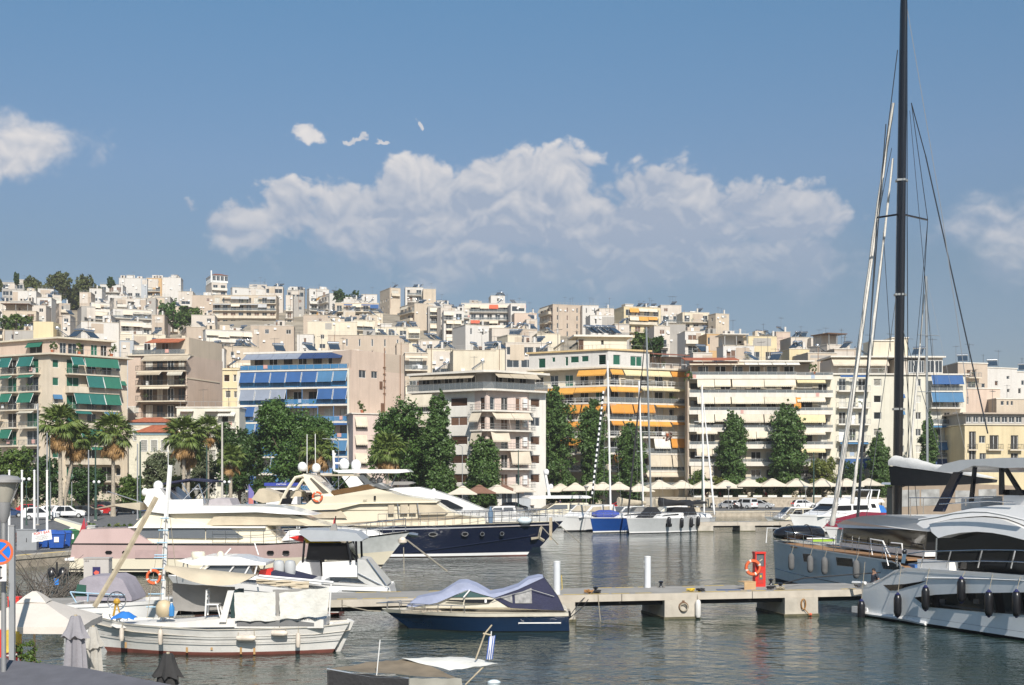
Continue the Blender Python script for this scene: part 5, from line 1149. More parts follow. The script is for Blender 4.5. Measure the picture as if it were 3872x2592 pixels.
def tree(name,label,cat,base,h,w,mat,kind='round',n=5200,size=.42,group=None,seed=1,trunk_h=None,tm=None,lean=0.):
 rr=random.Random(seed);base=Vector(base);t=thing(name,label,cat,base,0,group)
 th=trunk_h if trunk_h is not None else h*.3
 mb=MB();r0=max(.09,w*.035);top=Vector((lean*h,0,h*.72));mb.tube([(0,0,-.3),(lean*th*.4,0,th*.5),(lean*th,0,th),tuple(top)],[r0*1.3,r0,r0*.85,r0*.25],8);mb.build('trunk',tm or bark,t,smooth=50)
 mb=MB()
 for i in range(6):
  a=i*1.05+rr.random();z0=th*rr.uniform(.8,1.1);p0=Vector((lean*z0,0,z0));k=.38 if kind != 'poplar' else .16
  mb.tube([p0,p0+Vector((math.cos(a)*w*k*.5,math.sin(a)*w*k*.5,(h-th)*.3)),p0+Vector((math.cos(a)*w*k,math.sin(a)*w*k,(h-th)*.58))],[r0*.5,r0*.34,r0*.1],5)
 mb.build('limbs',tm or bark,t)
 L=[]
 if kind=='poplar':
  m=max(6,int(h/1.3))
  for i in range(m):
   f=i/(m-1);z=lerp(th,h*.95,f);ww=w*.5*(.70+.30*math.sin(min(1,f*2.2+.1)*math.pi*.5))*(1 if f < .66 else max(.25,math.sqrt(max(0,1-((f-.66)/.36)**2))))
   for j in range(3): a=rr.uniform(0,6.28);L.append((Vector((math.cos(a)*ww*.42+lean*z,math.sin(a)*ww*.42,z+rr.uniform(-.5,.5))),ww*.66,ww*.66,h/m*1.25))
 elif kind=='pine':
  for i in range(9): L.append((Vector((rr.uniform(-.42,.42)*w,rr.uniform(-.3,.3)*w,rr.uniform(.62,.9)*h)),w*.2,w*.2,h*.13))
 else:
  hc=h-th;L.append((Vector((0,0,th+hc*.5)),w*.36,w*.36,hc*.42))
  for i in range(13):
   a=i*2.4+rr.random();f=rr.uniform(.14,.86);rd=w*.33*math.sqrt(max(.1,1-(2*f-1.0)**2))*rr.uniform(.8,1.15)
   L.append((Vector((math.cos(a)*rd,math.sin(a)*rd*.9,th+hc*f)),w*.2*rr.uniform(.8,1.2),w*.2,hc*.18*rr.uniform(.8,1.2)))
 cm=crown(L,n,size,rr);cm.build('crown',mat,t,fix=False)
 return t
def G(u,D,z=.8): return (X(u,D),D,z)
def greens():
 # poplars in front of the blocks
 for i,(u,D,vt,wpx,lab,ln) in enumerate(((1662,203,1490,112,'slim poplar left of the white corner block, beside the broad plane tree',0),(1828,208.5,1672,128,'short bushy poplar in front of the pink balcony bay',-.03),(2118,233,1462,158,'tallest broad poplar, left of the amber awnings',-.06),
   (2245,235,1512,120,'poplar with a forked top behind the white mast',0),(2385,236,1612,122,'dark low poplar in front of the amber block',0),(2768,240.6,1562,112,'poplar in front of the middle of the cream block',0),(2976,240.6,1530,145,'wide poplar in front of the right of the cream block',0),
   (3322,241,1646,78,'poplar left of the black mast, before the pale yellow block',0),(3510,238,1575,70,'thin poplar behind the bare pale mast at the right',0),(1602,214,1700,60,'young poplar at the foot of the slim one',0))):
  g=G(u,D,.8 if u < 2600 else 2.3);h=Z(vt,D)-g[2];tree('poplar_tree',lab,'tree',g,h,wpx*D/F*1.02,LF['poplar'],'poplar',int(15000+wpx*120),.42,'poplars along the waterfront',30+i,h*.10,None,ln)
 for i,(u,D,vt,wpx,n,lab,m) in enumerate(((1120,200,1525,370,15000,'broad plane tree in front of the blue awnings block','plane'),(1500,204,1520,260,10000,'round plane tree in front of the bare peach wall','plane'),(1592,209,1620,150,5200,'plane tree merging with the slim poplar','plane'),
   (905,202,1610,230,9000,'dark tree left of the broad plane tree','dark'),(600,206,1690,150,5200,'grey-green olive tree between two palms','olive'),(770,208,1690,130,4600,'small olive tree right of the third palm','olive'),(60,196,1700,210,7000,'leafy tree at the left edge behind the flagpoles','bush'),(180,200,1730,140,4400,'green tree behind the first palm','dark'),
   (330,204,1760,150,4600,'dark green tree between the first two palms','dark'),(690,200,1790,140,4000,'yellowish low tree behind the third palm','lemon'),(500,202,1800,130,4000,'low yellow-green tree right of the second palm','bush'),(1300,206,1720,110,3200,'small dark tree between the two plane trees','dark'),(1010,198,1790,150,4000,'low dark tree under the broad plane tree','dark'),(1700,212,1790,80,2200,'low green tree behind the first parasols','bush'),
   (1985,228,1790,70,1800,'small green tree left of the tallest poplar','bush'),(2640,240.8,1775,100,2600,'round green tree left of the middle poplar','bush'),(2880,241,1800,70,1800,'small tree between the two cream block poplars','bush'),(3110,241,1735,150,4200,'feathery tree right of the wide poplar','lemon'),(3225,242,1745,110,3400,'dark tree under the blue shop awning','dark'),(3390,242,1795,150,3200,'low green tree at the foot of the black mast','bush'),
   (2720,240.8,1800,70,1700,'yellowish tree at the foot of the middle poplar','lemon'),(3700,240,1775,190,3600,'low leafy tree behind the flybridge hardtop','bush'))):
  g=G(u,D,.8 if u < 2300 else 2.3);h=Z(vt,D)-g[2];tree('leafy_tree',lab,'tree',g,h,wpx*D/F*.84,LF[m],'round',int(n*2.3),.44 if n > 5000 else .38,'leafy trees along the waterfront',60+i,h*(.22 if h > 8 else .12))
 # hilltop pines and hill trees
 for i,(u,v,wpx,hpx,lab) in enumerate(((130,1040,130,85,'left pine of the clump on the hilltop'),(215,1022,150,105,'tallest pine of the hilltop clump'),(300,1030,140,100,'right pine of the clump on the hilltop'),(345,1062,60,60,'small pine at the right edge of the hilltop clump'),(255,1060,120,80,'front pine in the middle of the hilltop clump'))):
  D=590;b=Z(v+hpx,D);tree('pine_tree',lab,'tree',(X(u,D),D+i*3,b-4),(hpx)*D/F+3,wpx*D/F*.72,LF['pine'],'round',8000,.95,'pines on the hilltop',90+i,1.5)
 for i,(u,v,wpx,hpx,D,lab,k,sz) in enumerate(((75,1036,22,40,585,'tiny lone cypress left of the hilltop pines','dark',.6),(665,1132,110,100,470,'dark green fig tree among the houses, left of the banded block','plane',.7),(740,1165,110,75,468,'pale lower part of the fig tree clump, left of the banded block','bush',.7),(80,1190,130,65,410,'round olive green bush tree on the left hillside','bush',.65),
   (1290,1100,50,40,560,'left dark bush on the crest behind the low white roofs','dark',.6),(1340,1103,55,42,560,'right dark bush on the crest behind the low white roofs','dark',.6),(2420,1258,75,85,300,'light green tree on the roof terrace below the yellow block','bush',.5),(2475,1278,55,60,298,'dark tree beside the light green one below the yellow block','dark',.5),(430,1052,30,30,580,'little tree left of the white crest house','dark',.6),(8,1056,30,40,580,'bush at the left edge of the hilltop','pine',.7))):
  b=Z(v+hpx,D);tree('hillside_tree',lab,'tree',(X(u,D),D-4,b-3),hpx*D/F+3,wpx*D/F,LF[k],'round',4200,sz*1.2,'trees on the hillside',120+i,1.5)
 # palms
 fr=[]
 gm=leafmat('palm_green',(.065,.11,.02),(.16,.20,.05));dm=leafmat('palm_dead',(.20,.11,.04),(.36,.22,.09))
 for v in range(3):
  rr=random.Random(v);mb=MB();mb.tube([(0,0,0),(.7,0,.12),(1.25,0,.1)],[.045,.035,.02],4)
  for k in range(22):
   a=rad(-105+210*k/21)*1.0;d=Vector((math.cos(a),math.sin(a),rr.uniform(-.12,.12))).normalized();q=Vector((1.2,0,.1));l=rr.uniform(.95,1.3)*(1-.25*abs(k-10.5)/10.5);e=q+d*l+Vector((0,0,-.38*rr.uniform(.6,1.3)))
   sd_=Vector((-d.y,d.x,rr.uniform(-1.2,1.2))).normalized()*.075;m=q+d*l*.55
   mb.add([q,m-sd_,e,m+sd_],[(0,1,2,3)])
  me=bpy.data.meshes.new('frond');me.from_pydata(mb.v,[],mb.f);me.materials.append(gm);md=me.copy();md.materials[0]=dm;fr.append((me,md))
 for i,(u,D,vc,vb,s,nd,lab,ln) in enumerate(((226,176,1610,1962,1.42,20,'tall palm nearest the left edge, with a brown skirt',-.01),(290,178,1660,1960,1.2,30,'leaning palm with a pale crooked trunk beside the tallest palm',.17),(428,182,1640,1950,1.40,26,'second straight palm, right of the leaning one',.0),(695,190,1650,1945,1.42,28,'full palm behind the navy bimini',-.0),
   (785,196,1625,1940,1.05,14,'small-headed palm behind the full one',0),(872,186,1735,1945,.95,8,'young short palm with few fronds',0),(1205,186,1700,1945,1.25,26,'palm in front of the broad plane tree',0),(1465,190,1705,1945,1.35,28,'palm with two trunks in front of the round plane tree',0),(715,192,1700,1945,1.1,12,'lower palm touching the full one',.02))):
  rr=random.Random(200+i);zb=.8;zc=Z(vc,D);h=zc-zb;t=thing('palm_tree',lab,'palm',(X(u,D)-ln*h,D,zb),0,'palms on the promenade')
  mb=MB();pts=[(ln*h*max(f,0)**1.3,0,h*f) for f in (-.02,.1,.3,.5,.7,.85,.98)];mb.tube(pts,[.42,.34,.27,.25,.24,.26,.3],9);mb.build('trunk',barkp,t,smooth=60)
  top=Vector((ln*h,0,h))
  for k in range(44+nd):
   dead=k >= 44;el=rr.uniform(-1.5,-.85) if dead else rad(88)-k/43*rad(135)+rr.uniform(-.12,.12);az=k*2.4+rr.uniform(-.3,.3)
   o=link('frond',fr[k % 3][1 if dead else 0],t,top+Vector((math.cos(az)*.3,math.sin(az)*.3,-.1-rr.random()*1.0 if dead else 0)));o.rotation_euler=(rr.uniform(-.4,.4),-el,az);o.scale=(s*rr.uniform(.8,1.08),)*3 if not dead else (s*rr.uniform(.8,1.0),s*.8,s*.8)
 # plants in pots on terraces
 for i,(p,l) in enumerate(POTS):
  rr=random.Random(i);t=thing('potted_plant',l,'plant',p);w=1.3 if 'ivy' not in l else 1.6;z=0 if 'ivy' not in l and 'trailing' not in l else-1.3
  mb=MB();mb.lathe([(.25,.0),(.36,.55),(.30,.55)],8);mb.build('pot',tilem,t)
  crown([(Vector((rr.uniform(-.5,.5),0,.9+z+rr.uniform(-.2,.9))),.7*w*.6,.5,.6) for _ in range(5)],420,.26,rr).build('foliage',LF['bush'] if 'reddish' not in l else leafmat('red_leaves',(.10,.03,.02),(.22,.07,.04)),t,fix=False)
 # hedge strip behind the cars and terrace plants
 mb=MB();rr=random.Random(5)
 for k in range(60):
  u=2700+k*9+rr.uniform(-5,5);D=240+rr.uniform(-.6,1.2)
  leaves(mb,[(Vector((X(u,D)+rr.gauss(0,.5),D+rr.gauss(0,.3),3.0+rr.gauss(0,.35))),Vector((0,-.5,.5))) for _ in range(28)],.3,rr)
 tag(mb.build('hedge',LF['bush'],fix=False),'clipped green hedge under the cream parasols on the terrace','hedge')
 mb=MB()
 for k in range(90):
  u=-20+k*14.5;D=212+rr.uniform(-2,3);c=Vector((X(u,D),D,2.0+rr.gauss(0,.5)))
  leaves(mb,[(c+Vector((rr.gauss(0,.9),rr.gauss(0,.6),rr.gauss(0,.9))),Vector((0,-.5,.5))) for _ in range(34)],.38,rr)
 tag(mb.build('hedge',LF['dark'],fix=False),'dark ragged hedge behind the parked cars at the left','hedge')
greens()
# ---------------------------------------------------------------- boats
gel=M('white_gelcoat',(.80,.79,.77),.22,var=.03,coat=.3)
gelc=M('cream_gelcoat',(.74,.67,.52),.25,var=.05,sc=.6,coat=.3)
gelp=M('pink_hull',(.52,.38,.355),.28,var=.10,sc=.35,coat=.3,streak=.18)
navy=M('navy_hull',(.010,.014,.035),.10,var=.05,coat=.6)
navy2=M('navy_hull_bright',(.008,.022,.055),.14,var=.05,coat=.5)
royal=M('royal_blue_hull',(.012,.055,.22),.2,var=.05,coat=.4)
silver=M('silver_hull',(.45,.46,.46),.3,var=.04,coat=.3)
steelb=M('grey_blue_hull',(.44,.52,.56),.25,var=.04,coat=.4)
paleh=M('pale_hull',(.78,.81,.82),.22,var=.03,coat=.4)
blackm=M('black_gloss',(.012,.012,.014),.15,var=0,coat=.4)
tint=M('tinted_glass',(.012,.012,.013),.05,var=0,spec=.4)
grayt=M('grey_glass',(.12,.13,.14),.1,var=0,spec=.7)
inox=M('stainless',(.62,.62,.62),.2,.95,var=0)
canv=M('beige_canvas',(.50,.43,.32),.85,var=.12,sc=1.2,bump=.3,streak=.2)
canw=M('white_canvas',(.66,.65,.60),.85,var=.12,sc=1.5,bump=.4,streak=.25)
cang=M('grey_canvas',(.26,.25,.235),.85,var=.15,sc=1.0,bump=.3)
cann=M('navy_canvas',(.020,.022,.055),.8,var=.15,sc=2,bump=.3)
canl=M('lilac_canvas',(.30,.33,.45),.85,var=.12,sc=2,bump=.4)
canb=M('black_canvas',(.018,.018,.02),.7,var=.2,sc=2,bump=.3)
teak=M('teak',(.30,.17,.085),.7,var=.2,sc=3)
redp=M('red_paint',(.60,.035,.025),.35,var=.08)
antif=M('antifouling',(.17,.055,.04),.7,var=.2)
wood=M('bare_wood',(.45,.38,.27),.8,var=.2,sc=4)
oldw=M('worn_white_paint',(.68,.66,.62),.55,var=.08,sc=1.2,streak=.3,bump=.15)
ropem=M('rope',(.33,.29,.22),.9,var=.2,sc=8)
fendw=M('old_white_fender',(.62,.54,.45),.5,var=.2,sc=3)
fendb=M('black_fender',(.012,.012,.014),.3,var=.1)
fendg=M('grey_fender_cover',(.13,.13,.13),.9,var=.15)
life=M('lifebuoy_orange',(.70,.13,.04),.5,var=.1)
class Hull:
 def __init__(s,L,B,sheer,rake=1.5,tw=.85,st=0.,fl=.85,p=2.2,flip=False,mid=.42):
  s.__dict__.update(L=L,B=B,sh=sheer,rake=rake,tw=tw,st=st,fl=fl,pw=p,flip=flip,mid=mid)
 def zs(s,q):
  for (a,za),(b,zb) in zip(s.sh,s.sh[1:]):
   if a <= q <= b: return lerp(za,zb,(q-a)/(b-a)) if b > a else zb
  return s.sh[-1][1]
 def hw(s,q,t):
  m=s.mid;pl=s.tw+(1-s.tw)*math.sin(min(1,q/m)*math.pi/2) if q < m else max(.012,1-((q-m)/(1-m))**s.pw)
  wb=s.B/2*pl;f=s.fl*(1-.45*max(0,(q-.5)/.5)**2);ww=wb*f
  return ww+(wb-ww)*max(0,t)**1.25 if t >= 0 else ww*(1+t*1.6)
 def pt(s,q,t,side):
  xs=s.st*(1-t);xb=s.L-s.rake*(1-max(t,-.3));x=lerp(xs,xb,q)
  return Vector((-x if s.flip else x,side*s.hw(q,t),t*s.zs(q) if t >= 0 else t*1.6))
 def band(s,root,t0,t1,mat,name,q0=0.,q1=1.,nq=26,out=0.,stern=True):
  mb=MB();nt=max(1,int((t1-t0)/.12));qs=[q0+(q1-q0)*(i/nq) for i in range(nq+1)]
  for side in (-1,1):
   g=[[s.pt(q,t0+(t1-t0)*j/nt,side)+Vector((0,side*out,0)) for j in range(nt+1)] for q in qs];k=nt+1
   mb.add([p for r in g for p in r],[(i*k+j,(i+1)*k+j,(i+1)*k+j+1,i*k+j+1) for i in range(nq) for j in range(nt)])
  if stern and q0==0:
   for j in range(nt):
    a,b=t0+(t1-t0)*j/nt,t0+(t1-t0)*(j+1)/nt;mb.add([s.pt(0,a,-1),s.pt(0,a,1),s.pt(0,b,1),s.pt(0,b,-1)],[(0,1,2,3)])
  return mb.build(name,mat,root,smooth=40,fix=False)
 def deck(s,root,mat,dz=-.06,ins=.04,name='deck',q0=0.,q1=.995,t=1.):
  mb=MB();n=24;vs=[]
  for i in range(n+1):
   q=q0+(q1-q0)*i/n
   for side in (-1,1): p=s.pt(q,t,side);vs.append((p.x,p.y*(1-ins),p.z+dz))
  mb.add(vs,[(2*i,2*i+1,2*i+3,2*i+2) for i in range(n)]);return mb.build(name,mat,root,fix=False)
 def rail(s,root,q0,q1,h,n,mat=None,sides=(-1,1),name='guard_rail',rows=2,ins=.95):
  mb=MB()
  for side in sides:
   P=[s.pt(q0+(q1-q0)*i/n,1,side) for i in range(n+1)];P=[Vector((p.x,p.y*ins,p.z)) for p in P]
   for k in range(rows): mb.tube([p+Vector((0,0,h*(k+1)/rows)) for p in P],.02,4)
   for p in P: mb.tube([p-Vector((0,0,.05)),p+Vector((0,0,h))],.018,4)
  return mb.build(name,mat or inox,root)
def boat(label,loc,name='motor_yacht',cat='yacht',rotz=0.,group=None): return thing(name,label,cat,loc,rotz,group)
FEND='fenders hanging from the boats'
def fender(label,p,L=.7,r=.13,mat=None,top=None,tip=None,flat=False,q=0.):
 t=thing('fender',label,'fender',p,q,FEND);mb=MB()
 prof=[(r*.25,-L/2-r*.3),(r*.7,-L/2-.02),(r,-L/2+r*.8),(r,L/2-r*.8),(r*.7,L/2+.02),(r*.25,L/2+r*.4)]
 if flat: mb.loft([[Vector((z,a*math.cos(j*math.pi/5),a*math.sin(j*math.pi/5))) for j in range(10)] for a,z in prof])
 else: mb.lathe(prof,10)
 mb.build('body',mat or fendw,t,smooth=50)
 if tip:
  mb=MB();mb.lathe([(r*.2,L/2+r*.75),(r*.45,L/2+r*.35),(r*.74,L/2+.03)],8);mb.lathe([(r*.2,-L/2-r*.6),(r*.45,-L/2-r*.3),(r*.74,-L/2-.025)],8);mb.build('end_cap',tip,t)
 if top is not None:
  mb=MB();d=Vector(top)-Vector(p);mb.tube([(0,0,L/2),d],.014,4)
  if flat: mb.tube([(-L/2,0,0),(-L/2+.05,d.y,d.z)],.012,4);mb.tube([(L/2,0,0),(L/2-.05,d.y,d.z)],.012,4)
  mb.build('lanyard',ropem,t)
 return t
def rope(label,pts,r=.02,mat=None,sag=0.):
 P=[Vector(p) for p in pts]
 if len(P)==2 and sag: P=[P[0].lerp(P[1],f)-Vector((0,0,sag*4*f*(1-f))) for f in (0,.2,.4,.6,.8,1)]
 mb=MB();mb.tube(P,r,5);o=mb.build('mooring_rope',mat or ropem,None,P[0]);return tag(o,label,'rope','mooring ropes and lines')
def lifebuoy(label,p,R0=.3,axis='y'):
 t=thing('lifebuoy',label,'lifebuoy',p);mb=MB();mb.torus((0,0,0),R0,R0*.24,axis);mb.build('ring',life,t,smooth=60)
 mb=MB()
 for k in range(4):
  a=k*math.pi/2+.4;c=(R0*math.cos(a),0,R0*math.sin(a)) if axis=='y' else (0,R0*math.cos(a),R0*math.sin(a));mb.ball(c,R0*.27,8,5)
 mb.build('reflective_band',M('buoy_band',(.66,.60,.52),.5),t,smooth=60);return t
def pxf(D,u0):
 x0=X(u0,D);return lambda u,v: (X(u,D)-x0,Z(v,D))
def wlin(hw,z0,k,x1=None,kx=0.): return lambda x,z: max(.05,hw-(z-z0)*k-(max(0,x-x1)*kx if x1 is not None else 0))
def prof(root,name,pts,wf,mat,smooth=35): return MB().profile(pts,wf).build(name,mat,root,smooth=smooth)
def pan(root,name,polys,wf,mat,side=-1,out=.02):
 for p in polys: MB().panel(p,wf,side,out).build(name,mat,root)
def dome(root,c,r,mat=None,name='satellite_dome'):
 mb=MB();mb.lathe([(r*.55,-r*1.05),(r*.8,-r*.95),(r*.98,-r*.4),(r,0),(r*.86,r*.5),(r*.5,r*.87),(.02,r)],12,c);return mb.build(name,mat or gel,root,smooth=50)
def bars(root,name,segs,r,mat):
 mb=MB()
 for s in segs: mb.tube(s,r,5)
 return mb.build(name,mat,root)
# ---- pink hulled yacht
def pink():
 D=85;x0=268;P=pxf(D,x0);t=boat('long motor yacht with a dusty pink hull and cream upperworks, stern to the left',(X(x0,D),D+2.7,0))
 L=X(1540,D)-X(x0,D);h=Hull(L,5.4,[(0,2.05),(.55,2.0),(.8,2.25),(1,2.75)],2.2,.9,-.35,.9,2.4)
 h.band(t,-.25,.10,M('dark_waterline',(.02,.02,.022),.5),'waterline_stripe');h.band(t,.10,.135,gelc,'boot_top');h.band(t,.135,.19,M('dark_waterline',(.02,.02,.02)),'boot_stripe');h.band(t,.19,.52,gelc,'lower_hull')
 h.band(t,.52,.965,gelp,'pink_topside',0,.80);h.band(t,.52,.965,M('bow_grey',(.56,.57,.55),.22,coat=.4),'bow_topside',.80,1);h.band(t,.965,1,blackm,'rubbing_strake',out=.03);h.deck(t,gel,0)
 w=lambda x,z: h.hw(min(1,max(0,x/L)),1)
 prof(t,'aft_bulwark',[P(272,2056),P(302,2004),P(486,2000),P(575,2056)],lambda x,z: w(x,z)-.02-(z-2)*.08,gelp)
 prof(t,'swim_platform',[P(238,2114),P(275,2108),P(275,2122),P(240,2122)],lambda x,z: 2.4,gel)
 pan(t,'porthole',[[P(u-14,2090),P(u-9,2084),P(u+9,2084),P(u+14,2090),P(u+9,2096),P(u-9,2096)] for u in (407,472,1020,1078)],lambda x,z: h.hw(x/L,.75),tint,out=.04)
 pan(t,'hull_panel',[[P(508,2080),P(760,2080),P(760,2112),P(508,2112)]],lambda x,z: h.hw(x/L,.75),M('faded_pink_panel',(.42,.30,.285),.4,var=.08),out=.03)
 prof(t,'deckhouse',[P(478,2056),P(490,1998),P(546,1936),P(600,1950),P(700,1974),P(800,1990),P(1000,1994),P(1060,2056)],lambda x,z: w(x,z)*.86-.1*(z-2),gelc)
 wd=lambda x,z: w(x,z)*.86-.1*(z-2)
 pan(t,'side_window',[[P(500,2000),P(628,2000),P(628,2036),P(540,2036),P(505,2020)],[P(631,2000),P(770,2000),P(770,2037),P(631,2036)],[P(773,2000),P(868,2001),P(895,2020),P(915,2033),P(900,2037),P(773,2037)]],wd,grayt)
 prof(t,'side_deck_moulding',[P(480,1998),P(480,1994),P(1000,1992),P(1000,1998)],lambda x,z: w(x,z)*.93,gel)
 wu=lambda x,z: w(x,z)*.78-.12*(z-3)
 prof(t,'upper_house',[P(545,1994),P(570,1925),P(600,1942),P(1040,1936),P(1130,1958),P(1240,1992)],wu,gelc)
 pan(t,'window_cover',[[P(770,1988),P(800,1956),P(1010,1944),P(1060,1950),P(1160,1988)]],wu,canv,out=.05);pan(t,'windscreen',[[P(596,1950),P(626,1946),P(640,1960),P(606,1966)]],wu,grayt,out=.04)
 prof(t,'flybridge_roof',[P(552,1936),P(590,1914),P(960,1912),P(1070,1922),P(1180,1950),P(1060,1945),P(960,1938),P(620,1944)],lambda x,z: w(x,z)*.88,gel)
 prof(t,'foredeck_trunk',[P(1050,2050),P(1080,2010),P(1240,1998),P(1400,2012),P(1440,2030)],lambda x,z: w(x,z)*.6,gel)
 prof(t,'radar_arch',[P(560,1938),P(530,1900),P(545,1850),P(590,1846),P(640,1915),P(660,1938)],lambda x,z: w(x,z)*.7,gel)
 dome(t,(P(556,1836)[0],0,P(556,1838)[1]),.33,name='radar');dome(t,(P(520,1868)[0],-.9,P(520,1862)[1]),.24,name='searchlight')
 mb=MB();mb.slab([(*P(600,1834)[:1],-1.6,P(600,1834)[1]),(P(700,1817)[0],-1.6,P(700,1817)[1]),(P(700,1817)[0],1.6,P(700,1817)[1]),(P(600,1834)[0],1.6,P(600,1834)[1])],.12);mb.slab([(P(700,1817)[0],-1.6,P(700,1817)[1]),(P(788,1826)[0],-1.6,P(788,1826)[1]),(P(788,1826)[0],1.6,P(788,1826)[1]),(P(700,1817)[0],1.6,P(700,1817)[1])],.12)
 bm=mb.build('bimini',cann,t)
 q=lambda u,v,y=-1.5: (P(u,v)[0],y,P(u,v)[1])
 bars(bm,'bimini_frame',[[q(660,1906),q(735,1830)],[q(670,1826),q(700,1880)],[q(735,1830),q(760,1906)],[q(785,1828),q(740,1880)],[q(660,1906,1.5),q(735,1830,1.5)]],.035,inox)
 mb=MB();mb.slab([q(612,1846),q(665,1892),q(665,1892,1.4),q(612,1846,1.4)],.06);mb.build('flybridge_windscreen',M('tinted_perspex',(.10,.10,.11),.2),t)
 prof(t,'sunbed',[P(625,1914),P(625,1892),P(752,1890),P(752,1914)],lambda x,z: 1.6,gel);prof(t,'helm_seat',[P(770,1914),P(772,1892),P(800,1886),P(850,1888),P(862,1914)],lambda x,z: 1.3,M('lilac_grey_cover',(.36,.33,.34),.8,var=.1))
 mb=MB();a,b=q(312,1928,-1.8),q(520,1902,-1.8);mb.loft([[Vector((a[0],y*.15,a[2])) for y in (-1,1)]+[Vector((a[0],y*.15,a[2]-.04)) for y in (1,-1)],[Vector(((a[0]+b[0])/2,y*1.7,(a[2]+b[2])/2+.12)) for y in (-1,1)]+[Vector(((a[0]+b[0])/2,y*1.7,(a[2]+b[2])/2)) for y in (1,-1)],[Vector((b[0],y*2.1,b[2])) for y in (-1,1)]+[Vector((b[0],y*2.1,b[2]-.5)) for y in (1,-1)]]);mb.build('aft_awning',canv,t)
 bars(t,'awning_pole',[[q(380,1860,-1.2),q(530,1908,-1.2)]],.035,inox)
 mb=MB();mb.slab([(*q(310,2014,-.6),),(*q(300,2030,-.6),),(*q(300,2030,.4),),(*q(310,2014,.4),)],.1);mb.hexa([q(160,1972,-.6),q(300,2028,-.6),q(300,2028,.5),q(160,1972,.5),q(166,1964,-.6),q(312,2006,-.6),q(312,2006,.5),q(166,1964,.5)]);mb.build('gangway',gelc,t)
 h.rail(t,.42,.985,.85,15);h.rail(t,.03,.16,.12,4,rows=1)
 bars(t,'anchor_roller',[[h.pt(.97,1,1)*1+Vector((.2,-.2,-.1)),h.pt(1,1,1)+Vector((.5,0,-.3))]],.14,inox)
 mb=MB();a=q(284,1962,-.9);mb.add([a,q(262,2030,-.9),q(272,2020,-.8),q(294,1992,-.75),q(288,1990,-.85)],[(0,1,2,3),(0,3,4)]);f=mb.build('ensign',M('red_flag',(.45,.05,.07),.8),t);bars(f,'flagstaff',[[q(285,1955,-.9),q(294,2012,-.9)]],.03,inox)
 fender('round white buoy fender under the bow of the pink yacht',(X(1512,84.6),D+1.6,Z(2052,84.6)),.28,.30)
 rope('thick bow mooring rope from the pink yacht into the water',[W(1540,2044,87.5),W(1690,2160,80)],.055)
 rope('thin grey line hanging below the pink yacht bow fender',[W(1526,2070,86),W(1528,2170,86)],.03)
 mb=MB()
 for u in (196,236): mb.lathe([(.3,0),(.32,.9),(.2,1.0)],8,(X(u,83)-X(196,83),0,0))
 tag(mb.build('mooring_buoys' if False else 'outboard_engine',fendb,None,None),'x','engine') if False else None
pink()
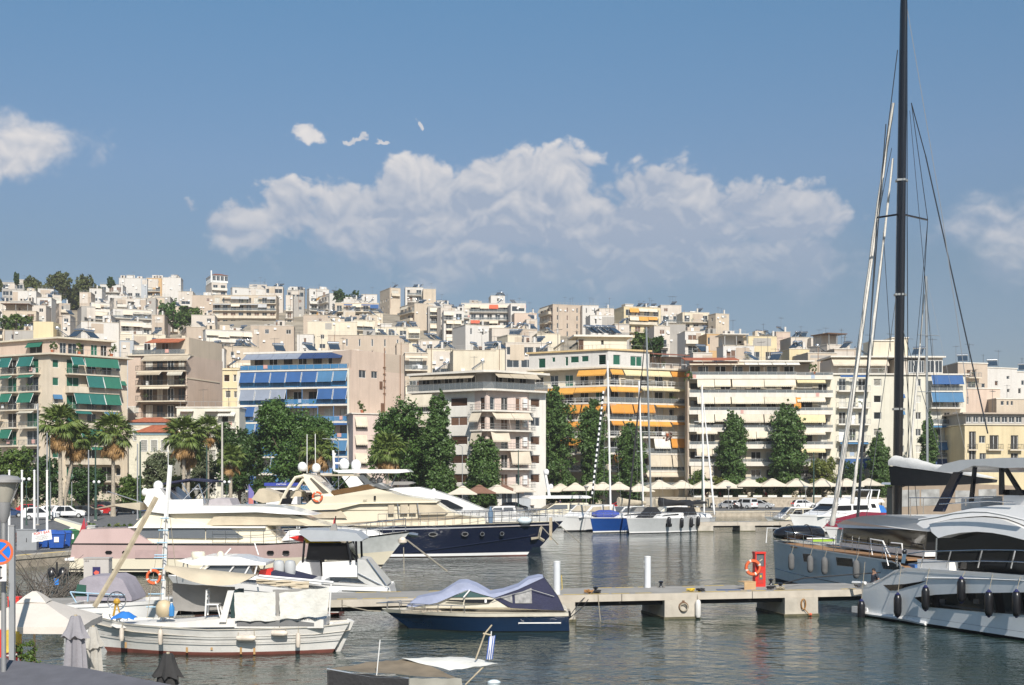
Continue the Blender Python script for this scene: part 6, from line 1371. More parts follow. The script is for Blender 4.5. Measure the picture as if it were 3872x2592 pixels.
# ---- navy hulled cream yacht
def navyy():
 D=103;x0=950;P=pxf(D,x0);L=X(2090,D)-X(x0,D);t=boat('big cream motor yacht with a glossy navy hull, bow to the right',(X(x0,D),D+3,0))
 h=Hull(L,6.0,[(0,2.2),(.4,2.45),(1,2.75)],2.0,.9,0,.86,2.3);h.band(t,-.2,.03,antif,'bottom');h.band(t,.03,.11,gel,'boot_stripe');h.band(t,.11,.88,navy,'topside');h.band(t,.88,.915,M('grey_line',(.5,.5,.52),.3),'cove_line',out=.01);h.band(t,.915,.985,navy,'bulwark',out=-.005);h.band(t,.985,1.0,gelc,'cap_rail',out=.04)
 h.deck(t,teak,-.3);w=lambda x,z: h.hw(min(1,max(0,x/L)),1)
 mb=MB()
 for side in (-1,):
  a=[h.pt(.56+.4*i/10,.14+.44*i/10,side)+Vector((0,-.03,0)) for i in range(11)];mb.tube(a,.045,4)
 mb.build('chine_strake',navy,t)
 pan(t,'porthole',[[P(u+a*math.cos(k*.785),2022+9*math.sin(k*.785)) for k in range(8)] for u,a in ((1560,16),(1636,18),(1757,14),(1823,9),(1898,9))],lambda x,z: h.hw(min(1,x/L),.75),inox,out=.04)
 pan(t,'port_glass',[[P(u+a*math.cos(k*.785),2022+6*math.sin(k*.785)) for k in range(8)] for u,a in ((1560,12),(1636,14),(1757,10),(1823,6),(1898,6))],lambda x,z: h.hw(min(1,x/L),.75),tint,out=.06)
 wd=lambda x,z: w(x,z)*.84-.05*(z-2)
 prof(t,'deckhouse',[P(1150,1990),P(1150,1935),P(1270,1930),P(1355,1904),P(1640,1898),P(1690,1930),P(1740,1950),P(1830,1962),P(1836,1990)],wd,gelc)
 pan(t,'window_cover',[[P(1466,1906),P(1488,1906),P(1488,1945),P(1466,1945)],[P(1512,1906),P(1540,1906),P(1540,1943),P(1512,1944)],[P(1546,1904),P(1572,1904),P(1572,1944),P(1546,1943)],[P(1578,1903),P(1640,1900),P(1692,1940),P(1680,1947),P(1582,1948)],[P(1152,1936),P(1285,1931),P(1310,1960),P(1180,1962)]],wd,canv,out=.05)
 bars(t,'window_post',[[(P(u,1903)[0],-wd(P(u,1903)[0],4)-.06,P(u,1903)[1]),(P(u+8,1950)[0],-wd(P(u,1903)[0],3.3)-.06,P(u,1950)[1])] for u in (1500,1575)],.04,inox)
 wf=lambda x,z: w(x,z)*.9
 prof(t,'upper_deck',[P(1040,1918),P(1060,1912),P(1150,1910),P(1200,1878),P(1245,1878),P(1420,1848),P(1476,1862),P(1500,1872),P(1655,1896),P(1650,1902),P(1360,1906),P(1270,1928),P(1130,1932),P(1045,1926)],wf,gelc)
 pan(t,'side_vent',[[P(1412,1876),P(1420,1876),P(1420,1891),P(1412,1891)],[P(1372,1892),P(1386,1891),P(1386,1893),P(1372,1894)]],wf,blackm)
 wa=lambda x,z: w(x,z)*.82-.12*(z-5)
 prof(t,'radar_arch',[P(1150,1912),P(1185,1880),P(1134,1806),P(1140,1792),P(1172,1800),P(1262,1878),P(1230,1900)],wa,gelc)
 pan(t,'arch_panel',[[P(1170,1806),P(1240,1866),P(1216,1868),P(1166,1812)]],wa,M('olive_panel',(.10,.085,.06),.4))
 mb=MB();
 for y in (-2.3,2.3): mb.tube([(P(1050,1912)[0],y,P(1050,1912)[1]),(P(1082,1850)[0],y,P(1082,1850)[1]),(P(1112,1806)[0],y,P(1112,1806)[1]),(P(1142,1800)[0],y,P(1142,1800)[1])],.13,6)
 mb.build('arch_leg',gelc,t,smooth=50)
 for u,v,r,y in ((1127,1764,.37,-.9),(1168,1768,.36,.9)): dome(t,(P(u,v)[0],y,P(u,v)[1]),r)
 bars(t,'whip_aerial',[[(P(1146,1790)[0],-1,P(1146,1790)[1]),(P(1146,1640)[0],-1,P(1146,1640)[1])],[(P(1164,1790)[0],1,P(1164,1790)[1]),(P(1163,1635)[0],1,P(1163,1635)[1])]],.03,gel)
 prof(t,'bimini',[P(1205,1800),P(1230,1794),P(1330,1794),P(1335,1802),P(1230,1800)],lambda x,z: 2,canv)
 q=lambda u,v,y=-1.9: (P(u,v)[0],y,P(u,v)[1])
 bars(t,'bimini_frame',[[q(1216,1800),q(1256,1850)],[q(1245,1845),q(1290,1798)],[q(1262,1855),q(1320,1798)],[q(1256,1850),q(1236,1868)]],.035,inox)
 prof(t,'flybridge_windscreen',[P(1245,1876),P(1250,1856),P(1390,1832),P(1420,1848)],lambda x,z: w(x,z)*.8,M('brown_perspex',(.12,.065,.025),.15,spec=.7))
 prof(t,'windscreen_frame',[P(1402,1832),P(1425,1828),P(1470,1850),P(1440,1850)],lambda x,z: w(x,z)*.78,grayt)
 prof(t,'console_cover',[P(1080,1880),P(1085,1860),P(1110,1854),P(1126,1862),P(1125,1880)],lambda x,z: 1.2,canv)
 pan(t,'aft_grille',[[P(1065,1886),P(1105,1884),P(1098,1908),P(1056,1908)]],wf,blackm,out=.1)
 h.rail(t,.42,.70,.95,10);h.rail(t,.70,.985,.95,11)
 lifebuoy('orange lifebuoy on the cream side of the navy yacht',(X(1198,D),D+.28,Z(1880,D)),.36)
 prof(t,'tender_cover',[P(935,1890),P(965,1850),P(980,1848),P(1040,1870),P(1050,1895),P(980,1905)],lambda x,z: 1.4,canv)
 bars(t,'anchor',[[q(2050,1998,-.2),q(2040,2040,-.4),q(2010,2044,-.5)],[q(2040,2040,-.4),q(2060,2052,-.3)]],.12,ropem)
 bars(t,'bow_post',[[q(2086,1962,0),q(2086,2050,-.1)]],.13,M('worn_wood',(.48,.40,.28),.8,var=.2))
 rope('left mooring rope from the navy yacht bow',[W(2046,1990,105),W(2110,2060,98)],.04);rope('right mooring rope from the navy yacht bow',[W(2096,1970,106),W(2200,2060,96)],.03)
 tag(MB().ball((0,0,0),.45,10,6,1.3,1,.7).build('plastic_bundle',M('pale_plastic',(.6,.68,.72),.4),None,smooth=60),'pale plastic bundle on the navy yacht foredeck','bundle').location=W(1983,1970,105)
 tag(MB().lathe([(.18,0),(.22,.8),(.05,1.3)],8).build('folded_parasol',M('dusty_blue',(.10,.16,.24),.8),None,smooth=60),'small dark blue cover standing on the navy yacht foredeck','cover').location=W(1855,1978,106)
navyy()
# ---- white sport yacht behind
def sport():
 D=116;x0=1230;P=pxf(D,x0);L=X(2150,D)-X(x0,D);t=boat('sleek white sport yacht with a hardtop, behind the navy yacht',(X(x0,D),D+3,0))
 h=Hull(L,5.6,[(0,2.0),(1,2.75)],2.4,.9,0,.85,2.2);h.band(t,-.2,.85,navy,'topside');h.band(t,.85,1,gel,'sheer_band');h.deck(t,gel,0);w=lambda x,z: h.hw(min(1,max(0,x/L)),1)*.85
 prof(t,'coachroof',[P(1300,1975),P(1400,1880),P(1480,1846),P(1580,1843),P(1650,1860),P(1740,1890),P(1830,1928),P(2000,1952),P(2080,1968),P(2080,1978)],lambda x,z: max(.2,w(x,z)-.15*(z-2)),gel,25)
 pan(t,'side_window',[[P(1640,1886),P(1690,1892),P(1752,1922),P(1740,1926),P(1690,1925)]],lambda x,z: max(.2,w(x,z)-.15*(z-2)),tint)
 prof(t,'hardtop',[P(1266,1784),P(1290,1776),P(1535,1775),P(1548,1785),P(1500,1790),P(1280,1790)],lambda x,z: 2.2,gel)
 prof(t,'arch',[P(1286,1802),P(1340,1796),P(1375,1830),P(1330,1845),P(1315,1845)],lambda x,z: 2.0,gel);prof(t,'windscreen',[P(1340,1796),P(1362,1790),P(1420,1845),P(1385,1850)],lambda x,z: 2.0,grayt)
 q=lambda u,v,y=-1.6: (P(u,v)[0],y,P(u,v)[1])
 for u,v,y in ((1288,1752,-.6),(1327,1756,.8)): dome(t,(P(u,v)[0],y,P(u,v)[1]),.47)
 bars(t,'mast',[[q(1252,1782,-1),q(1248,1702,-1)],[q(1250,1752,-1),q(1275,1752,-1)],[q(1248,1730,-1),q(1256,1712,-1)],[q(1252,1782,-1),q(1276,1782,-1)]],.1,gel)
 bars(t,'hardtop_strut',[[q(1420,1842),q(1460,1790)],[q(1400,1846),q(1330,1792)],[q(1470,1850),q(1495,1790)]],.05,inox)
 for u in (1394,1420): dome(t,(P(u,1818)[0],.5,P(u,1818)[1]),.30,name='headlamp_pod')
 dome(t,(P(1633,1856)[0],0,P(1633,1856)[1]),.16,name='horn');prof(t,'side_awning',[P(1450,1836),P(1480,1822),P(1540,1822),P(1560,1828),P(1540,1834)],lambda x,z: 1.6,cang)
 h.rail(t,.55,.98,.7,12)
sport()
# ---- small T-top boat
def ttop():
 D=64;x0=1470;P=pxf(D,x0);t=boat('white open boat with a grey T-top roof, behind the pier',(X(x0,D),D+1.5,0),'open_boat','boat');L=7.6
 h=Hull(L,2.9,[(0,1.05),(1,1.6)],1.4,.92,-.3,.8,2.2,True);h.band(t,-.2,.12,navy,'bottom');h.band(t,.12,.9,gel,'topside');h.band(t,.9,1,gel,'gunwale',out=.05);h.deck(t,gel,-.25)
 prof(t,'roof',[P(1124,2016),P(1135,2004),P(1290,2010),P(1345,2018),P(1372,2042),P(1365,2048),P(1170,2049)],lambda x,z: 1.25,M('grey_roof',(.36,.38,.40),.4,var=.05),30)
 q=lambda u,v,y=-1.1: (P(u,v)[0],y,P(u,v)[1])
 for y in (-1.1,1.1):
  for a,b in ((1140,1146),(1345,1342),(1322,1308)): bars(t,'roof_support',[[q(a,2128,y),q(b,2045,y)]],.06,blackm)
 prof(t,'windscreen',[P(1150,2120),P(1160,2056),P(1310,2056),P(1335,2122)],lambda x,z: .95,tint);prof(t,'console',[P(1138,2182),P(1132,2130),P(1150,2112),P(1200,2108),P(1206,2185)],lambda x,z: .8,M('grey_console',(.16,.16,.17),.5))
 prof(t,'helm_seat',[P(1214,2186),P(1212,2130),P(1346,2122),P(1356,2186)],lambda x,z: .95,gel);prof(t,'bow_moulding',[P(1084,2196),P(1110,2150),P(1130,2124),P(1165,2130),P(1178,2194)],lambda x,z: 1.1,gel)
 prof(t,'stern_wing',[P(1350,2116),P(1380,2120),P(1462,2216),P(1440,2222),P(1380,2210),P(1352,2190)],lambda x,z: 1.3,M('clear_side_screen',(.52,.52,.50),.25))
 bars(t,'stern_rail',[[q(1385,2115,-1.35),q(1468,2228,-1.35)],[q(1352,2170,-1.35),q(1462,2226,-1.35)]],.035,inox)
 prof(t,'swim_deck',[P(1244,2232),P(1262,2212),P(1466,2226),P(1462,2238)],lambda x,z: 1.4,gel)
 k=thing('kayak','red and yellow kayak slung under the grey T-top roof','kayak',(X(1185,D),D+.9,Z(2050,D)));mb=MB();mi=MB()
 for b,a0,a1 in ((mb,-1.3,-.55),(mi,-.55,1.25)):
  b.loft([[Vector((x,.34*math.cos(j*math.pi/5)*max(.06,1-abs(x/1.32)**2.4),.22*math.sin(j*math.pi/5)*max(.1,1-abs(x/1.32)**2.6)-x*.10+.04)) for j in range(10)] for x in [a0+(a1-a0)*i/7 for i in range(8)]])
 mb.build('bow',redp,k,smooth=60);mi.build('hull',M('kayak_yellow',(.62,.42,.02),.4,var=.2,sc=2),k,smooth=60)
 for i,u in enumerate((1040,1083)):
  e=thing('outboard_engine',('left','right')[i]+' pale grey outboard engine at the stern beside the T-top boat','engine',(X(u,60),61.0,Z(2165,61)));mb=MB();mb.lathe([(.16,-.55),(.2,-.4),(.25,0),(.27,.35),(.22,.52),(.1,.56)],10);mb.build('cowling',silver,e,smooth=50);mb=MB();mb.box(-.07,.07,-.1,.14,-1.3,-.5);mb.build('leg',silver,e)
 kn=thing('flag','small red and white ensign on the grey T-top roof','flag',W(1262,2010,D+.9));mb=MB();mb.tube([(0,0,0),(.1,0,.75)],.03,5);mb.build('flagstaff',blackm,kn);mb=MB();mb.add([(.1,0,.72),(-.02,.05,.55),(-.06,.02,.1),(.02,-.03,.12),(.1,0,.25)],[(0,1,2,3,4)]);mb.build('cloth',M('flag_red',(.5,.05,.06),.8),kn);prof(kn,'flag_base',[(-.25,-.05),(-.05,.35),(.1,.4),(.2,-.05)],lambda x,z: .12,cang)
ttop()
# ---- hardtop cruiser
def hardtop():
 D=60;x0=1262;P=pxf(D,x0);t=boat('white cruiser with a flat hardtop and slanted window frames, left of the T-top boat',(X(x0,D),D+1.4,0),'cabin_cruiser','boat');L=7.9
 h=Hull(L,2.8,[(0,1.05),(.5,1.5),(1,1.8)],1.3,.9,-.2,.82,2.2,True);h.band(t,-.2,.15,antif,'bottom');h.band(t,.15,.8,gel,'topside');h.band(t,.8,1,gel,'gunwale',out=.04);h.deck(t,gel,-.1)
 q=lambda u,v,y=-1.05: (P(u,v)[0],y,P(u,v)[1])
 prof(t,'hardtop',[P(660,2122),P(690,2118),P(728,2120),P(760,2106),P(900,2108),P(960,2124),P(1002,2130),P(1000,2140),P(722,2140)],lambda x,z: 1.15,gel,30)
 for y in (-1.05,1.05):
  bars(t,'window_frame',[[q(728,2172,y),q(768,2140,y)],[q(744,2172,y),q(786,2142,y)],[q(850,2180,y),q(880,2142,y)],[q(915,2182,y),q(938,2142,y)],[q(955,2182,y),q(966,2142,y)]],.035,gel)
 mb=MB();mb.hexa([q(740,2178,-1),q(955,2184,-1),q(955,2184,1),q(740,2178,1),q(790,2141,-.95),q(935,2141,-.95),q(935,2141,.95),q(790,2141,.95)]);mb.build('windows',grayt,t)
 mb=MB();mb.lathe([(.28,0),(.33,.06),(.33,.24),(.28,.3)],12,(P(718,2120)[0],.2,P(718,2119)[1]));mb.build('radar',gelc,t,smooth=40)
 bars(t,'radar_frame',[[q(682,2160),q(690,2126)],[q(704,2160),q(700,2126)]],.03,railm);dome(t,(P(808,2104)[0],0,P(808,2104)[1]),.16,gelc,'lamp')
 prof(t,'rolled_sail',[P(960,2182),P(970,2162),P(1010,2156),P(1022,2172),P(1018,2184)],lambda x,z: .5,redp);prof(t,'cockpit_cover',[P(1022,2164),P(1030,2160),P(1170,2196),P(1170,2206),P(1020,2186)],lambda x,z: 1.2,cann)
 prof(t,'sheer_rail',[P(930,2182),P(932,2178),P(1215,2200),P(1215,2212),P(1150,2204),P(935,2192)],lambda x,z: 1.42,gel);bars(t,'aerial',[[q(826,2104,0),q(848,2080,0)],[q(940,2060,0),q(955,2106,0)]],.03,gel)
hardtop()
def tent():
 D=52;x0=230;P=pxf(D,x0);t=boat('small white boat under a lilac grey tent, behind the electric cabinet',(X(x0,D),D+1.2,0),'covered_boat','boat');L=4.6
 h=Hull(L,2.2,[(0,1.3),(1,1.5)],.8,.9,0,.85,2.2);h.band(t,-.2,.9,gel,'topside');h.band(t,.9,1,gel,'gunwale',out=.04);h.deck(t,gel,0)
 prof(t,'tent',[P(278,2272),P(292,2200),P(318,2184),P(420,2180),P(455,2196),P(492,2262),P(492,2276)],lambda x,z: 1.0-.15*(z-1.5),M('lilac_grey_canvas',(.30,.275,.31),.85,var=.1,bump=.3),40)
 pan(t,'tent_window',[[P(276,2256),P(284,2212),P(318,2216),P(318,2256)]],lambda x,z: 1.0-.15*(z-1.5),M('bottle_green',(.01,.07,.045),.5),out=.03);q=lambda u,v,y=-1.1: (P(u,v)[0],y,P(u,v)[1])
 bars(t,'rail',[[q(262,2240),q(350,2246),q(470,2252)],[q(262,2240),q(285,2280)],[q(330,2246),q(328,2276)]],.03,M('pale_blue_rail',(.35,.5,.62),.5))
tent()
# ---- wooden fishing boat
def fishing():
 D=46.8;x0=1308;P=pxf(D,x0);L=X(x0,D)-X(262,D);t=boat('old white wooden fishing boat with canvas awnings and a leaning mast',(X(x0,D),D+1.45,0),'fishing_boat','boat')
 h=Hull(L,2.9,[(0,1.10),(.12,1.0),(.5,.98),(.8,1.12),(1,1.42)],.9,.30,.62,.80,2.0,True,.5)
 h.band(t,-.25,.12,antif,'bottom');h.band(t,.12,.42,oldw,'lower_planking');h.band(t,.42,.46,oldw,'rubbing_strake',out=.06);h.band(t,.46,.60,oldw,'middle_planking',out=.0);h.band(t,.60,.96,oldw,'bulwark',out=.03);h.band(t,.96,1.0,M('gunwale_paint',(.62,.58,.5),.6),'gunwale',out=.07);h.deck(t,M('worn_deck',(.42,.38,.31),.8),-.3)
 rs=MB()
 for u,v0,v1 in ((905,2452,2478),(955,2455,2480),(700,2452,2472),(795,2452,2462),(450,2440,2462)):
  q0=min(1,max(0,-P(u,2400)[0]/L));
  z0,z1=P(u,v1)[1],P(u,v0)[1];y=-h.hw(q0,.3)-.012;rs.box(P(u-4,0)[0],P(u+4,0)[0],y-.004,y,z0,z1)
 rs.build('rust_stain',M('rust',(.40,.24,.10),.9),t)
 q=lambda u,v,y=-.9: (P(u,v)[0],y,P(u,v)[1])
 mb=MB();mb.tube([q(1255,2490,0),q(1308,2362,0)],[.10,.16],6);mb.build('stern_post',oldw,t)
 for a,b in ((1190,1262),(1232,1290)):
  mb=MB();mb.hexa([q(a-10,2452,-.25),q(a+26,2452,-.25),q(a+26,2452,-.12),q(a-10,2452,-.12),q(b-16,2366,-.5),q(b+18,2364,-.5),q(b+18,2364,-.37),q(b-16,2366,-.37)]);mb.build('rudder_board',gel,t)
 prof(t,'coaming',[P(395,2372),P(640,2364),P(760,2352),P(880,2346),P(880,2380),P(420,2384)],lambda x,z: .8,oldw);prof(t,'wheelhouse_base',[P(875,2382),P(880,2330),P(1130,2340),P(1215,2350),P(1215,2382)],lambda x,z: .95,oldw);pan(t,'side_opening',[[P(884,2352),P(1100,2352),P(1180,2362),P(1180,2374),P(884,2374)]],lambda x,z: .95,M('grey_shade_cloth',(.16,.16,.16),.8))
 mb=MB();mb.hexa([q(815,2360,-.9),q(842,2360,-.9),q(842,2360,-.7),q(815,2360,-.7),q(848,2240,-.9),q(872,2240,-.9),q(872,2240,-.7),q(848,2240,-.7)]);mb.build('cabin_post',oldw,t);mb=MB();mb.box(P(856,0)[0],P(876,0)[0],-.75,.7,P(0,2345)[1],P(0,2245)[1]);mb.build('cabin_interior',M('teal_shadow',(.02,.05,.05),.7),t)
 def sheet(name,uv,mat,y,n=8,amp=.03,par=None):
  (a,b,c,d)=[Vector(q(*p,y)) for p in uv];mb=MB();k=n+1
  mb.v=[tuple(a.lerp(b,i/n).lerp(d.lerp(c,i/n),j/n)+Vector((0,amp*math.sin(i*2.1+j*1.3)+amp*.6*math.sin(i*4.3-j*2.7),amp*.5*math.sin(i*1.7)*(j in (0,n))))) for j in range(k) for i in range(k)]
  for j in range(n):
   for i in range(n): mb.f.append([j*k+i,j*k+i+1,(j+1)*k+i+1,(j+1)*k+i]);mb.m.append(0)
  return mb.build(name,mat,par or t,smooth=80,fix=False)
 sheet('canvas_screen',[(876,2246),(1034,2243),(1034,2354),(880,2354)],canw,-1.05);sheet('canvas_screen',[(1048,2248),(1242,2224),(1232,2334),(1052,2348)],canw,-1.08,amp=.05);sheet('dark_screen',[(604,2222),(850,2236),(846,2334),(606,2330)],cang,.3,amp=.02)
 sheet('dark_screen',[(1020,2236),(1160,2232),(1060,2330),(1035,2340)],cang,-.9,amp=.02)
 # boom tent
 mb=MB();rings=[]
 for i in range(13):
  f=i/12;u=lerp(586,944,f);vt=lerp(2148,2186,f);vb=2162+60*math.sin(min(1,f*1.25)*math.pi*.62)+(-36*(max(0,f-.8)/.2)**1.4);c=P(u,vt)
  zt,zb=P(u,vt)[1],P(u,vb)[1];wy=.75*math.sin(math.pi*min(.96,.06+f*.94))**.6
  rings.append([Vector((c[0],-wy,zb)),Vector((c[0],-wy*.75,lerp(zb,zt,.55))),Vector((c[0],0,zt)),Vector((c[0],wy*.75,lerp(zb,zt,.55))),Vector((c[0],wy,zb))])
 mb.loft(rings,closed=False);mb.build('boom_awning',canv,t,smooth=60,fix=False);sheet('aft_awning',[(952,2196),(1158,2206),(1154,2236),(955,2215)],canv,-.7,amp=.04)
 bars(t,'boom',[[q(950,2190,0),q(1240,2216,0)]],.05,gel);bars(t,'awning_pole',[[q(946,2186,-.3),q(953,2250,-.3)],[q(1240,2216,-.6),q(1232,2340,-.6)]],.03,gel)
 m=bars(t,'mast',[[q(566,2372,.2),q(582,1960,.2),q(598,1758,.2)]],.085,gel);bars(m,'masthead_aerial',[[q(590,1760,.2),q(590,1700,.2)]],.012,gel)
 for s in ((540,556,578,-.4),(590,600,594,.9)):
  rg=MB();rg.tube([q(s[0]-16,2350,s[3]),q(s[2]-8,1960,.1)],.012,4);rg.tube([q(s[0]+30,2350,s[3]),q(s[2]+6,1960,.1)],.012,4);rg.build('shroud',ropem,m)
 lb=M('pale_blue_rung',(.33,.52,.66),.6)
 for k,v in enumerate((1965,2012,2060,2108,2118,2160,2205,2258,2308)):
  f=(v-1960)/390;u0,u1=lerp(566,514,f),lerp(600,582,f);bars(t,'ladder_rung',[[q(u0,v,-.35*f),q(u1,v,-.35*f)]],.022,lb)
 sp=bars(t,'bowsprit_spar',[[q(316,2308,-.2),q(440,2100,-.2),q(556,1884,-.2)]],.1,wood)
 lifebuoy('orange lifebuoy hung in the rigging of the fishing boat',(X(546,D),D+1.2,Z(2192,D)),.235)
 w=thing('net_winch','small yellow and steel net winch on the fishing boat bow','winch',(X(400,D),D+1.3,Z(2345,D)));mb=MB();mb.torus((0,0,.55),.33,.022,'y',18,5)
 for k in range(10): a=k*.628;mb.tube([(0,0,.55),(.33*math.cos(a),0,.55+.33*math.sin(a))],.010,4)
 mb.build('wheel',inox,w);mb=MB();mb.tube([(-.12,0,0),(-.02,0,.5)],.04,5);mb.tube([(.12,0,.05),(0,0,.5)],.03,5);mb.ball((0,0,.52),.13,8,5);mb.build('stand',M('ochre_paint',(.52,.30,.03),.5,var=.2),w)
 c=thing('plastic_chair','white plastic chair frame on the fishing boat deck','chair',(X(778,D),D+1.2,Z(2342,D)));
 for a,b in (((-.25,-.2,0),(-.2,-.2,.95)),((.28,-.2,0),(.18,-.2,.42)),((-.25,.2,0),(-.2,.2,.95)),((.28,.2,0),(.18,.2,.42))): mb=MB();mb.tube([a,b],.03,5);mb.build('leg',gel,c)
 mb=MB();mb.box(-.24,.24,-.22,.22,.4,.44);mb.build('seat',gel,c);mb=MB()
 for z in (.6,.75,.9): mb.box(-.23,-.17,-.22,.22,z,z+.07)
 mb.build('backrest',gel,c)
 tag(MB().lathe([(.2,0),(.29,.12),(.3,.38),(.2,.55),(.08,.6)],12).build('barrel',M('cream_barrel',(.52,.42,.27),.5,var=.1),None,smooth=50),'cream round barrel on the fishing boat deck','barrel').location=(X(592,D),D+1.0,Z(2344,D))
 b=thing('water_bottle','blue plastic water bottle beside the cream barrel','bottle',(X(624,D),D+.9,Z(2340,D)));MB().lathe([(.1,0),(.11,.3),(.05,.42),(.04,.46)],9).build('body',M('blue_plastic',(.05,.22,.5),.2),b,smooth=50);MB().lathe([(.045,.46),(.045,.5)],8).build('cap',gel,b)
 rr=random.Random(3);mb=MB();n=9;mb.v=[(-.42+.84*i/n,-.3+.6*j/n,.28*math.exp(-((i-4.5)**2+(j-4.5)**2)/14)+.06*rr.random()) for j in range(n+1) for i in range(n+1)]
 for j in range(n):
  for i in range(n): k=j*(n+1)+i;mb.f.append([k,k+1,k+n+2,k+n+1]);mb.m.append(0)
 o=mb.build('tarpaulin',M('blue_tarp',(.03,.18,.55),.5,var=.1),None,smooth=50,fix=False);o.location=(X(440,D),D+1.0,Z(2356,D));tag(o,'crumpled bright blue tarpaulin on the fishing boat bow','tarpaulin')
 text('Α. ΩΜΠΗΤΗ',.13,blackm,t,(P(1150,0)[0],-.97,P(0,2347)[1]),ext=.002)
 for u,v,ln,fl,lab in ((460,2400,.42,0,'upright white fender nearest the fishing boat bow'),(606,2410,.48,0,'upright white fender amidships on the fishing boat'),(1127,2422,.46,0,'upright white fender near the fishing boat stern'),(930,2414,.62,1,'long white fender lying along the fishing boat side'),(1056,2396,.50,1,'shorter white fender lying along the fishing boat side')):
  x=-P(u,0)[0]/L;y=D+1.45-h.hw(min(1,x),.8)-.15;fender(lab,(X(u,y),y,Z(v,y)),ln,.085 if not fl else .11,fendw,(X(u,y),y+.12,h.zs(x)),None,bool(fl))
fishing()
# ---- navy covered runabout
def runabout():
 D=54;x0=2150;P=pxf(D,x0);L=X(x0,D)-X(1432,D);t=boat('navy and white small cabin boat under a lilac canvas cover',(X(x0,D),D+1.25,0),'cabin_boat','boat')
 h=Hull(L,2.5,[(0,.80),(.5,.78),(1,.86)],1.2,.9,-.05,.85,2.1,True);h.band(t,-.3,.04,M('bottom_dark',(.02,.02,.02),.6),'bottom');h.band(t,.04,.82,navy2,'topside');h.band(t,.82,1.0,M('ivory_gelcoat',(.68,.63,.52),.3,coat=.3),'gunwale',out=.05);h.deck(t,M('ivory_gelcoat',(.68,.63,.52)),0);iv=MATS['ivory_gelcoat']
 wd=lambda x,z: min(h.hw(min(1,max(0,-x/L)),1)*.86,1.02)-.12*(z-.8)
 prof(t,'cabin',[P(1560,2306),P(1600,2290),P(1690,2262),P(1860,2262),P(1920,2300),P(2030,2302),P(2120,2300),P(2146,2312)],wd,iv)
 pan(t,'side_window',[[P(1684,2276),P(1696,2272),P(1752,2272),P(1752,2280)],[P(1757,2270),P(1868,2270),P(1848,2283),P(1757,2283)]],wd,tint);pan(t,'window_vent',[[P(1832,2270),P(1840,2270),P(1840,2282),P(1832,2282)]],wd,gel,out=.04)
 wc=lambda x,z: min(h.hw(min(1,max(0,-x/L)),1)*.93,1.08)-.16*(z-.8)
 prof(t,'lilac_cover',[P(1530,2300),P(1570,2268),P(1660,2250),P(1730,2207),P(1762,2206),P(1800,2220),P(1852,2250),P(1900,2242),P(1960,2222),P(2000,2194),P(2040,2186),P(2056,2188),P(1960,2232),P(1868,2264),P(1765,2234),P(1700,2262),P(1650,2284),P(1560,2302)],wc,canl,60)
 pan(t,'windscreen',[[P(1705,2262),P(1772,2236),P(1850,2262)]],lambda x,z: wc(x,z)-.06,M('teal_glass',(.04,.09,.09),.08,spec=.8));bars(t,'windscreen_post',[[(P(1752,2262)[0],-1.0,P(0,2262)[1]),(P(1776,2234)[0],-.96,P(0,2234)[1])]],.03,gel)
 prof(t,'navy_side_cover',[P(1868,2266),P(1960,2234),P(2056,2189),P(2076,2216),P(2118,2274),P(2136,2312),P(2040,2308),P(1930,2302)],lambda x,z: wc(x,z)-.01,cann,60)
 pan(t,'clear_panel',[[P(1946,2252),P(2010,2226),P(2012,2284),P(1948,2284)],[P(1890,2262),P(1936,2250),P(1938,2284)]],wc,M('clear_vinyl',(.30,.29,.28),.15,var=.3,sc=6),out=.015)
 bars(t,'cover_strap',[[(P(1862,2268)[0],-1.12,P(0,2268)[1]),(P(2010,2232)[0],-1.02,P(0,2232)[1]),(P(2096,2258)[0],-1.05,P(0,2258)[1])]],.012,railm);prof(t,'rub_strip',[P(1960,2356),P(1960,2360),P(2122,2360),P(2122,2356)],lambda x,z: h.hw(min(1,max(0,-x/L)),.5)+.02,gel)
 h.rail(t,.55,.97,.28,6,rows=1);bars(t,'bow_rail',[[h.pt(.9,1,-1)+Vector((0,0,.3)),h.pt(.99,1,1)+Vector((-.3,0,.22)),h.pt(.9,1,1)+Vector((0,0,.3))]],.02,inox);prof(t,'outboard_bracket',[P(2136,2320),P(2160,2318),P(2164,2342),P(2150,2352),P(2136,2350)],lambda x,z: .5,blackm)
 text('SCIROCCO  APHRODITE',.15,M('pale_lettering',(.55,.45,.34),.6),t,(P(1590,0)[0],-h.hw(.78,.9)-.15,P(0,2318)[1]),(rad(80),0,rad(7)),ext=.002)
 rope('slack bow rope from the navy cabin boat to the pier',[W(1440,2312,54.8),W(1392,2310,54.6),W(1290,2288,55.4)],.022)
runabout()
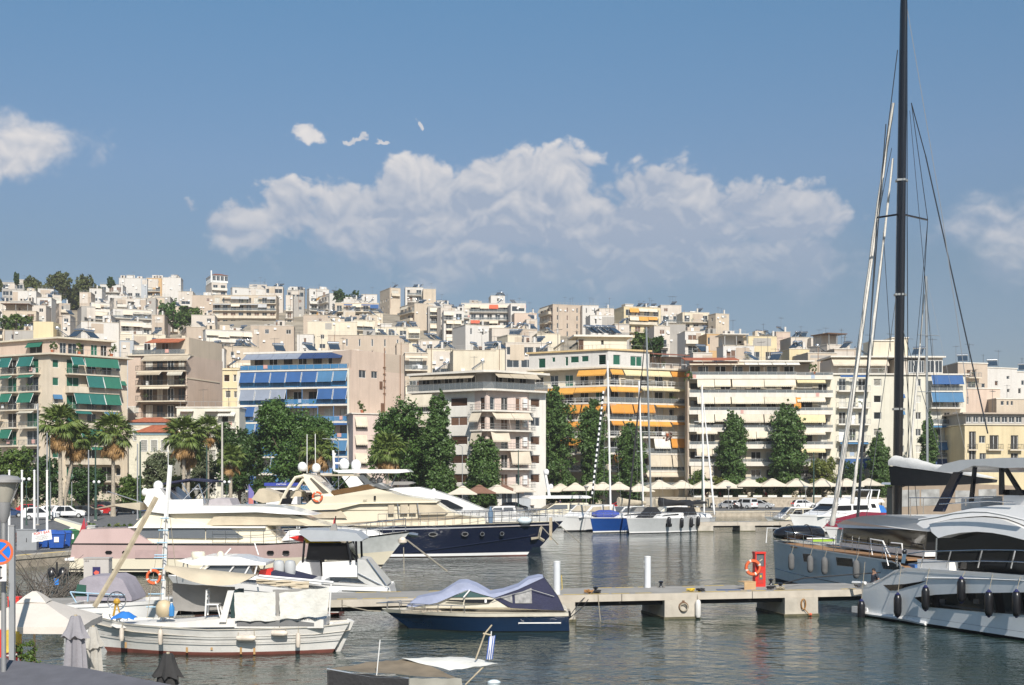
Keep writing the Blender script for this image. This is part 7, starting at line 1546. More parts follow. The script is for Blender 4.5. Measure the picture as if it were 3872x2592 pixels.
# ---------------------------------------------------------------- piers
def pier(name,A,d,L,w,zt,th,pil,pw,proud,label,ybeam=True):
 n=Vector((-d[1],d[0],0));d=Vector((d[0],d[1],0));A=Vector((*A,0));t=thing(name,label,'pier',A,math.atan2(d.y,d.x))
 k=max(1,round(L/5.75));
 for i in range(k):
  mb=MB();mb.box(L*i/k,L*(i+1)/k-.03,0,w,zt-th,zt-.02);mb.build('deck_slab',deckc,t)
 mb=MB();mb.box(0,L,.0,w,zt-.018,zt);mb.build('deck_surface',M('pier_screed',(.30,.285,.26),.85,var=.12,sc=1.2,bump=.15),t)
 mb=MB()
 for i in range(int(L/1.1)):
  if R.random() < .85: mb.box(i*1.1,i*1.1+R.uniform(.7,1.1),.06,.22,zt+.002,zt+.005);
  if R.random() < .6: mb.box(i*1.1,i*1.1+R.uniform(.5,1.0),w-.22,w-.06,zt+.002,zt+.005)
 o=mb.build('edge_marking',M('yellow_paint'),t)
 for x in pil:
  mb=MB();mb.hexa([(x-pw/2-.03,-proud-.03,-2.5),(x+pw/2+.03,-proud-.03,-2.5),(x+pw/2+.03,w-.1,-2.5),(x-pw/2-.03,w-.1,-2.5),(x-pw/2,-proud,zt-th-.003),(x+pw/2,-proud,zt-th-.003),(x+pw/2,w-.1,zt-th-.003),(x-pw/2,w-.1,zt-th-.003)]);mb.build('pillar',conc,t)
  mb=MB();mb.box(x-pw/2-.05,x+pw/2+.05,-proud-.05,w-.08,-.3,.10);mb.build('tide_mark',M('algae',(.10,.09,.05),.7,var=.3,sc=5),t)
 mb=MB();mb.tube([(0,.35,zt-th-.14),(L,.35,zt-th-.14)],.09,6);mb.tube([(0,.7,zt-th-.12),(L,.7,zt-th-.12)],.07,6);mb.build('service_pipe',canb,t)
 return t
PA,PD=(-19.2,53.21),(.9765,.2155)
def pat(x,y=0.): return (PA[0]+PD[0]*x-PD[1]*y,PA[1]+PD[1]*x+PD[0]*y)
PX=lambda u,y=0.: (lambda k: (k*(PA[1]+PD[0]*y)-(PA[0]-PD[1]*y))/(PD[0]-k*PD[1]))((u-CU)/F)
p0=PX(2578);pier('pier',PA,PD,PX(3318),3.3,1.18,.33,[p0-5.75*k for k in (-1,0,1,2,3,4)],1.62,.02,'near concrete pier on block pillars, running across the picture')
pier('pier',(X(2630,151),151),(.985,.17),15.2,2.6,1.1,.42,[1.2,6.2,11.2],1.8,.03,'far concrete pier in front of the parked cars')
def pier_things():
 def at(u,y=0.,z=1.18): x=PX(u,y);return (*pat(x,y),z)
 wp=M('white_pile',(.62,.64,.66),.4,var=.05)
 for u,y,lab in ((2106,.3,'left white mooring pile on the near pier'),(2449,2.9,'right white mooring pile on the near pier')):
  t=thing('mooring_pile',lab,'pile',at(u,y));MB().lathe([(.15,0),(.15,1.42)],14).build('shaft',wp,t,smooth=40);MB().lathe([(.16,1.421),(.16,1.46),(.02,1.48)],14).build('cap',gel,t)
  for z in (.9,1.15): MB().box(-.2,-.14,-.05,.05,z,z+.1).build('cleat',railm,t)
 rope('yellow line hanging on the left white pile',[Vector(at(2123,.25))+Vector((0,0,.85)),Vector(at(2126,.2))+Vector((0,0,.25)),Vector(at(2120,.2))+Vector((0,0,.2))],.016,M('yellow_rope',(.6,.42,.04),.8))
 t=thing('service_pedestal','red service pedestal with a glazed box on the near pier','pedestal',at(2870,2.3),.15);rd=redp
 MB().box(-.25,.25,-.2,.2,0,.95).build('lower_cabinet',rd,t);mb=MB()
 for x in (-.25,.19): mb.box(x,x+.06,-.2,.2,.952,1.55)
 mb.box(-.25,.25,.14,.2,.952,1.55);mb.build('box_frame',rd,t);MB().box(-.27,.27,-.22,.22,1.552,1.64).build('roof',rd,t);MB().box(-.188,.188,-.14,-.12,.96,1.55).build('glass_front',grayt,t);mb=MB();mb.box(-.12,.1,-.08,.05,1.0,1.35);mb.tube([(-.02,-.1,1.2),(.12,-.1,1.3)],.05,6);mb.build('meter',M('meter_cream',(.5,.45,.3),.5),t)
 MB().box(-.14,.14,-.215,-.202,.15,.8).build('door_panel',M('red_door',(.45,.05,.04),.3),t);MB().box(-.06,.10,-.23,-.217,.35,.65).build('socket',grayt,t);MB().box(-.04,.04,-.25,-.232,.45,.55).build('yellow_plug',M('yellow_plastic',(.6,.4,.02),.5),t)
 lifebuoy('orange lifebuoy hung on the red pedestal',(at(2847,2.0)[0],at(2847,2.0)[1],1.18+.92),.32)
 t=thing('wooden_box','small wooden box on the near pier, left of the red pedestal','box',at(2824,1.1),.35)
 for k in range(3): MB().box(-.3,.3,-.3,-.27,.11*k,.11*k+.105).build('plank',M('plywood',(.50,.33,.17),.7,var=.12),t)
 for k in range(3): MB().box(.27,.3,-.268,.3,.11*k,.11*k+.105).build('plank',MATS['plywood'],t)
 MB().box(-.31,.31,-.31,.31,.332,.36).build('lid',MATS['plywood'],t)
 tag(MB().box(-.55,.55,-.25,.25,0,.012).build('mat',M('box_shadow_blue',(.06,.10,.2),.8),None),'flat blue sheet painted as the wooden box shadow on the pier','mat').location=at(2755,.8)  # blue sheet laid as the wooden box's painted cast shadow, not a mat
 for u,y,lab in ((2252,.5,'black bollard with ropes near the left pile'),(2499,2.9,'small black bollard at the back edge of the pier'),(2951,.7,'black bollard right of the wooden box'),(2915,3.0,'low bollard behind the red pedestal')):
  t=thing('bollard',lab,'bollard',at(u,y));MB().lathe([(.11,0),(.07,.08),(.06,.18),(.12,.22),(.12,.27),(.04,.3)],10).build('post',blackm,t,smooth=40);MB().box(-.17,.17,-.13,.13,0,.02).build('base_plate',blackm,t)
 rr=random.Random(4)
 for u,y,lab,m,m2 in ((2622,.35,'heap of yellow and black rope on the pier edge',M('yellow_rope',(.6,.42,.04),.8),canb),(2925,.45,'dark tangle of rope beside the right bollard',canb,ropem),(2235,.4,'orange brown rope coil at the left bollard',M('rusty_rope',(.35,.18,.06),.9),canb)):
  t=thing('rope_heap',lab,'rope',at(u,y))
  for k,(mm,nm) in enumerate(((m,'coil'),(m2,'tangle'))):
   mb=MB();mb.tube([(rr.uniform(.02,.24)*math.cos(a*.9)+(k*.4-.1),rr.uniform(.02,.16)*math.sin(a*.9),.03+.02*(a % 5)+rr.uniform(0,.04)*(2-k)) for a in range(34)],.026,4);mb.build(nm,mm,t)
 t=thing('mooring_ring','rusty ring and rope coil on the middle pillar of the near pier','ring',(*pat(p0+.05,-.09),.55));mb=MB();mb.torus((0,0,0),.2,.03,'y');mb.build('ring',M('rusty_iron',(.16,.09,.05),.8,var=.3),t);mb=MB();mb.torus((.01,-.05,-.02),.17,.025,'y');mb.build('rope_coil',ropem,t);mb=MB();mb.box(-.05,.05,-.02,.08,.18,.28);mb.build('bracket',MATS['rusty_iron'],t)
 t=thing('rope_coil','long brown rope coil on the right pillar of the near pier','rope',(*pat(p0+5.8,-.09),.55));mb=MB()
 for k in range(3): mb.tube([(.10*math.cos(a)+.01*k,-.02*k,.24*math.sin(a)) for a in [i*.524 for i in range(13)]],.02,4)
 mb.tube([(.05,0,-.2),(.22,0,-.4),(.28,0,-.52)],.02,4);mb.build('coil',M('rusty_rope'),t)
 tag(MB().ball((0,0,0),.07,8,5).build('float',M('float_red',(.55,.12,.06),.5),None),'small red float on the right pillar rope','float').location=(*pat(p0+6.15,-.13),.08)
 fender('white fender hanging on the right edge of the middle pillar',(*pat(p0+.72,-.14),.45),.72,.13,M('clean_white_fender',(.66,.64,.6),.5,var=.08),(*pat(p0+.75,.1),1.25))
 rope('dark line from the left bollard down to the navy cabin boat',[at(2240,.4,1.3),(*pat(PX(2190),-.2),.9),W(2150,2335,54.3)],.018,canb);rope('second dark line from the left bollard to the navy cabin boat',[at(2246,.4,1.3),(*pat(PX(2200),-.3),.7),W(2140,2350,54.2)],.018,canb);rope('loose pale rope hanging from the pier into the water',[at(2262,-.03,1.2),(*pat(PX(2263),-.06),.7),(*pat(PX(2270),-.05),-.1)],.02)
 rope('long dark mooring line from the right bollard to the big catamaran',[at(2955,.7,1.42),(*pat(PX(3120),2.2),1.55),W(3330,2165,62.2)],.03,canb)
 for k,u in enumerate((1290,1322)): fender(('left','right')[k]+' black fender under the pier deck near the navy boat',(*pat(PX(u)+.3,-.12),.6),.5,.09,fendb) if False else None
 # electricity cabinet
 t=thing('electric_cabinet','tall grey electric cabinet with a small poster at the left','cabinet',at(369,1.4),.02);cg=M('cabinet_grey',(.46,.43,.40),.5,var=.04)
 MB().box(-.52,.52,-.2,.3,.12,1.78).build('body',cg,t);MB().box(-.5,-.01,-.222,-.203,.16,1.74).build('door',cg,t);MB().box(.01,.5,-.222,-.203,.16,1.74).build('door',cg,t);MB().box(-.55,.55,-.24,.34,1.782,1.82).build('roof',cg,t);MB().box(-.5,.5,-.18,.28,0,.118).build('plinth',conc,t)
 MB().box(-.46,-.42,-.25,-.224,.8,1.0).build('handle',blackm,t)
 po=MB().box(-.14,.18,-.234,-.225,.98,1.44).build('poster',M('poster_navy',(.03,.025,.10),.5),t);mb=MB();a=[(-.1,1.2),(.0,1.3),(.14,1.24),(.10,1.13),(0,1.08)];mb.add([(x,-.237,z) for x,z in a],[(0,1,2,3,4)]);mb.build('poster_motif',M('poster_red',(.65,.12,.08),.5),po,fix=False)
 for k in range(3): MB().box(-.1,.14,-.238,-.2345,1.0+.025*k,1.012+.025*k).build('poster_lines',M('poster_white',(.6,.6,.7),.5),po)
 text('ΔΕΔ',.1,blackm,t,(-.38,-.226,1.68),ext=.001)
pier_things()
# ---------------------------------------------------------------- sailing catamaran with the black mast
def oblique(A,d,off=0.):
 fa=Fa((A[0]-d[1]*off,A[1]+d[0]*off),(A[0]-d[1]*off+d[0],A[1]+d[0]*off+d[1]))
 return lambda u,v: (lambda s: (s,Z(v,fa.D(s))))(fa.s_of(u))
cE=lambda x,y: (3200+x/3.485,1700+y/3.485);cG=lambda x,y: (2900+x/1.742,1600+y/1.742)
def catamaran():
 d=Vector((.262,-.965,0));d.normalize();n=Vector((-d.y,d.x,0));A=Vector((15.1,80.95,0));L=17.0;S=A+d*L;t=boat('big sailing catamaran with a grey-blue hull and a tall black mast',S+n*4.4,'sailing_catamaran','catamaran',math.atan2(d.y,d.x))
 # local: +x towards the stern side of the picture (right), origin amidships at the stern; near side is -y
 for y in (-3.4,3.4):
  h=Hull(L,2.0,[(0,1.7),(.12,2.15),(1,2.45)],.25,.9,-.5,.92,2.6,True);hb=thing('x','x','x') if False else None
  e=bpy.data.objects.new('hull',None);
  mbs=[]
  for t0,t1,m,nm in ((-.25,.06,canb,'bottom'),(.06,.97,steelb,'topside'),(.97,1.,gel,'toe_rail')):
   o=h.band(t,t0,t1,m,nm,out=.03 if nm=='toe_rail' else 0);o.location=(0,y,0)
  o=h.deck(t,teak,-.03);o.location=(0,y,0)
  if y < 0:
   q=oblique(A,(d.x,d.y));wn=lambda x,z: h.hw(min(1,-x/L),z/2.3)
   for pts in (((222,862),(286,866),(294,918),(228,912)),((455,885),(560,895),(568,948),(462,938)),((750,915),(860,922),(866,972),(760,960))):
    pp=[(q(*cG(*p))[0]-L,q(*cG(*p))[1]) for p in pts];g=MB().panel([((x,z)) for x,z in pp],wn,-1,.02).build('hull_window',tint,t);g.location=(0,y,0)
    c=(sum(p[0] for p in pp)/4,sum(p[1] for p in pp)/4);f=MB().panel([(c[0]+(x-c[0])*1.12,c[1]+(z-c[1])*1.16) for x,z in pp],wn,-1,.012).build('window_frame',silver,t);f.location=(0,y,0)
   st=MB();st.tube([h.pt(.99-.8*i/8,.30-.05*i/8,-1)+Vector((0,y-.02,0)) for i in range(9)],.02,4);st.build('hull_line',blackm,t)
   r=h.rail(t,.1,.97,.7,12,sides=(-1,));r.location=(0,y,0)
   for i,(gx,gy,lab) in enumerate(((183,915,'first grey fender from the bow on the big catamaran'),(308,930,'second grey fender from the bow on the big catamaran'),(403,942,'third grey fender from the bow on the big catamaran'),(612,965,'fourth grey fender from the bow on the big catamaran'))):
    u,v=cG(gx,gy);s,z=q(u,v);p=A+d*(s-.0)-n*.22;fender(lab,(p.x,p.y,z),.85,.18,fendg,(p.x+n.x*.15,p.y+n.y*.15,2.35))
 mb=MB();mb.box(-13.2,-1.5,-2.45,2.45,.95,2.2);mb.build('bridge_deck',gel,t);mb=MB();mb.box(-13.2,-.8,-4.2,4.2,2.2,2.28);mb.build('main_deck',teak,t);mb=MB();mb.box(-16.7,-16.35,-2.9,2.9,1.9,2.2);mb.build('crossbeam',silver,t)
 mb=MB()
 for k in range(9): mb.tube([(-16.3,-2.4+.6*k,2.15),(-13.2,-2.4+.6*k,2.15)],.02,4)
 for k in range(6): mb.tube([(-16.2+.55*k,-2.5,2.15),(-16.2+.55*k,2.5,2.15)],.02,4)
 mb.build('trampoline',canb,t)
 q2=oblique(A,(d.x,d.y),1.9);g=lambda f,x,y: (lambda r: (r[0]-L,r[1]))(q2(*f(x,y)))
 wh=lambda x,z: 3.0-.35*max(0,-x-8.2)*.55-.10*(z-2.3)
 prof(t,'coachroof',[g(cG,495,665),g(cG,560,640),g(cG,700,612),g(cG,860,604),g(cG,1100,612),g(cG,1200,640),g(cG,1150,715),g(cG,1000,700),g(cG,510,690)],lambda x,z: wh(x,z)+.35,gel,40)
 prof(t,'saloon_glass',[g(cG,512,690),g(cG,1100,712),g(cG,1100,850),g(cG,506,788)],wh,tint);prof(t,'saloon_base',[g(cG,500,786),g(cG,1110,842),g(cG,1110,880),g(cG,500,812)],lambda x,z: wh(x,z)+.12,gel)
 bars(t,'roof_grab_rail',[[(a[0],-2.6,a[1]+.05),(b[0],-2.6,b[1]+.05)] for a,b in ((g(cE,20,955),g(cE,340,935)),(g(cE,410,935),g(cE,800,955)))],.03,blackm)
 bars(t,'stanchion',[[(x,-3.6,2.25),(x+.05,-3.6,3.15)] for x in (-9,-8.4,-7.2,-6.5)],.025,inox);bars(t,'boarding_gate',[[(-4.4,-4.0,2.2),(-4.6,-4.0,3.1),(-3.4,-4.0,3.05),(-2.6,-4.0,2.2)],[(-2.6,-4,3.0),(-1.6,-4,3.0),(-1.5,-4,2.1)]],.04,gel)
 mb=MB();mb.box(-3.2,-.6,-3.9,-2.0,1.72,2.0);mb.build('cockpit_cushion',M('blue_cushion',(.06,.16,.42),.8),t)
 # rig
 inv=lambda p: (lambda r: Vector((r.dot(d),r.dot(n),r.z)))(Vector(p)-(S+n*4.4))
 mD=77.0;mz=Z(0,mD);base=inv(W(3392,1945,mD));top=inv(W(3418,-20,mD));mtop=inv(W(3416,4,mD))
 mb=MB();mb.loft([[base.lerp(top,f)+Vector((.36*k*math.cos(a),.24*k*math.sin(a),0)) for a in [i*math.pi/6 for i in range(12)]] for f,k in ((-.03,1),(.5,1),(.97,.8),(1,.7))]);ms=mb.build('mast',blackm,t,smooth=50)
 for f in (.2,.42,.64): bars(ms,'mast_band',[[base.lerp(top,f),base.lerp(top,f+.004)]],.385,railm)
 for f,w,al in ((.385,1.95,1),(.72,.0,1)):
  if w: c=base.lerp(top,1-830/1965);bars(ms,'spreader',[[inv(W(3316,824,mD)),c],[c,inv(W(3508,833,mD))]],.06,blackm)
 sw=M('furled_sail',(.72,.69,.63),.8,var=.1,sc=3,bump=.4)
 def furl(nm,pts,D0,D1,r0,r1):
  P=[inv(W(u,v,lerp(D0,D1,i/(len(pts)-1)))) for i,(u,v) in enumerate(pts)];Q=[];Rr=[]
  for i in range(len(P)-1):
   for j in range(8): Q.append(P[i].lerp(P[i+1],j/8));f=(i*8+j)/((len(P)-1)*8);Rr.append(lerp(r0,r1,f)*(1+.13*math.sin((i*8+j)*1.9)))
  Q.append(P[-1]);Rr.append(r1);mb=MB();mb.tube(Q,Rr,7);mb.build(nm,sw,t,smooth=70)
 furl('furled_genoa',[(3145,1985),(3168,1850),(3238,1400),(3304,900),(3352,560),(3378,390)],82.0,77.6,.175,.09);furl('furled_staysail',[(3222,1905),(3238,1770),(3300,1250),(3345,880),(3376,600)],80.5,77.6,.11,.06)
 sh=M('rigging_wire',(.05,.055,.06),.4,.5,var=0);sg=M('rigging_grey',(.22,.23,.24),.5,var=0)
 W2=lambda u,v,D: inv(W(u,v,D))
 mb=MB()
 for a,b,r in (((3232,2085,73.5),(3284,1330,76),.05),((3284,1330,76),(3350,470,77),.035),((3240,2070,73.5),(3316,824,76.8),.035),((3316,824,76.8),(3394,190,77),.03),((3320,826,76.8),(3372,560,77),.02),((3436,1960,80),(3430,830,78),.03),((3430,830,78),(3430,40,77),.03),((3508,833,77),(3446,390,77),.025),((3446,390,77),(3500,590,77),.03),((3500,590,76),(3735,1640,70),.045),((3400,1200,77),(3560,1730,74),.025),((3508,833,77),(3480,1300,80),.02),((3340,880,77),(3368,1330,77),.02),((3345,900,76.5),(3300,1330,75),.02),((3165,1900,81),(3330,720,78),.018),((3178,1890,81),(3338,720,78),.018),((3262,2060,73),(3390,1110,77),.02),((3470,1960,79),(3404,1120,77),.02),((3425,1760,76),(3508,833,77),.018),((3560,1740,73),(3440,420,77),.016)): mb.tube([W2(*a),W2(*b)],r,4)
 mb.build('rigging',sh,t);mb=MB();mb.tube([W2(3430,30,77),W2(3560,800,72),W2(3660,1500,68)],.02,4);mb.build('topping_lift',sg,t)
 # boom with its stowed sail
 b0,b1=inv(W(3385,1800,77)),inv(W(3762,1818,67.5));ax=(b1-b0).normalized();mb=MB();rings=[];rs2=[]
 for i in range(13):
  f=i/12;c=b0.lerp(b1,f);hb=lerp(.55,.10,f**1.6);k=lerp(.42,.16,f);up=lerp(1.0,.08,f)
  rings.append([c+Vector((0,k,up*.55)),c+Vector((0,k*.7,-hb)),c+Vector((0,-k*.7,-hb)),c+Vector((0,-k,up*.55))])
  rs2.append([c+Vector((0,k*1.12*math.cos(a)*(1+.15*math.sin(i*2.2+a*3)),up*.55+(.06+up*.62*math.sin(a))*(1+.12*math.sin(i*1.7+a*2)))) for a in [j*math.pi/6 for j in range(7)]])
 mb.loft(rings);mb.build('boom_bag',canb,t,smooth=40);mb=MB();mb.loft(rs2,closed=False);mb.build('stowed_mainsail',M('sail_white',(.68,.67,.64),.8,var=.06,bump=.5,sc=3),t,smooth=60,fix=False)
 # the black dinghy stowed on the foredeck
 c=Vector(W(3020,2022,79.5));e=thing('inflatable_dinghy','black covered inflatable dinghy stowed on the catamaran foredeck','dinghy',(c.x,c.y,2.3),.15);mb=MB()
 mb.loft([[Vector((x,.85*w*math.cos(a),.55+.58*w*math.sin(a)*(1 if a < math.pi else .55))) for a in [j*math.pi/7 for j in range(14)]] for x,w in ((-1.55,.25),(-1.45,.55),(-1.0,.86),(-.2,1),(.7,1),(1.3,.88),(1.52,.5),(1.56,.2))]);mb.build('cover',blackm,e,smooth=60);mb=MB()
 for x in (-.6,.5): mb.tube([(x,.88*math.cos(a),.56+.61*math.sin(a)) for a in [j*math.pi/10 for j in range(11)]],.025,4)
 mb.build('strap',canb,e)
 g2=thing('paddle_board','white and green board lying beside the black dinghy','board',W(3105,2044,77.5),.2);mb=MB();mb.loft([[Vector((x,w*.35*math.cos(a),.1+.06*math.sin(a))) for a in [j*math.pi/4 for j in range(8)]] for x,w in ((-.9,.1),(-.6,.8),(0,1),(.6,.8),(.9,.1))]);mb.build('deck',gel,g2,smooth=60);mb=MB();mb.box(-.7,.7,-.33,-.30,-.06,.06);mb.build('rail_band',M('lime_green',(.3,.5,.05),.5),g2)
 bars(t,'bow_pulpit',[[(-16.8,-4.0,2.3),(-16.85,-3.9,3.2),(-16.2,-3.1,3.2),(-15.8,-2.9,2.3)],[(-15.4,.2,2.2),(-14.9,.2,3.4),(-14.3,.2,2.9),(-14.4,.2,2.2)]],.035,gel)
 bars(t,'outboard_tiller',[[inv(W(3414,2130,65)),inv(W(3420,2094,65))]],.1,M('outboard_blue',(.10,.16,.22),.4));dome(t,inv(W(3420,2086,65)),.12,blackm,'outboard_cap')
catamaran()
# ---------------------------------------------------------------- white power catamaran, right foreground
def powercat():
 d=Vector((.389,-.921,0));d.normalize();n=Vector((-d.y,d.x,0));A=Vector((15.85,60.2,0));L=21.0;B=7.6
 t=boat('large white flybridge motor catamaran cut by the right edge of the picture',A+n*(B/2),'motor_catamaran','yacht',math.atan2(d.y,d.x));q=oblique(A,(d.x,d.y));qi=oblique(A,(d.x,d.y),.85);qf=oblique(A,(d.x,d.y),.3)
 h=Hull(L,2.5,[(0,1.5),(.05,1.62),(.13,2.42),(.3,2.5),(1,2.75)],1.0,.96,0.,.90,2.6)
 for y in (-B/2+1.25,B/2-1.25):
  for t0,t1,m,nm,o in ((-.25,.05,canb,'bottom',0),(.05,.14,paleh,'lower_chine',.06),(.14,.96,paleh,'topside',0),(.96,1,gel,'gunwale',.03)):
   b=h.band(t,t0,t1,m,nm,q0=0 if y < 0 or True else 0,out=o);b.location=(0,y,0)
  dk=h.deck(t,gel,-.05);dk.location=(0,y,0)
  mb=MB();mb.box(-.75,.35,-1.15,1.15,.12,.40);mb.build('swim_platform',gel,t).location=(0,y,0)
 mb=MB();mb.box(3.4,16,-2.7,2.7,.9,2.38);mb.build('bridge_deck',gel,t);wn=lambda x,z: B/2-1.25+h.hw(max(0,x)/L,min(1,z/2.5))
 P=lambda f,pts,fn: [fn(*f(*p)) for p in pts]
 pan(t,'hull_window',[P(cG,[(962,1150),(1105,1132),(1300,1122),(1700,1116),(1900,1130),(1900,1280),(1450,1248),(1040,1212),(1000,1180)],q)],wn,tint,out=.03)
 pan(t,'upper_window',[P(cG,[(758,1068),(900,1062),(1044,1040),(1000,1058),(930,1076),(838,1104),(800,1104)],q)],wn,tint,out=.03)
 pan(t,'porthole',[P(cG,[(x-20,1172),(x-14,1160),(x+14,1162),(x+20,1176),(x+14,1192),(x-14,1190)],q) for x in (1150,1372)],wn,M('porthole_rim',(.05,.05,.055),.2),out=.045)
 mb=MB();mb.tube([(q(*cG(x,y))[0],-wn(q(*cG(x,y))[0],1.9)-.03,q(*cG(x,y))[1]) for x,y in ((1040,1022),(1300,1024),(1500,1030),(1690,1038))],.03,4);mb.build('hull_strake',gel,t)
 mb=MB();mb.tube([(q(*cG(x,y))[0],-wn(q(*cG(x,y))[0],.6)-.06,q(*cG(x,y))[1]) for x,y in ((600,1250),(760,1272),(900,1292),(1040,1322))],.09,6);mb.build('spray_rail',gel,t)
 wi=lambda x,z: B/2-.85-.06*(z-2.5)
 prof(t,'saloon_glass',P(cG,[(1112,768),(1400,690),(1700,690),(1960,760),(2000,1080),(1700,1010),(1300,964),(1112,944)],qi),wi,tint);pan(t,'window_post',[P(cG,[(1108,760),(1118,756),(1120,946),(1110,946)],qi)],wi,inox,out=.03)
 wo=lambda x,z: B/2-.32-.30*(z-3.9)
 prof(t,'saloon_brow',P(cE,[(1055,985),(1300,930),(1500,905),(1700,895),(1850,905),(2000,930),(2160,985),(2340,1060),(2700,1240),(2700,1350),(2340,1195),(2100,1135),(1900,1100),(1700,1085),(1500,1098),(1330,1130),(1215,1168),(1110,1090)],qf),wo,gel,30)
 prof(t,'flybridge_side',P(cE,[(855,985),(915,910),(1160,862),(1320,820),(1480,785),(1650,755),(1800,738),(2100,736),(2340,738),(2700,790),(2700,1200),(2340,1040),(2160,968),(2000,915),(1850,890),(1700,880),(1500,890),(1300,915),(1050,975),(1060,1062),(980,1050)],qf),lambda x,z: wo(x,z)-.10-.16*(z-4),gel,30)
 mb=MB();mb.tube([(qf(*cE(x,y))[0],-B/2+.36,qf(*cE(x,y))[1]) for x,y in ((940,930),(1200,890),(1400,845),(1650,820),(1850,825),(2050,860),(2340,930))],.05,5);mb.build('style_line',gel,t)
 wt=lambda x,z: 2.75
 prof(t,'hardtop',P(cE,[(1215,290),(1340,195),(1560,140),(2060,115),(2400,108),(2700,120),(2700,240),(2340,240),(2150,247),(1900,216),(1740,216),(1640,250),(1540,297),(1400,302)],oblique(A,(d.x,d.y),1.3)),wt,gel,40)
 qs=oblique(A,(d.x,d.y),1.4)
 for y in (-2.5,2.5):
  for nm,pts,m,r in (('hardtop_leg',[(1500,300),(1245,820)],navy,.30),('hardtop_post',[(1720,235),(1672,690)],blackm,.07),('hardtop_post',[(2072,245),(2075,600)],blackm,.09),('hardtop_strut',[(2120,245),(2335,590)],blackm,.10)):
   a,b=[qs(*cE(*p)) for p in pts];mb=MB();w=r
   mb.hexa([(b[0]-w,y-.08,b[1]),(b[0]+w,y-.08,b[1]),(b[0]+w,y+.08,b[1]),(b[0]-w,y+.08,b[1]),(a[0]-w*.75,y-.08,a[1]),(a[0]+w*.75,y-.08,a[1]),(a[0]+w*.75,y+.08,a[1]),(a[0]-w*.75,y+.08,a[1])]);mb.build(nm,m,t)
 a,b=qs(*cE(2070,610)),qs(*cE(2340,600));mb=MB();mb.box(a[0],b[0]+2,-2.4,2.4,a[1]-.75,a[1]+.02);mb.build('helm_console',gel,t);mb=MB();mb.box(a[0]+.02,b[0]+2,-2.38,2.38,a[1]+.022,a[1]+.25);mb.build('console_visor',blackm,t)
 fr=MB();
 for y in (-2.9,2.9): 
  fr.tube([(qs(*cE(x,yy))[0],y,qs(*cE(x,yy))[1]) for x,yy in ((950,638),(1200,640),(1700,640),(2060,628))],.025,5);fr.tube([(qs(*cE(x,yy))[0],y,qs(*cE(x,yy))[1]) for x,yy in ((1350,720),(1700,700),(2000,680),(2340,700))],.025,5)
  for x,y0,y1 in ((965,640,890),(1135,640,850),(1700,640,745)): fr.tube([(qs(*cE(x,y0))[0],y,qs(*cE(x,y0))[1]),(qs(*cE(x,y1))[0],y,qs(*cE(x,y1))[1])],.022,5)
 fr.build('flybridge_rail',inox,t)
 for x,yy in ((1395,700),(1520,680)): c=qs(*cE(x,yy));mb=MB();mb.box(c[0]-.35,c[0]+.25,-1.6,-.4,c[1]-.35,c[1]+.2);mb.build('flybridge_seat',gel,t)
 q3=oblique(A,(d.x,d.y),.15);rl=MB();pts=[(q3(*cE(x,y))) for x,y in ((820,1375),(1010,1350),(1380,1338),(1790,1326),(2230,1330),(2700,1350))]
 for k in (0,1): rl.tube([(x,-B/2+.15,z-.0-.45*k) for x,z in pts],.025,5)
 for (x0,y0),(x1,y1) in (((1380,1340),(1320,1568)),((1790,1328),(1735,1560)),((2225,1332),(2170,1568)),((1030,1350),(980,1560))): a,b=q3(*cE(x0,y0)),q3(*cE(x1,y1));rl.tube([(a[0],-B/2+.15,a[1]),(b[0],-B/2+.15,b[1])],.03,5)
 rl.build('side_rail',inox,t);bars(t,'stern_gate',[[(1.6,-B/2+.3,2.4),(1.3,-B/2+.3,3.2),(2.4,-B/2+.3,3.25)],[(2.2,-B/2+.3,2.4),(2.2,-B/2+.3,3.2)]],.03,inox)
 mb=MB();mb.box(3.4,5.4,-3.4,-1.4,2.35,2.8);mb.build('aft_moulding',gel,t);bars(t,'boarding_arm',[[(-.5,-B/2-.02,1.5),(.4,-B/2-.02,1.55)]],.08,gel)
 nm=M('fender_cap_navy',(.012,.015,.08),.4)
 for i,(gx,gy,lab) in enumerate(((648,1240,'black fender at the stern corner of the white motor catamaran'),(888,1200,'second black fender from the stern of the motor catamaran'),(1072,1155,'third black fender from the stern of the motor catamaran'),(1308,1100,'highest black fender on the motor catamaran, fourth from the stern'),(1490,1190,'fifth black fender from the stern of the motor catamaran'),(1672,1190,'black fender nearest the right edge of the picture'))):
  s,z=q(*cG(gx,gy));p=A+d*s-n*.22;fender(lab,(p.x,p.y,z),.88,.175,fendb,(p.x+n.x*.2,p.y+n.y*.2,2.5),nm)
powercat()
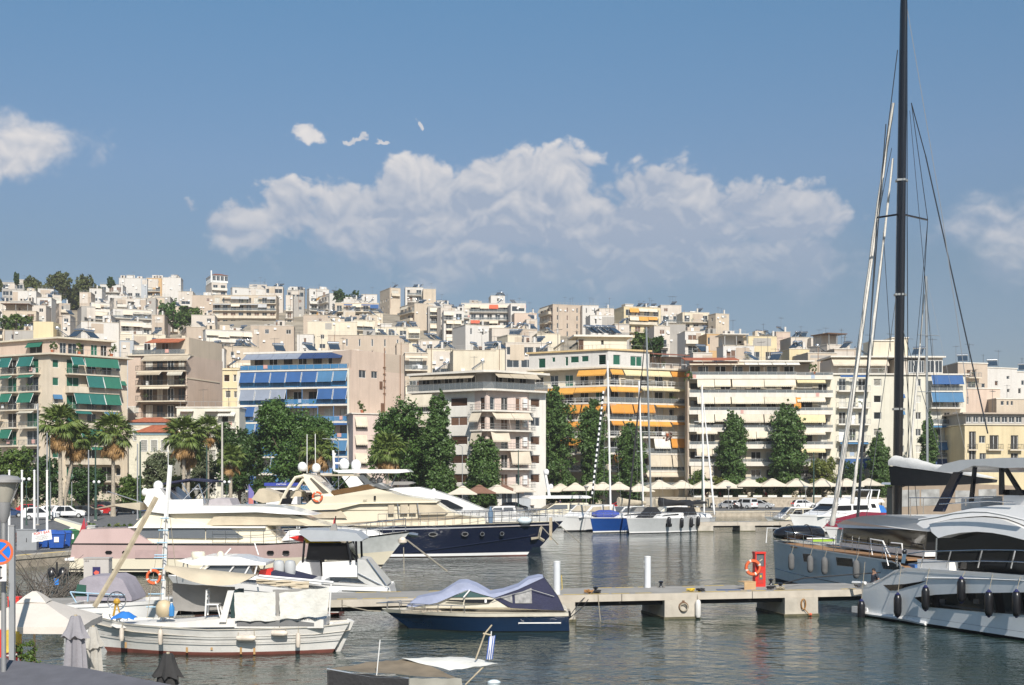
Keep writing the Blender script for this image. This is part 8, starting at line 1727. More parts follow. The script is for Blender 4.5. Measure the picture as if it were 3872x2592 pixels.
# ---------------------------------------------------------------- boats moored further off
def sailboat(label,bow,stern,hm,B,zb,mast,mtop,mast_mat,cover=None,stripe=gel,furl=None,boomcov=None,windows=True):
 b,s=Vector((*bow,0)),Vector((*stern,0));L=(b-s).length;d=(s-b)/L;n=Vector((-d.y,d.x,0));t=boat(label,s,'sailing_boat','sailing boat',math.atan2(d.y,d.x))
 h=Hull(L,B,[(0,zb-.15),(1,zb)],.5,.85,-.4,.86,2.3,True);h.band(t,-.25,.05,canb,'bottom');h.band(t,.05,.13,stripe,'boot_stripe');h.band(t,.13,.96,hm,'topside');h.band(t,.96,1,gel,'toe_rail',out=.03);h.deck(t,gel,0)
 prof(t,'coachroof',[(-L*.72,zb-.1),(-L*.66,zb+.35),(-L*.35,zb+.5),(-L*.28,zb+.1),(-L*.28,zb-.1)],lambda x,z: B*.30,gel)
 pan(t,'coachroof_window',[[(-L*.63,zb+.12),(-L*.4,zb+.18),(-L*.4,zb+.36),(-L*.6,zb+.28)]],lambda x,z: B*.30,tint)
 if windows: pan(t,'hull_window',[[(-L*a,zb*.42),(-L*a+.9,zb*.42),(-L*a+.9,zb*.62),(-L*a,zb*.62)] for a in (.62,.30)],lambda x,z: h.hw(-x/L,.5),tint)
 prof(t,'sprayhood',[(-L*.33,zb+.1),(-L*.32,zb+1.0),(-L*.2,zb+1.05),(-L*.16,zb+.2)],lambda x,z: B*.36,cover or canb)
 inv=lambda p: (lambda r: Vector((r.dot(d),r.dot(n),r.z)))(Vector(p)-s)
 m0,m1=inv(mast),inv(mtop);m0=m0.lerp(m1,-.05);ms=bars(t,'mast',[[m0,m1]],.11,mast_mat)
 for f in (.45,.72): c=m0.lerp(m1,f);bars(ms,'spreader',[[c+Vector((.2,-B*.3,-.05)),c+Vector((.2,B*.3,-.05))]],.03,mast_mat)
 rg=MB();bw=Vector((-L+.2,0,zb));rg.tube([Vector((-.2,0,zb)),m1],.014,4)
 for y in (-B*.42,B*.42): rg.tube([m0+Vector((.4,y,-m0.z+zb)),m0.lerp(m1,.45)+Vector((.2,y*.7,0)),m0.lerp(m1,.9)],.013,4)
 rg.build('rigging',M('rigging_grey'),t)
 if furl: mb=MB();mb.tube([bw.lerp(m1,f) for f in (.02,.06,.5,.93)],[.05,.12,.10,.04],6);mb.build('furled_jib',furl,t)
 else: bars(t,'forestay',[[bw,m1.lerp(m0,.06)]],.016,M('rigging_grey'))
 if boomcov: mb=MB();mb.loft([[Vector((x,w*math.cos(a),z+k*math.sin(a))) for a in [j*math.pi/4 for j in range(8)]] for x,z,w,k in ((m0.x+.1,zb+1.7,.25,.55),(m0.x+1.5,zb+1.6,.24,.4),(m0.x+L*.4,zb+1.5,.14,.2))]);mb.build('boom_cover',boomcov,t,smooth=50)
 h.rail(t,.05,.97,.6,10);return t,h,L,d,n
def cruiser(label,c,rotz,L,B,zb,hm,name='cabin_cruiser',house=None,wm_=None,fly=False,cover=None,flip=False):
 t=boat(label,(*c,0),name,'boat',rotz);h=Hull(L,B,[(0,zb*.8),(.5,zb*.86),(1,zb)],1.2,.9,0,.85,2.2,True);h.band(t,-.25,.10,canb,'bottom');h.band(t,.10,.9,hm,'topside');h.band(t,.9,1,gel,'gunwale',out=.04);h.deck(t,gel,0)
 hs=house or gel;z=zb*.86;w=lambda x,zz: B*.40-.08*(zz-z)
 prof(t,'cabin',[(-L*.78,z),(-L*.66,z+.55),(-L*.55,z+1.35),(-L*.20,z+1.4),(-L*.16,z)],w,hs,30);pan(t,'side_window',[[(-L*.64,z+.62),(-L*.56,z+1.18),(-L*.42,z+1.2),(-L*.42,z+.66)],[(-L*.40,z+.66),(-L*.40,z+1.2),(-L*.24,z+1.2),(-L*.22,z+.7)]],w,wm_ or tint);pan(t,'side_window',[[(-L*.64,z+.62),(-L*.56,z+1.18),(-L*.24,z+1.2),(-L*.22,z+.7)]],w,wm_ or tint,1)
 mb=MB();mb.add([(-L*.655,-B*.3,z+.62),(-L*.655,B*.3,z+.62),(-L*.555,B*.3,z+1.3),(-L*.555,-B*.3,z+1.3)],[(0,1,2,3)]);mb.build('windscreen',wm_ or tint,t,fix=False).location=(-.06,0,.03)
 if fly: prof(t,'flybridge',[(-L*.58,z+1.36),(-L*.5,z+2.05),(-L*.42,z+1.8),(-L*.14,z+1.8),(-L*.10,z+1.38)],lambda x,zz: B*.38,hs,30);bars(t,'radar_arch',[[(-L*.2,-B*.36,z+1.8),(-L*.16,-B*.3,z+2.9),(-L*.16,B*.3,z+2.9),(-L*.2,B*.36,z+1.8)]],.08,hs)
 if cover: prof(t,'cockpit_cover',[(-L*.18,z),(-L*.17,z+1.3),(-L*.06,z+1.1),(0,z+.2)],lambda x,zz: B*.40,cover)
 h.rail(t,.45,.97,.6,8);return t
def faroff():
 gm=M('grey_mast',(.30,.32,.33),.4,.3,var=0)
 t,h,L,d,n=sailboat('light grey sailing yacht with black covers, bow left, at the far quay',(12.6,145.5),(21.7,154),silver,3.9,1.75,W(2462,1925,150),W(2444,1238,150),gm,canb,gel,canb,canb)
 prof(t,'foredeck_bag',[(-L*.82,1.7),(-L*.66,2.9),(-L*.6,2.3),(-L*.58,1.8)],lambda x,z: .7,canb);prof(t,'bimini',[(-L*.22,3.1),(-L*.18,3.5),(-L*.02,3.45),(0,3.2)],lambda x,z: 1.4,canb)
 for i,(u,v) in enumerate(((2530,1975),(2578,1978),(2614,1977),(2640,1972))):
  fa=Fa((12.6-n.x*2.05,145.5-n.y*2.05),(21.7-n.x*2.05,154-n.y*2.05));p=fa.p(fa.s_of(u),0);fender(('first','second','third','last')[i]+' dark fender from the bow on the light grey sailing yacht',(X(u,p.y),p.y,Z(v,p.y)),1.0,.22,fendb,(X(u,p.y),p.y+.2,1.7))
 sailboat('royal blue sailing boat with a blue foredeck cover, left of the light grey yacht',(8.7,147),(17.4,155.5),royal,3.3,1.75,W(2309,1930,151),W(2297,1364,151),gel,cang,gel,None,canv,False)[0]
 mb=MB();mb.loft([[Vector((x,.6*w*math.cos(a),.5*w*math.sin(a)+.3)) for a in [j*math.pi/4 for j in range(8)]] for x,w in ((-1.6,.4),(-.8,1),(.6,1),(1.5,.5))]);tag(mb.build('sail_bag',M('blue_cover',(.03,.06,.30),.7,bump=.3),None,smooth=50),'bright blue cover lying on the royal blue boat','cover').location=W(2291,1956,149.5)
 mb=MB();mb2=MB();a,b=W(2238,1880,146.5),W(2282,1480,150)
 for k in range(40): (mb if k % 2 else mb2).tube([a.lerp(b,k/40),a.lerp(b,(k+1)/40)],.10,5)
 t=thing('furled_headsail','black and white striped furled headsail left of the white mast','furled sail',a);mb.build('white_turns',gel,t,a);mb2.build('black_turns',blackm,t,a)
 sailboat('white sailing boat with a thin white mast behind the grey yacht',(15.5,160),(24.5,168),gel,3.2,1.4,W(2432,1900,163),W(2416,1440,163),gel,canv,gel,None,canv,False)
 sailboat('white sailing boat moored behind the left end of the far pier',(24.4,158.5),(21.3,168),gel,3.3,1.4,W(2662,1920,160),W(2654,1457,160),gel,canv,gel,gel,canv,False)
 sailboat('sailing boat with a grey mast behind the motor catamaran',(33.3,113),(37,103),gel,3.6,1.5,W(3507,1800,110),W(3502,1045,110),gm,canv,gel,M('furled_sail'),canv,False)
 cruiser('white cabin boat with a beige windscreen cover, left of the royal blue boat',(12.5,158),rad(48),11,3.6,1.9,gel,wm_=canv)
 t=cruiser('white trawler yacht with a radar mast and a long roof, behind the navy bow',(11.5,166),rad(12),12,3.8,1.9,gel,'trawler',gelc,grayt);prof(t,'long_roof',[(-10.2,3.7),(-9.6,3.95),(-2.6,3.95),(-2.0,3.75),(-2.4,3.6),(-9.8,3.6)],lambda x,z: 1.9,gel);bars(t,'radar_mast',[[(-7.0,0,3.9),(-7.5,0,6.6)]],.2,gel);dome(t,(-7.4,0,6.9),.36);dome(t,(-6.8,0,5.1),.3)
 cruiser('small white boat with a beige cover beside the striped sail',(9.5,170),rad(30),9,3.2,1.4,gel,wm_=canv,cover=canv);cruiser('grey covered boat behind the left parasols',(1.5,176),rad(20),8,3,1.2,gel,wm_=grayt,cover=cang);cruiser('white boat with a grey cover between the masts',(17.5,172),rad(35),8,3,1.3,gel,wm_=grayt,cover=cang)
 cruiser('white speedboat with a pale deck behind the black boom cover',(24.5,176),rad(15),8.5,3,1.2,gel,wm_=gelc)
 cruiser('little cream cabin boat at the right end of the far pier',(37.0,158.5),rad(4),6.0,2.8,1.35,gelc,house=gelc)
 cruiser('white flybridge motor yacht right of the far pier',(42.0,152),rad(28),13,4.4,2.2,gel,'motor_yacht',gel,tint,True);cruiser('small white boat behind the cream cabin boat',(38.5,167),rad(10),7,2.8,1.3,gel,cover=cang);cruiser('white motor boat behind the far flybridge yacht',(47,166),rad(15),10,3.6,2.0,gel,'motor_yacht',gel,tint,True)
 # red covered yacht and the beige enclosure behind the black mast
 t=cruiser('white yacht with a deep red cover behind the black mast',(37.5,118),rad(18),11,3.8,2.0,gel,'motor_yacht');prof(t,'red_cover',[(-10,1.8),(-9.2,2.5),(-6,3.2),(-5.2,3.0),(-5.0,1.9)],lambda x,z: 1.9,M('crimson_canvas',(.26,.015,.035),.8,bump=.3))
 D=96;x0=3405;P=pxf(D,x0);t=boat('yacht with a beige cockpit enclosure of clear panels, behind the motor catamaran',(X(x0,D),D+2.2,0));L=9.5;h=Hull(L,4,[(0,1.9),(1,2.2)],1,.9,0,.85,2.2);h.band(t,-.2,1,gel,'topside');h.deck(t,gel,0)
 bg=M('taupe_canvas',(.30,.235,.175),.85,var=.08,bump=.2);w=lambda x,z: 1.75
 prof(t,'enclosure',[P(3410,1952),P(3412,1848),P(3430,1840),P(3500,1826),P(3600,1822),P(3720,1832),P(3860,1838),P(3860,1960)],w,bg,30);pan(t,'clear_panel',[[P(3416,1854),P(3484,1852),P(3484,1914),P(3416,1918)],[P(3490,1852),P(3560,1850),P(3560,1912),P(3490,1914)],[P(3620,1856),P(3694,1856),P(3694,1900),P(3620,1906)],[P(3708,1852),P(3776,1850),P(3776,1890),P(3708,1896)]],w,M('clear_panel',(.34,.34,.33),.12,var=.35,sc=1.5))
 prof(t,'hardtop',[P(3390,1834),P(3396,1826),P(3505,1826),P(3510,1832)],lambda x,z: 1.9,gel);h.rail(t,.05,.9,.6,8)
 cruiser('white motor yacht with a dark windscreen at the far right edge',(62,140),rad(12),14,4.2,2.3,gel,'motor_yacht',gel,tint,True);cruiser('white boat with a blue tarpaulin behind the black mast',(50,178),rad(8),9,3.2,1.5,gel,cover=M('blue_tarp'))
faroff()
# ---------------------------------------------------------------- promenade: terrace, parasols, vehicles, lamps, people
cpar=M('parasol_cream',(.60,.54,.44),.85,var=.06,sc=.8,bump=.1);bpar=M('parasol_brown',(.20,.105,.07),.85,var=.1)
lampg=M('lamp_grey',(.30,.30,.30),.5,.3,var=.08);dgreen=M('pole_green',(.03,.065,.05),.5,var=.1);gpole=M('pole_grey',(.34,.35,.36),.5,.4,var=.05)
def terrace():
 D=236;a,b=X(2480,D),X(3330,D);n=30;t=thing('terrace_wall','long low stone terrace wall behind the parked cars','wall',(a,D,.8));rr=random.Random(1)
 mb=MB();mb.box(0,b-a,.05,.6,-.1,1.66);mb.build('wall_core',stone,t)
 for r in range(3):
  x=-rr.random()*.6
  while x < b-a:
   w=rr.uniform(1.6,2.6);x0,x1=max(0,x),min(b-a,x+w-.03)
   if x1-x0 > .1: MB().box(x0,x1,-rr.uniform(.0,.04),.045,r*.555,r*.555+.53).build('stone_block',stone,t)
   x += w
 mb=MB();mb.box(-.05,b-a+.05,-.1,.7,1.663,1.78);mb.build('coping',M('kerb_stone'),t)
 MB().box(a-2,b+25,D+.72,D+16,-1,2.42).build('terrace_floor',conc,kind='structure');MB().box(b+.1,b+60,D-.5,D+.71,-1,2.3).build('terrace_floor',stone,kind='structure')
terrace()
def parasol(loc,label,h,w,mat,rz=0.,grp='open parasols of the promenade cafes',proto={},sl=.24):
 k=(mat.name,round(h,1),round(w,1))
 if k in proto: return dup(proto[k],label,loc,rz)
 t=thing('parasol',label,'parasol',loc,rz,grp);proto[k]=t;zt=h;ze=h-w*sl;hw=w/2
 def ring(s,z,dr=0.,c=1.): return [Vector((s*x,s*y,z-(dr if (x and y) else 0))) for x,y in ((1,1),(0,c),(-1,1),(-c,0),(-1,-1),(0,-c),(1,-1),(c,0))]
 mb=MB();mb.loft([ring(hw,ze-.16,.03),ring(hw,ze,.03),ring(hw*.55,lerp(ze,zt,.50)-.02,.03),ring(hw*.18,zt-.1)],caps=False);mb.build('canopy',mat,t,smooth=18,fix=False)
 mb=MB();mb.loft([ring(hw*.26,zt-.12,.02),ring(hw*.13,zt+.03),ring(.05,zt+.12)],caps=True);mb.build('vent_cap',mat,t,fix=False)
 MB().lathe([(.03,0),(.03,zt)],8).build('pole',wood,t);mb=MB()
 for p in ring(hw*.97,ze+.0,.03): mb.tube([(0,0,zt-.12),p],.018,4)
 mb.build('ribs',wood,t);MB().lathe([(.3,0),(.3,.08),(.06,.12)],10).build('base',conc,t);return t
def parasols():
 us=[2578,2660,2745,2830,2920,3011,3108,3200];na=['first','second','third','fourth','fifth','sixth','seventh','eighth']
 for i,u in enumerate(us): parasol((X(u,238.4),238.4,2.42),f'cream parasol on the stone terrace, {na[i]} from its left end',Z(1812 if i > 2 else 1819,238.4)-2.42,5.0,cpar,.06)
 for i,(u,v) in enumerate(((1990,1832),(2060,1833),(2122,1830),(2176,1828),(2238,1826),(2284,1827),(2340,1825),(2420,1830),(2500,1818))): parasol((X(u,226),226+(i % 3)*1.5,.8),f'cream parasol of the long row left of the terrace, {("first", "second", "third", "fourth", "fifth", "sixth", "seventh", "eighth", "ninth")[i]} from the left',Z(v,226)-.8,4.6,cpar,.1*(i % 3))
 for i,(u,v,m,l) in enumerate(((1750,1840,cpar,'cream parasol farthest left, in front of the low green tree'),(1812,1836,bpar,'left brown parasol behind the leftmost cream one'),(1880,1836,cpar,'cream parasol between the two brown ones'),(1905,1834,bpar,'right brown parasol beside the white block'),(1950,1832,cpar,'cream parasol right of the brown ones'),(3285,1812,cpar,'cream parasol just left of the black mast'))): parasol((X(u,200+i*(1.3 if u < 3000 else 7.6)),200+i*(1.3 if u < 3000 else 7.6),.8 if u < 3000 else 2.4),l,Z(v,200+i*(1.3 if u < 3000 else 7.6))-(.8 if u < 3000 else 2.4),4.4,m,.2*i)
 rr=random.Random(8);wpl=M('planter_white',(.66,.65,.62),.6);red=M('red_chair',(.5,.03,.03),.5)
 for i in range(11):
  u=2640+i*56;t=thing('planter',f'white trough planter on the edge of the stone terrace, {ORD[i]} from the left','planter',(X(u,237.6),237.6,2.42),0,'white planters along the terrace edge');MB().box(-.8,.8,-.2,.2,0,.5).build('trough',wpl,t);mb=MB();leaves(mb,[(Vector((rr.uniform(-.75,.75),rr.gauss(0,.1),.55+rr.random()*.3)),Vector((0,-.4,.6))) for _ in range(50)],.22,rr);mb.build('foliage',LF['bush'],t,fix=False)
 c0=None
 for i,u in enumerate((2668,2722,2746,2770,2786,2802,2822,2862,2900,2940,2980,3030,3060,3090)):
  lc=f'red cafe chair on the stone terrace, {ORD[i]} from the left'
  p=(X(u,240),240+rr.random()*2,2.42)
  if c0 is None:
   c0=thing('cafe_chair',lc,'chair',p,0,'red chairs of the terrace cafe');MB().box(-.25,.25,-.25,.25,.42,.48).build('seat',red,c0);MB().box(-.25,.25,.2,.26,.5,1.0).build('backrest',red,c0)
   for x in (-.22,.22):
    for y in (-.22,.22): MB().tube([(x,y,0),(x,y,.42)],.02,4).build('leg',blackm,c0)
  else: dup(c0,lc,p,rr.uniform(-.8,.8))
 MB().box(X(1700,214),X(2560,232),233,234,.8,3.2).build('cafe_screen',canb,kind='structure') if False else None
 t0=None
 for i in range(14):
  lc=f'dark cafe table under the parasol row left of the terrace, {ORD[i]} from the left';u=1700+i*62;p=(X(u,222),222+rr.uniform(-6,3),.8)
  if t0 is None:
   t0=thing('cafe_table',lc,'table',p,0,'cafe tables under the parasol row');MB().lathe([(.45,.7),(.45,.75)],10).build('tabletop',brn,t0);MB().lathe([(.22,0),(.04,.04),(.04,.7)],8).build('leg',blackm,t0)
  else: dup(t0,lc,p,rr.random())
parasols()
def car(label,loc,rz,paint,kind='hatch',group=None):
 t=thing('parked_car' if kind != 'van' else 'parked_van',label,'car' if kind != 'van' else 'van',loc,rz,group);L=4.1 if kind != 'van' else 4.4;w=.84 if kind != 'van' else .9;h=1.48 if kind=='hatch' else 1.82 if kind=='van' else 1.62
 P={'hatch': [(-2.0,.3),(-2.05,.7),(-1.95,.95),(-1.55,1.40),(-.9,h),(.1,h),(.9,1.02),(1.75,.85),(2.03,.62),(2.0,.3)],'suv': [(-2.1,.35),(-2.15,.8),(-2.0,1.1),(-1.85,1.5),(-1.3,h),(.2,h),(.9,1.12),(1.8,1.0),(2.1,.75),(2.05,.35)],'van': [(-2.2,.35),(-2.22,.9),(-2.12,1.7),(-1.9,h),(.4,h),(1.1,1.15),(1.95,.95),(2.2,.7),(2.15,.35)]}[kind]
 wf=lambda x,z: w-.20*max(0,z-.9)-.12*max(0,abs(x)-1.6);MB().profile(P,wf).build('body',paint,t,smooth=30);zw=.95 if kind != 'van' else 1.1
 gl=[[(-1.6,zw),(-1.35,h-.12),(-.5,h-.1),(-.5,zw)],[(-.42,zw),(-.42,h-.1),(.1,h-.1),(.75,zw+.02)]] if kind != 'van' else [[(-.1,zw),(-.1,h-.18),(.4,h-.18),(.95,zw+.05)],[(-1.9,zw),(-1.85,h-.2),(-.3,h-.2),(-.3,zw)]]
 for s in (-1,1): pan(t,'side_window',gl,wf,tint,s,.012)
 def plate(nm,x0,z0,x1,z1,hw,m): d=.012 if x0 > 0 else-.012;MB().add([(x0+d,-hw,z0),(x0+d,hw,z0),(x1+d,hw*.9,z1+.01),(x1+d,-hw*.9,z1+.01)],[(0,1,2,3)]).build(nm,m,t,fix=False)
 (a,b),(c,d_)=(P[6],P[5]) if kind != 'van' else (P[5],P[4]);plate('windscreen',lerp(a,c,.08)+.02,lerp(b,d_,.08)+.02,lerp(a,c,.9)+.02,lerp(b,d_,.9)+.02,w*.84,tint);(a,b),(c,d_)=(P[2],P[3]) if kind != 'van' else (P[1],P[2]);f0=.1 if kind != 'van' else .35;plate('rear_window',lerp(a,c,f0)-.02,lerp(b,d_,f0)+.02,lerp(a,c,.9)-.02,lerp(b,d_,.9)+.02,w*.78,tint)
 for s in (-1,1):
  MB().box(-2.17 if kind != 'van' else-2.25,-1.95,s*w*.72-.1,s*w*.72+.1,.72,.95).build('tail_light',redp,t);MB().box(1.85,2.04,s*w*.68-.14,s*w*.68+.14,.62,.78).build('headlight',gel,t);MB().box(.75,.95,s*(w+.02)-.08,s*(w+.02)+.08,.98,1.1).build('mirror',paint,t)
  for x in (-1.3,1.3): wh=MB().lathe([(.2,-.1),(.31,-.1),(.32,-.07),(.32,.07),(.31,.1),(.2,.1)],16).build('wheel',canb,t,smooth=30);wh.location=(x,s*(w-.06),.32);wh.rotation_euler=(rad(90),0,0);MB().lathe([(.02,-.112),(.19,-.108),(.19,.108),(.02,.112)],10).build('rim',silver,wh)
 MB().box(2.0,2.06,-.25,.25,.42,.54).build('number_plate',gel,t);MB().box(-2.25 if kind=='van' else-2.1,-2.0,-.25,.25,.5,.62).build('number_plate',gel,t);return t
def vehicles():
 wp=M('white_car_paint',(.72,.72,.72),.25,var=.02,coat=.4);sp=M('silver_car_paint',(.52,.53,.54),.25,.2,var=.02,coat=.4);rp=M('red_car_paint',(.42,.02,.02),.25,var=.02,coat=.4);dp=M('dark_car_paint',(.025,.028,.032),.25,var=.02,coat=.4);bp=M('blue_car_paint',(.03,.06,.14),.25,coat=.4,var=.02)
 car('white delivery van seen from behind, in front of the stone terrace',(X(2818,224),224.6,.8),rad(128),wp,'van');car('silver hatchback parked right of the white van',(X(2886,224),225.4,.8),rad(-32),sp);car('white hatchback with red tail lights left of the white van',(X(2762,225),226.5,.8),rad(122),wp);car('dark car at the left end of the terrace wall',(X(2605,226),228,.8),rad(20),dp);car('dark car beside the left end of the terrace',(X(2665,226),228,.8),rad(10),dp);car('red hatchback half hidden behind the moored masts',(X(2340,214),214,.8),rad(165),rp)
 car('dark hatchback behind the small white boat',(X(1945,210),208,.8),rad(12),dp);car('white car under a roof rack behind the cream cabin boat',(X(3135,226),227,.8),rad(175),wp,'suv');car('white car behind the far flybridge yacht',(X(3055,226),229,.8),rad(5),wp)
 for i,(u,D,p,k,l,a) in enumerate(((150,140,wp,'suv','white jeep behind the second flagpole',20),(212,150,wp,'suv','white estate car left of the tallest palm trunk',15),(262,148,wp,'suv','white car right of the tallest palm trunk',10),(330,156,dp,'hatch','dark car behind the beige yacht awning',8),(385,160,rp,'hatch','red car at the far left car park',10),(470,165,dp,'suv','dark car below the second palm',12),(120,165,rp,'hatch','dull red car behind the white jeep',20),(545,172,bp,'hatch','dark blue car behind the fishing boat mast',15),(410,178,dp,'suv','black car behind the red one',5),(30,150,bp,'hatch','dark car at the left edge behind the lamp',25))): car(l,(X(u,D+28),D+28,.8),rad(a),p,k)
 t=thing('scooter','black scooter parked in front of the white van','scooter',(X(2790,221),221,.8),rad(8))
 for x in (-.62,.62): w=MB().torus((x,0,.26),.2,.07,'y',14,6).build('wheel',canb,t)
 MB().profile([(-.85,.5),(-.9,.75),(-.5,.88),(-.1,.7),(.2,.4),(.5,.6),(.45,1.0),(.6,1.02),(.8,.45),(.6,.3),(-.4,.3)],lambda x,z: .17).build('body',blackm,t,smooth=40);MB().box(-.95,-.6,-.2,.2,.9,1.2).build('top_box',canb,t);MB().tube([(.48,-.33,1.08),(.5,0,1.02),(.48,.33,1.08)],.025,5).build('handlebar',canb,t);MB().profile([(.55,1.02),(.45,1.4),(.48,1.42),(.62,1.05)],lambda x,z: .18).build('windscreen',grayt,t)
vehicles()
def lamp(label,loc,h,kind='cone',m=None):
 t=thing('street_lamp',label,'street lamp',loc);m=m or dgreen;MB().lathe([(.12,0),(.09,.6),(.055,.7),(.05,h)],8).build('post',m,t)
 if kind=='cone': MB().lathe([(.07,h),(.36,h+.62),(.4,h+.62)],12).build('lamp_shade',M('lamp_lens',(.42,.40,.34),.3,var=.05),t);MB().lathe([(.44,h+.622),(.42,h+.7),(.1,h+.78)],12).build('cap',lampg,t)
 elif kind=='globe':
  for s in (-1,1): MB().tube([(0,0,h-.1),(s*.3,0,h-.1),(s*.3,0,h)],.03,5).build('arm',m,t);MB().ball((s*.3,0,h+.22),.2,10,6).build('globe',gel,t,smooth=60)
 elif kind=='cobra': MB().tube([(0,0,h),(-.4,0,h+.25),(-1.6,0,h+.45)],.05,5).build('arm',m,t);MB().profile([(-2.3,h+.42),(-1.6,h+.38),(-1.6,h+.52),(-2.2,h+.5)],lambda x,z: .13).build('lamp_head',lampg,t)
 return t
def lamps():
 for u,D,v,k,m,l in ((2755,222,1842,'cone',lampg,'cone lamp on the quay left of the scooter'),(3046,200,1842,'cone',lampg,'cone lamp standing by the cream cabin boat'),(742,130,1852,'cone',gpole,'cone lamp under the navy bimini'),(2217,205,1842,'cone',lampg,'cone lamp between the parasols, behind the trawler'),(365,165,1830,'globe',dgreen,'twin globe lamp left of the second palm'),(858,170,1830,'globe',dgreen,'twin globe lamp beside the short palm'),(1280,185,1672,'cobra',gpole,'tall grey road lamp between the plane trees'),(1748,205,1690,'cobra',gpole,'tall grey road lamp before the white block'),(100,150,1820,'globe',dgreen,'twin globe lamp at the far left park')): lamp(l,(X(u,D),D,.8),Z(v,D)-.8-(.6 if k=='cone' else 0),k,m)
 for u,D,v0,r,m,l in ((143,150,1530,.13,gpole,'tall grey pole left of the tallest palm'),(178,160,1640,.1,gpole,'thin grey pole beside the tallest palm'),(188,165,1655,.1,dgreen,'dark green pole beside the tallest palm'),(335,160,1705,.1,gpole,'grey pole between the first two palms'),(361,165,1690,.13,dgreen,'dark green pole left of the second palm'),(520,168,1680,.1,gpole,'pale thin pole above the fishing boat'),(530,170,1672,.13,dgreen,'dark green pole above the fishing boat'),(782,170,1685,.13,dgreen,'dark green pole right of the full palm'),(840,165,1600,.16,M('concrete_pole',(.46,.43,.38),.8),'tall concrete pole left of the short palm'),(1960,205,1705,.1,dgreen,'green pole before the pink balconies'),(2655,228,1712,.14,dgreen,'dark pole left of the cream block poplar'),(3077,232,1712,.14,dgreen,'dark pole right of the wide poplar'),(3178,232,1712,.14,dgreen,'dark pole before the blue shop awning')):
  t=thing('pole',l,'pole',(X(u,D),D,.8));h=Z(v0,D)-.8;MB().lathe([(r*1.4,0),(r,.5),(r*.7,h)],8).build('shaft',m,t,smooth=50);MB().box(-r*1.3,r*1.3,-r*1.3,r*1.3,-.05,.12).build('base_plate',conc,t);MB().lathe([(r*.8,h),(r*.4,h+.08)],8).build('cap',m,t)
lamps()
SKIN=M('skin',(.42,.24,.16),.6,var=.04)
def person(label,loc,rz,J,cols,s=1.):
 """J: joint -> xyz; one skinned body, coloured by the nearest bone: shirt, trousers, skin, hair"""
 E=[('pelvis','chest',.14,.16),('chest','neck',.16,.06),('neck','head',.06,.10),('head','crown',.105,.07)]
 for k in 'lr': E += [('chest','sh'+k,.12,.07),('sh'+k,'el'+k,.065,.045),('el'+k,'wr'+k,.045,.03),('wr'+k,'ha'+k,.035,.03),('pelvis','hip'+k,.13,.1),('hip'+k,'kn'+k,.095,.06),('kn'+k,'an'+k,.06,.04),('an'+k,'to'+k,.045,.035)]
 nm=list(dict.fromkeys([a for e in E for a in e[:2]]));me=bpy.data.meshes.new('body');me.from_pydata([J[n] for n in nm],[(nm.index(e[0]),nm.index(e[1])) for e in E],[]);o=bpy.data.objects.new('tmp',me);COL.objects.link(o);o.modifiers.new('s','SKIN');sb=o.modifiers.new('d','SUBSURF');sb.levels=2;rd={}
 for a,b,ra,rb in E: rd.setdefault(a,ra);rd[b]=rb
 for i,n in enumerate(nm): me.skin_vertices[0].data[i].radius=(rd[n],)*2;me.skin_vertices[0].data[i].use_root=n=='pelvis'
 bpy.context.view_layer.update();me2=bpy.data.meshes.new_from_object(o.evaluated_get(bpy.context.evaluated_depsgraph_get()));bpy.data.objects.remove(o);me2.materials.clear()
 for m in cols: me2.materials.append(m)
 def near(p):
  best=(9,None)
  for a,b,_,_ in E: A,B=Vector(J[a]),Vector(J[b]);f=max(0,min(1,(p-A).dot(B-A)/max(1e-6,(B-A).length_squared)));d=(p-A.lerp(B,f)).length;best=min(best,(d,(a,b,f)),key=lambda q: q[0])
  return best[1]
 for f in me2.polygons:
  a,b,k=near(f.center);z=2
  if b in ('chest','neck','shl','shr'): z=0
  if b=='neck' and k > .6: z=2
  if b in ('ell','elr') and k < .6: z=0
  if b in ('hipl','hipr','knl','knr','anl','anr'): z=1
  if b in ('tol','tor'): z=3
  if a=='head' or b=='crown' or (b=='head' and k > .6 and (f.center-Vector(J['head'])).dot(Vector(J['back'])) >-.02): z=3
  f.material_index=z;f.use_smooth=True
 t=thing('person',label,'person',loc,rz);t.scale=(s,)*3;ob=bpy.data.objects.new('body',me2);COL.objects.link(ob);ob.parent=t;return t
def stand(w=0.): return dict(pelvis=(0,0,.95),chest=(0,.01,1.32),neck=(0,0,1.5),head=(0,-.03,1.62),crown=(0,-.02,1.72),back=(0,1,.3),shl=(-.19,0,1.42),shr=(.19,0,1.42),ell=(-.26,.02,1.15),elr=(.27,-.04,1.16),wrl=(-.25,-.12,.92),wrr=(.24,-.22,1.0),hal=(-.24,-.17,.84),har=(.22,-.29,1.0),hipl=(-.1,0,.9),hipr=(.1,0,.9),knl=(-.11,-.03-w,.5),knr=(.11,w,.5),anl=(-.11,.04-w*1.2,.08),anr=(.11,.04+w*2,.1),tol=(-.12,-.12-w*1.2,.04),tor=(.12,-.12+w*2,.05))
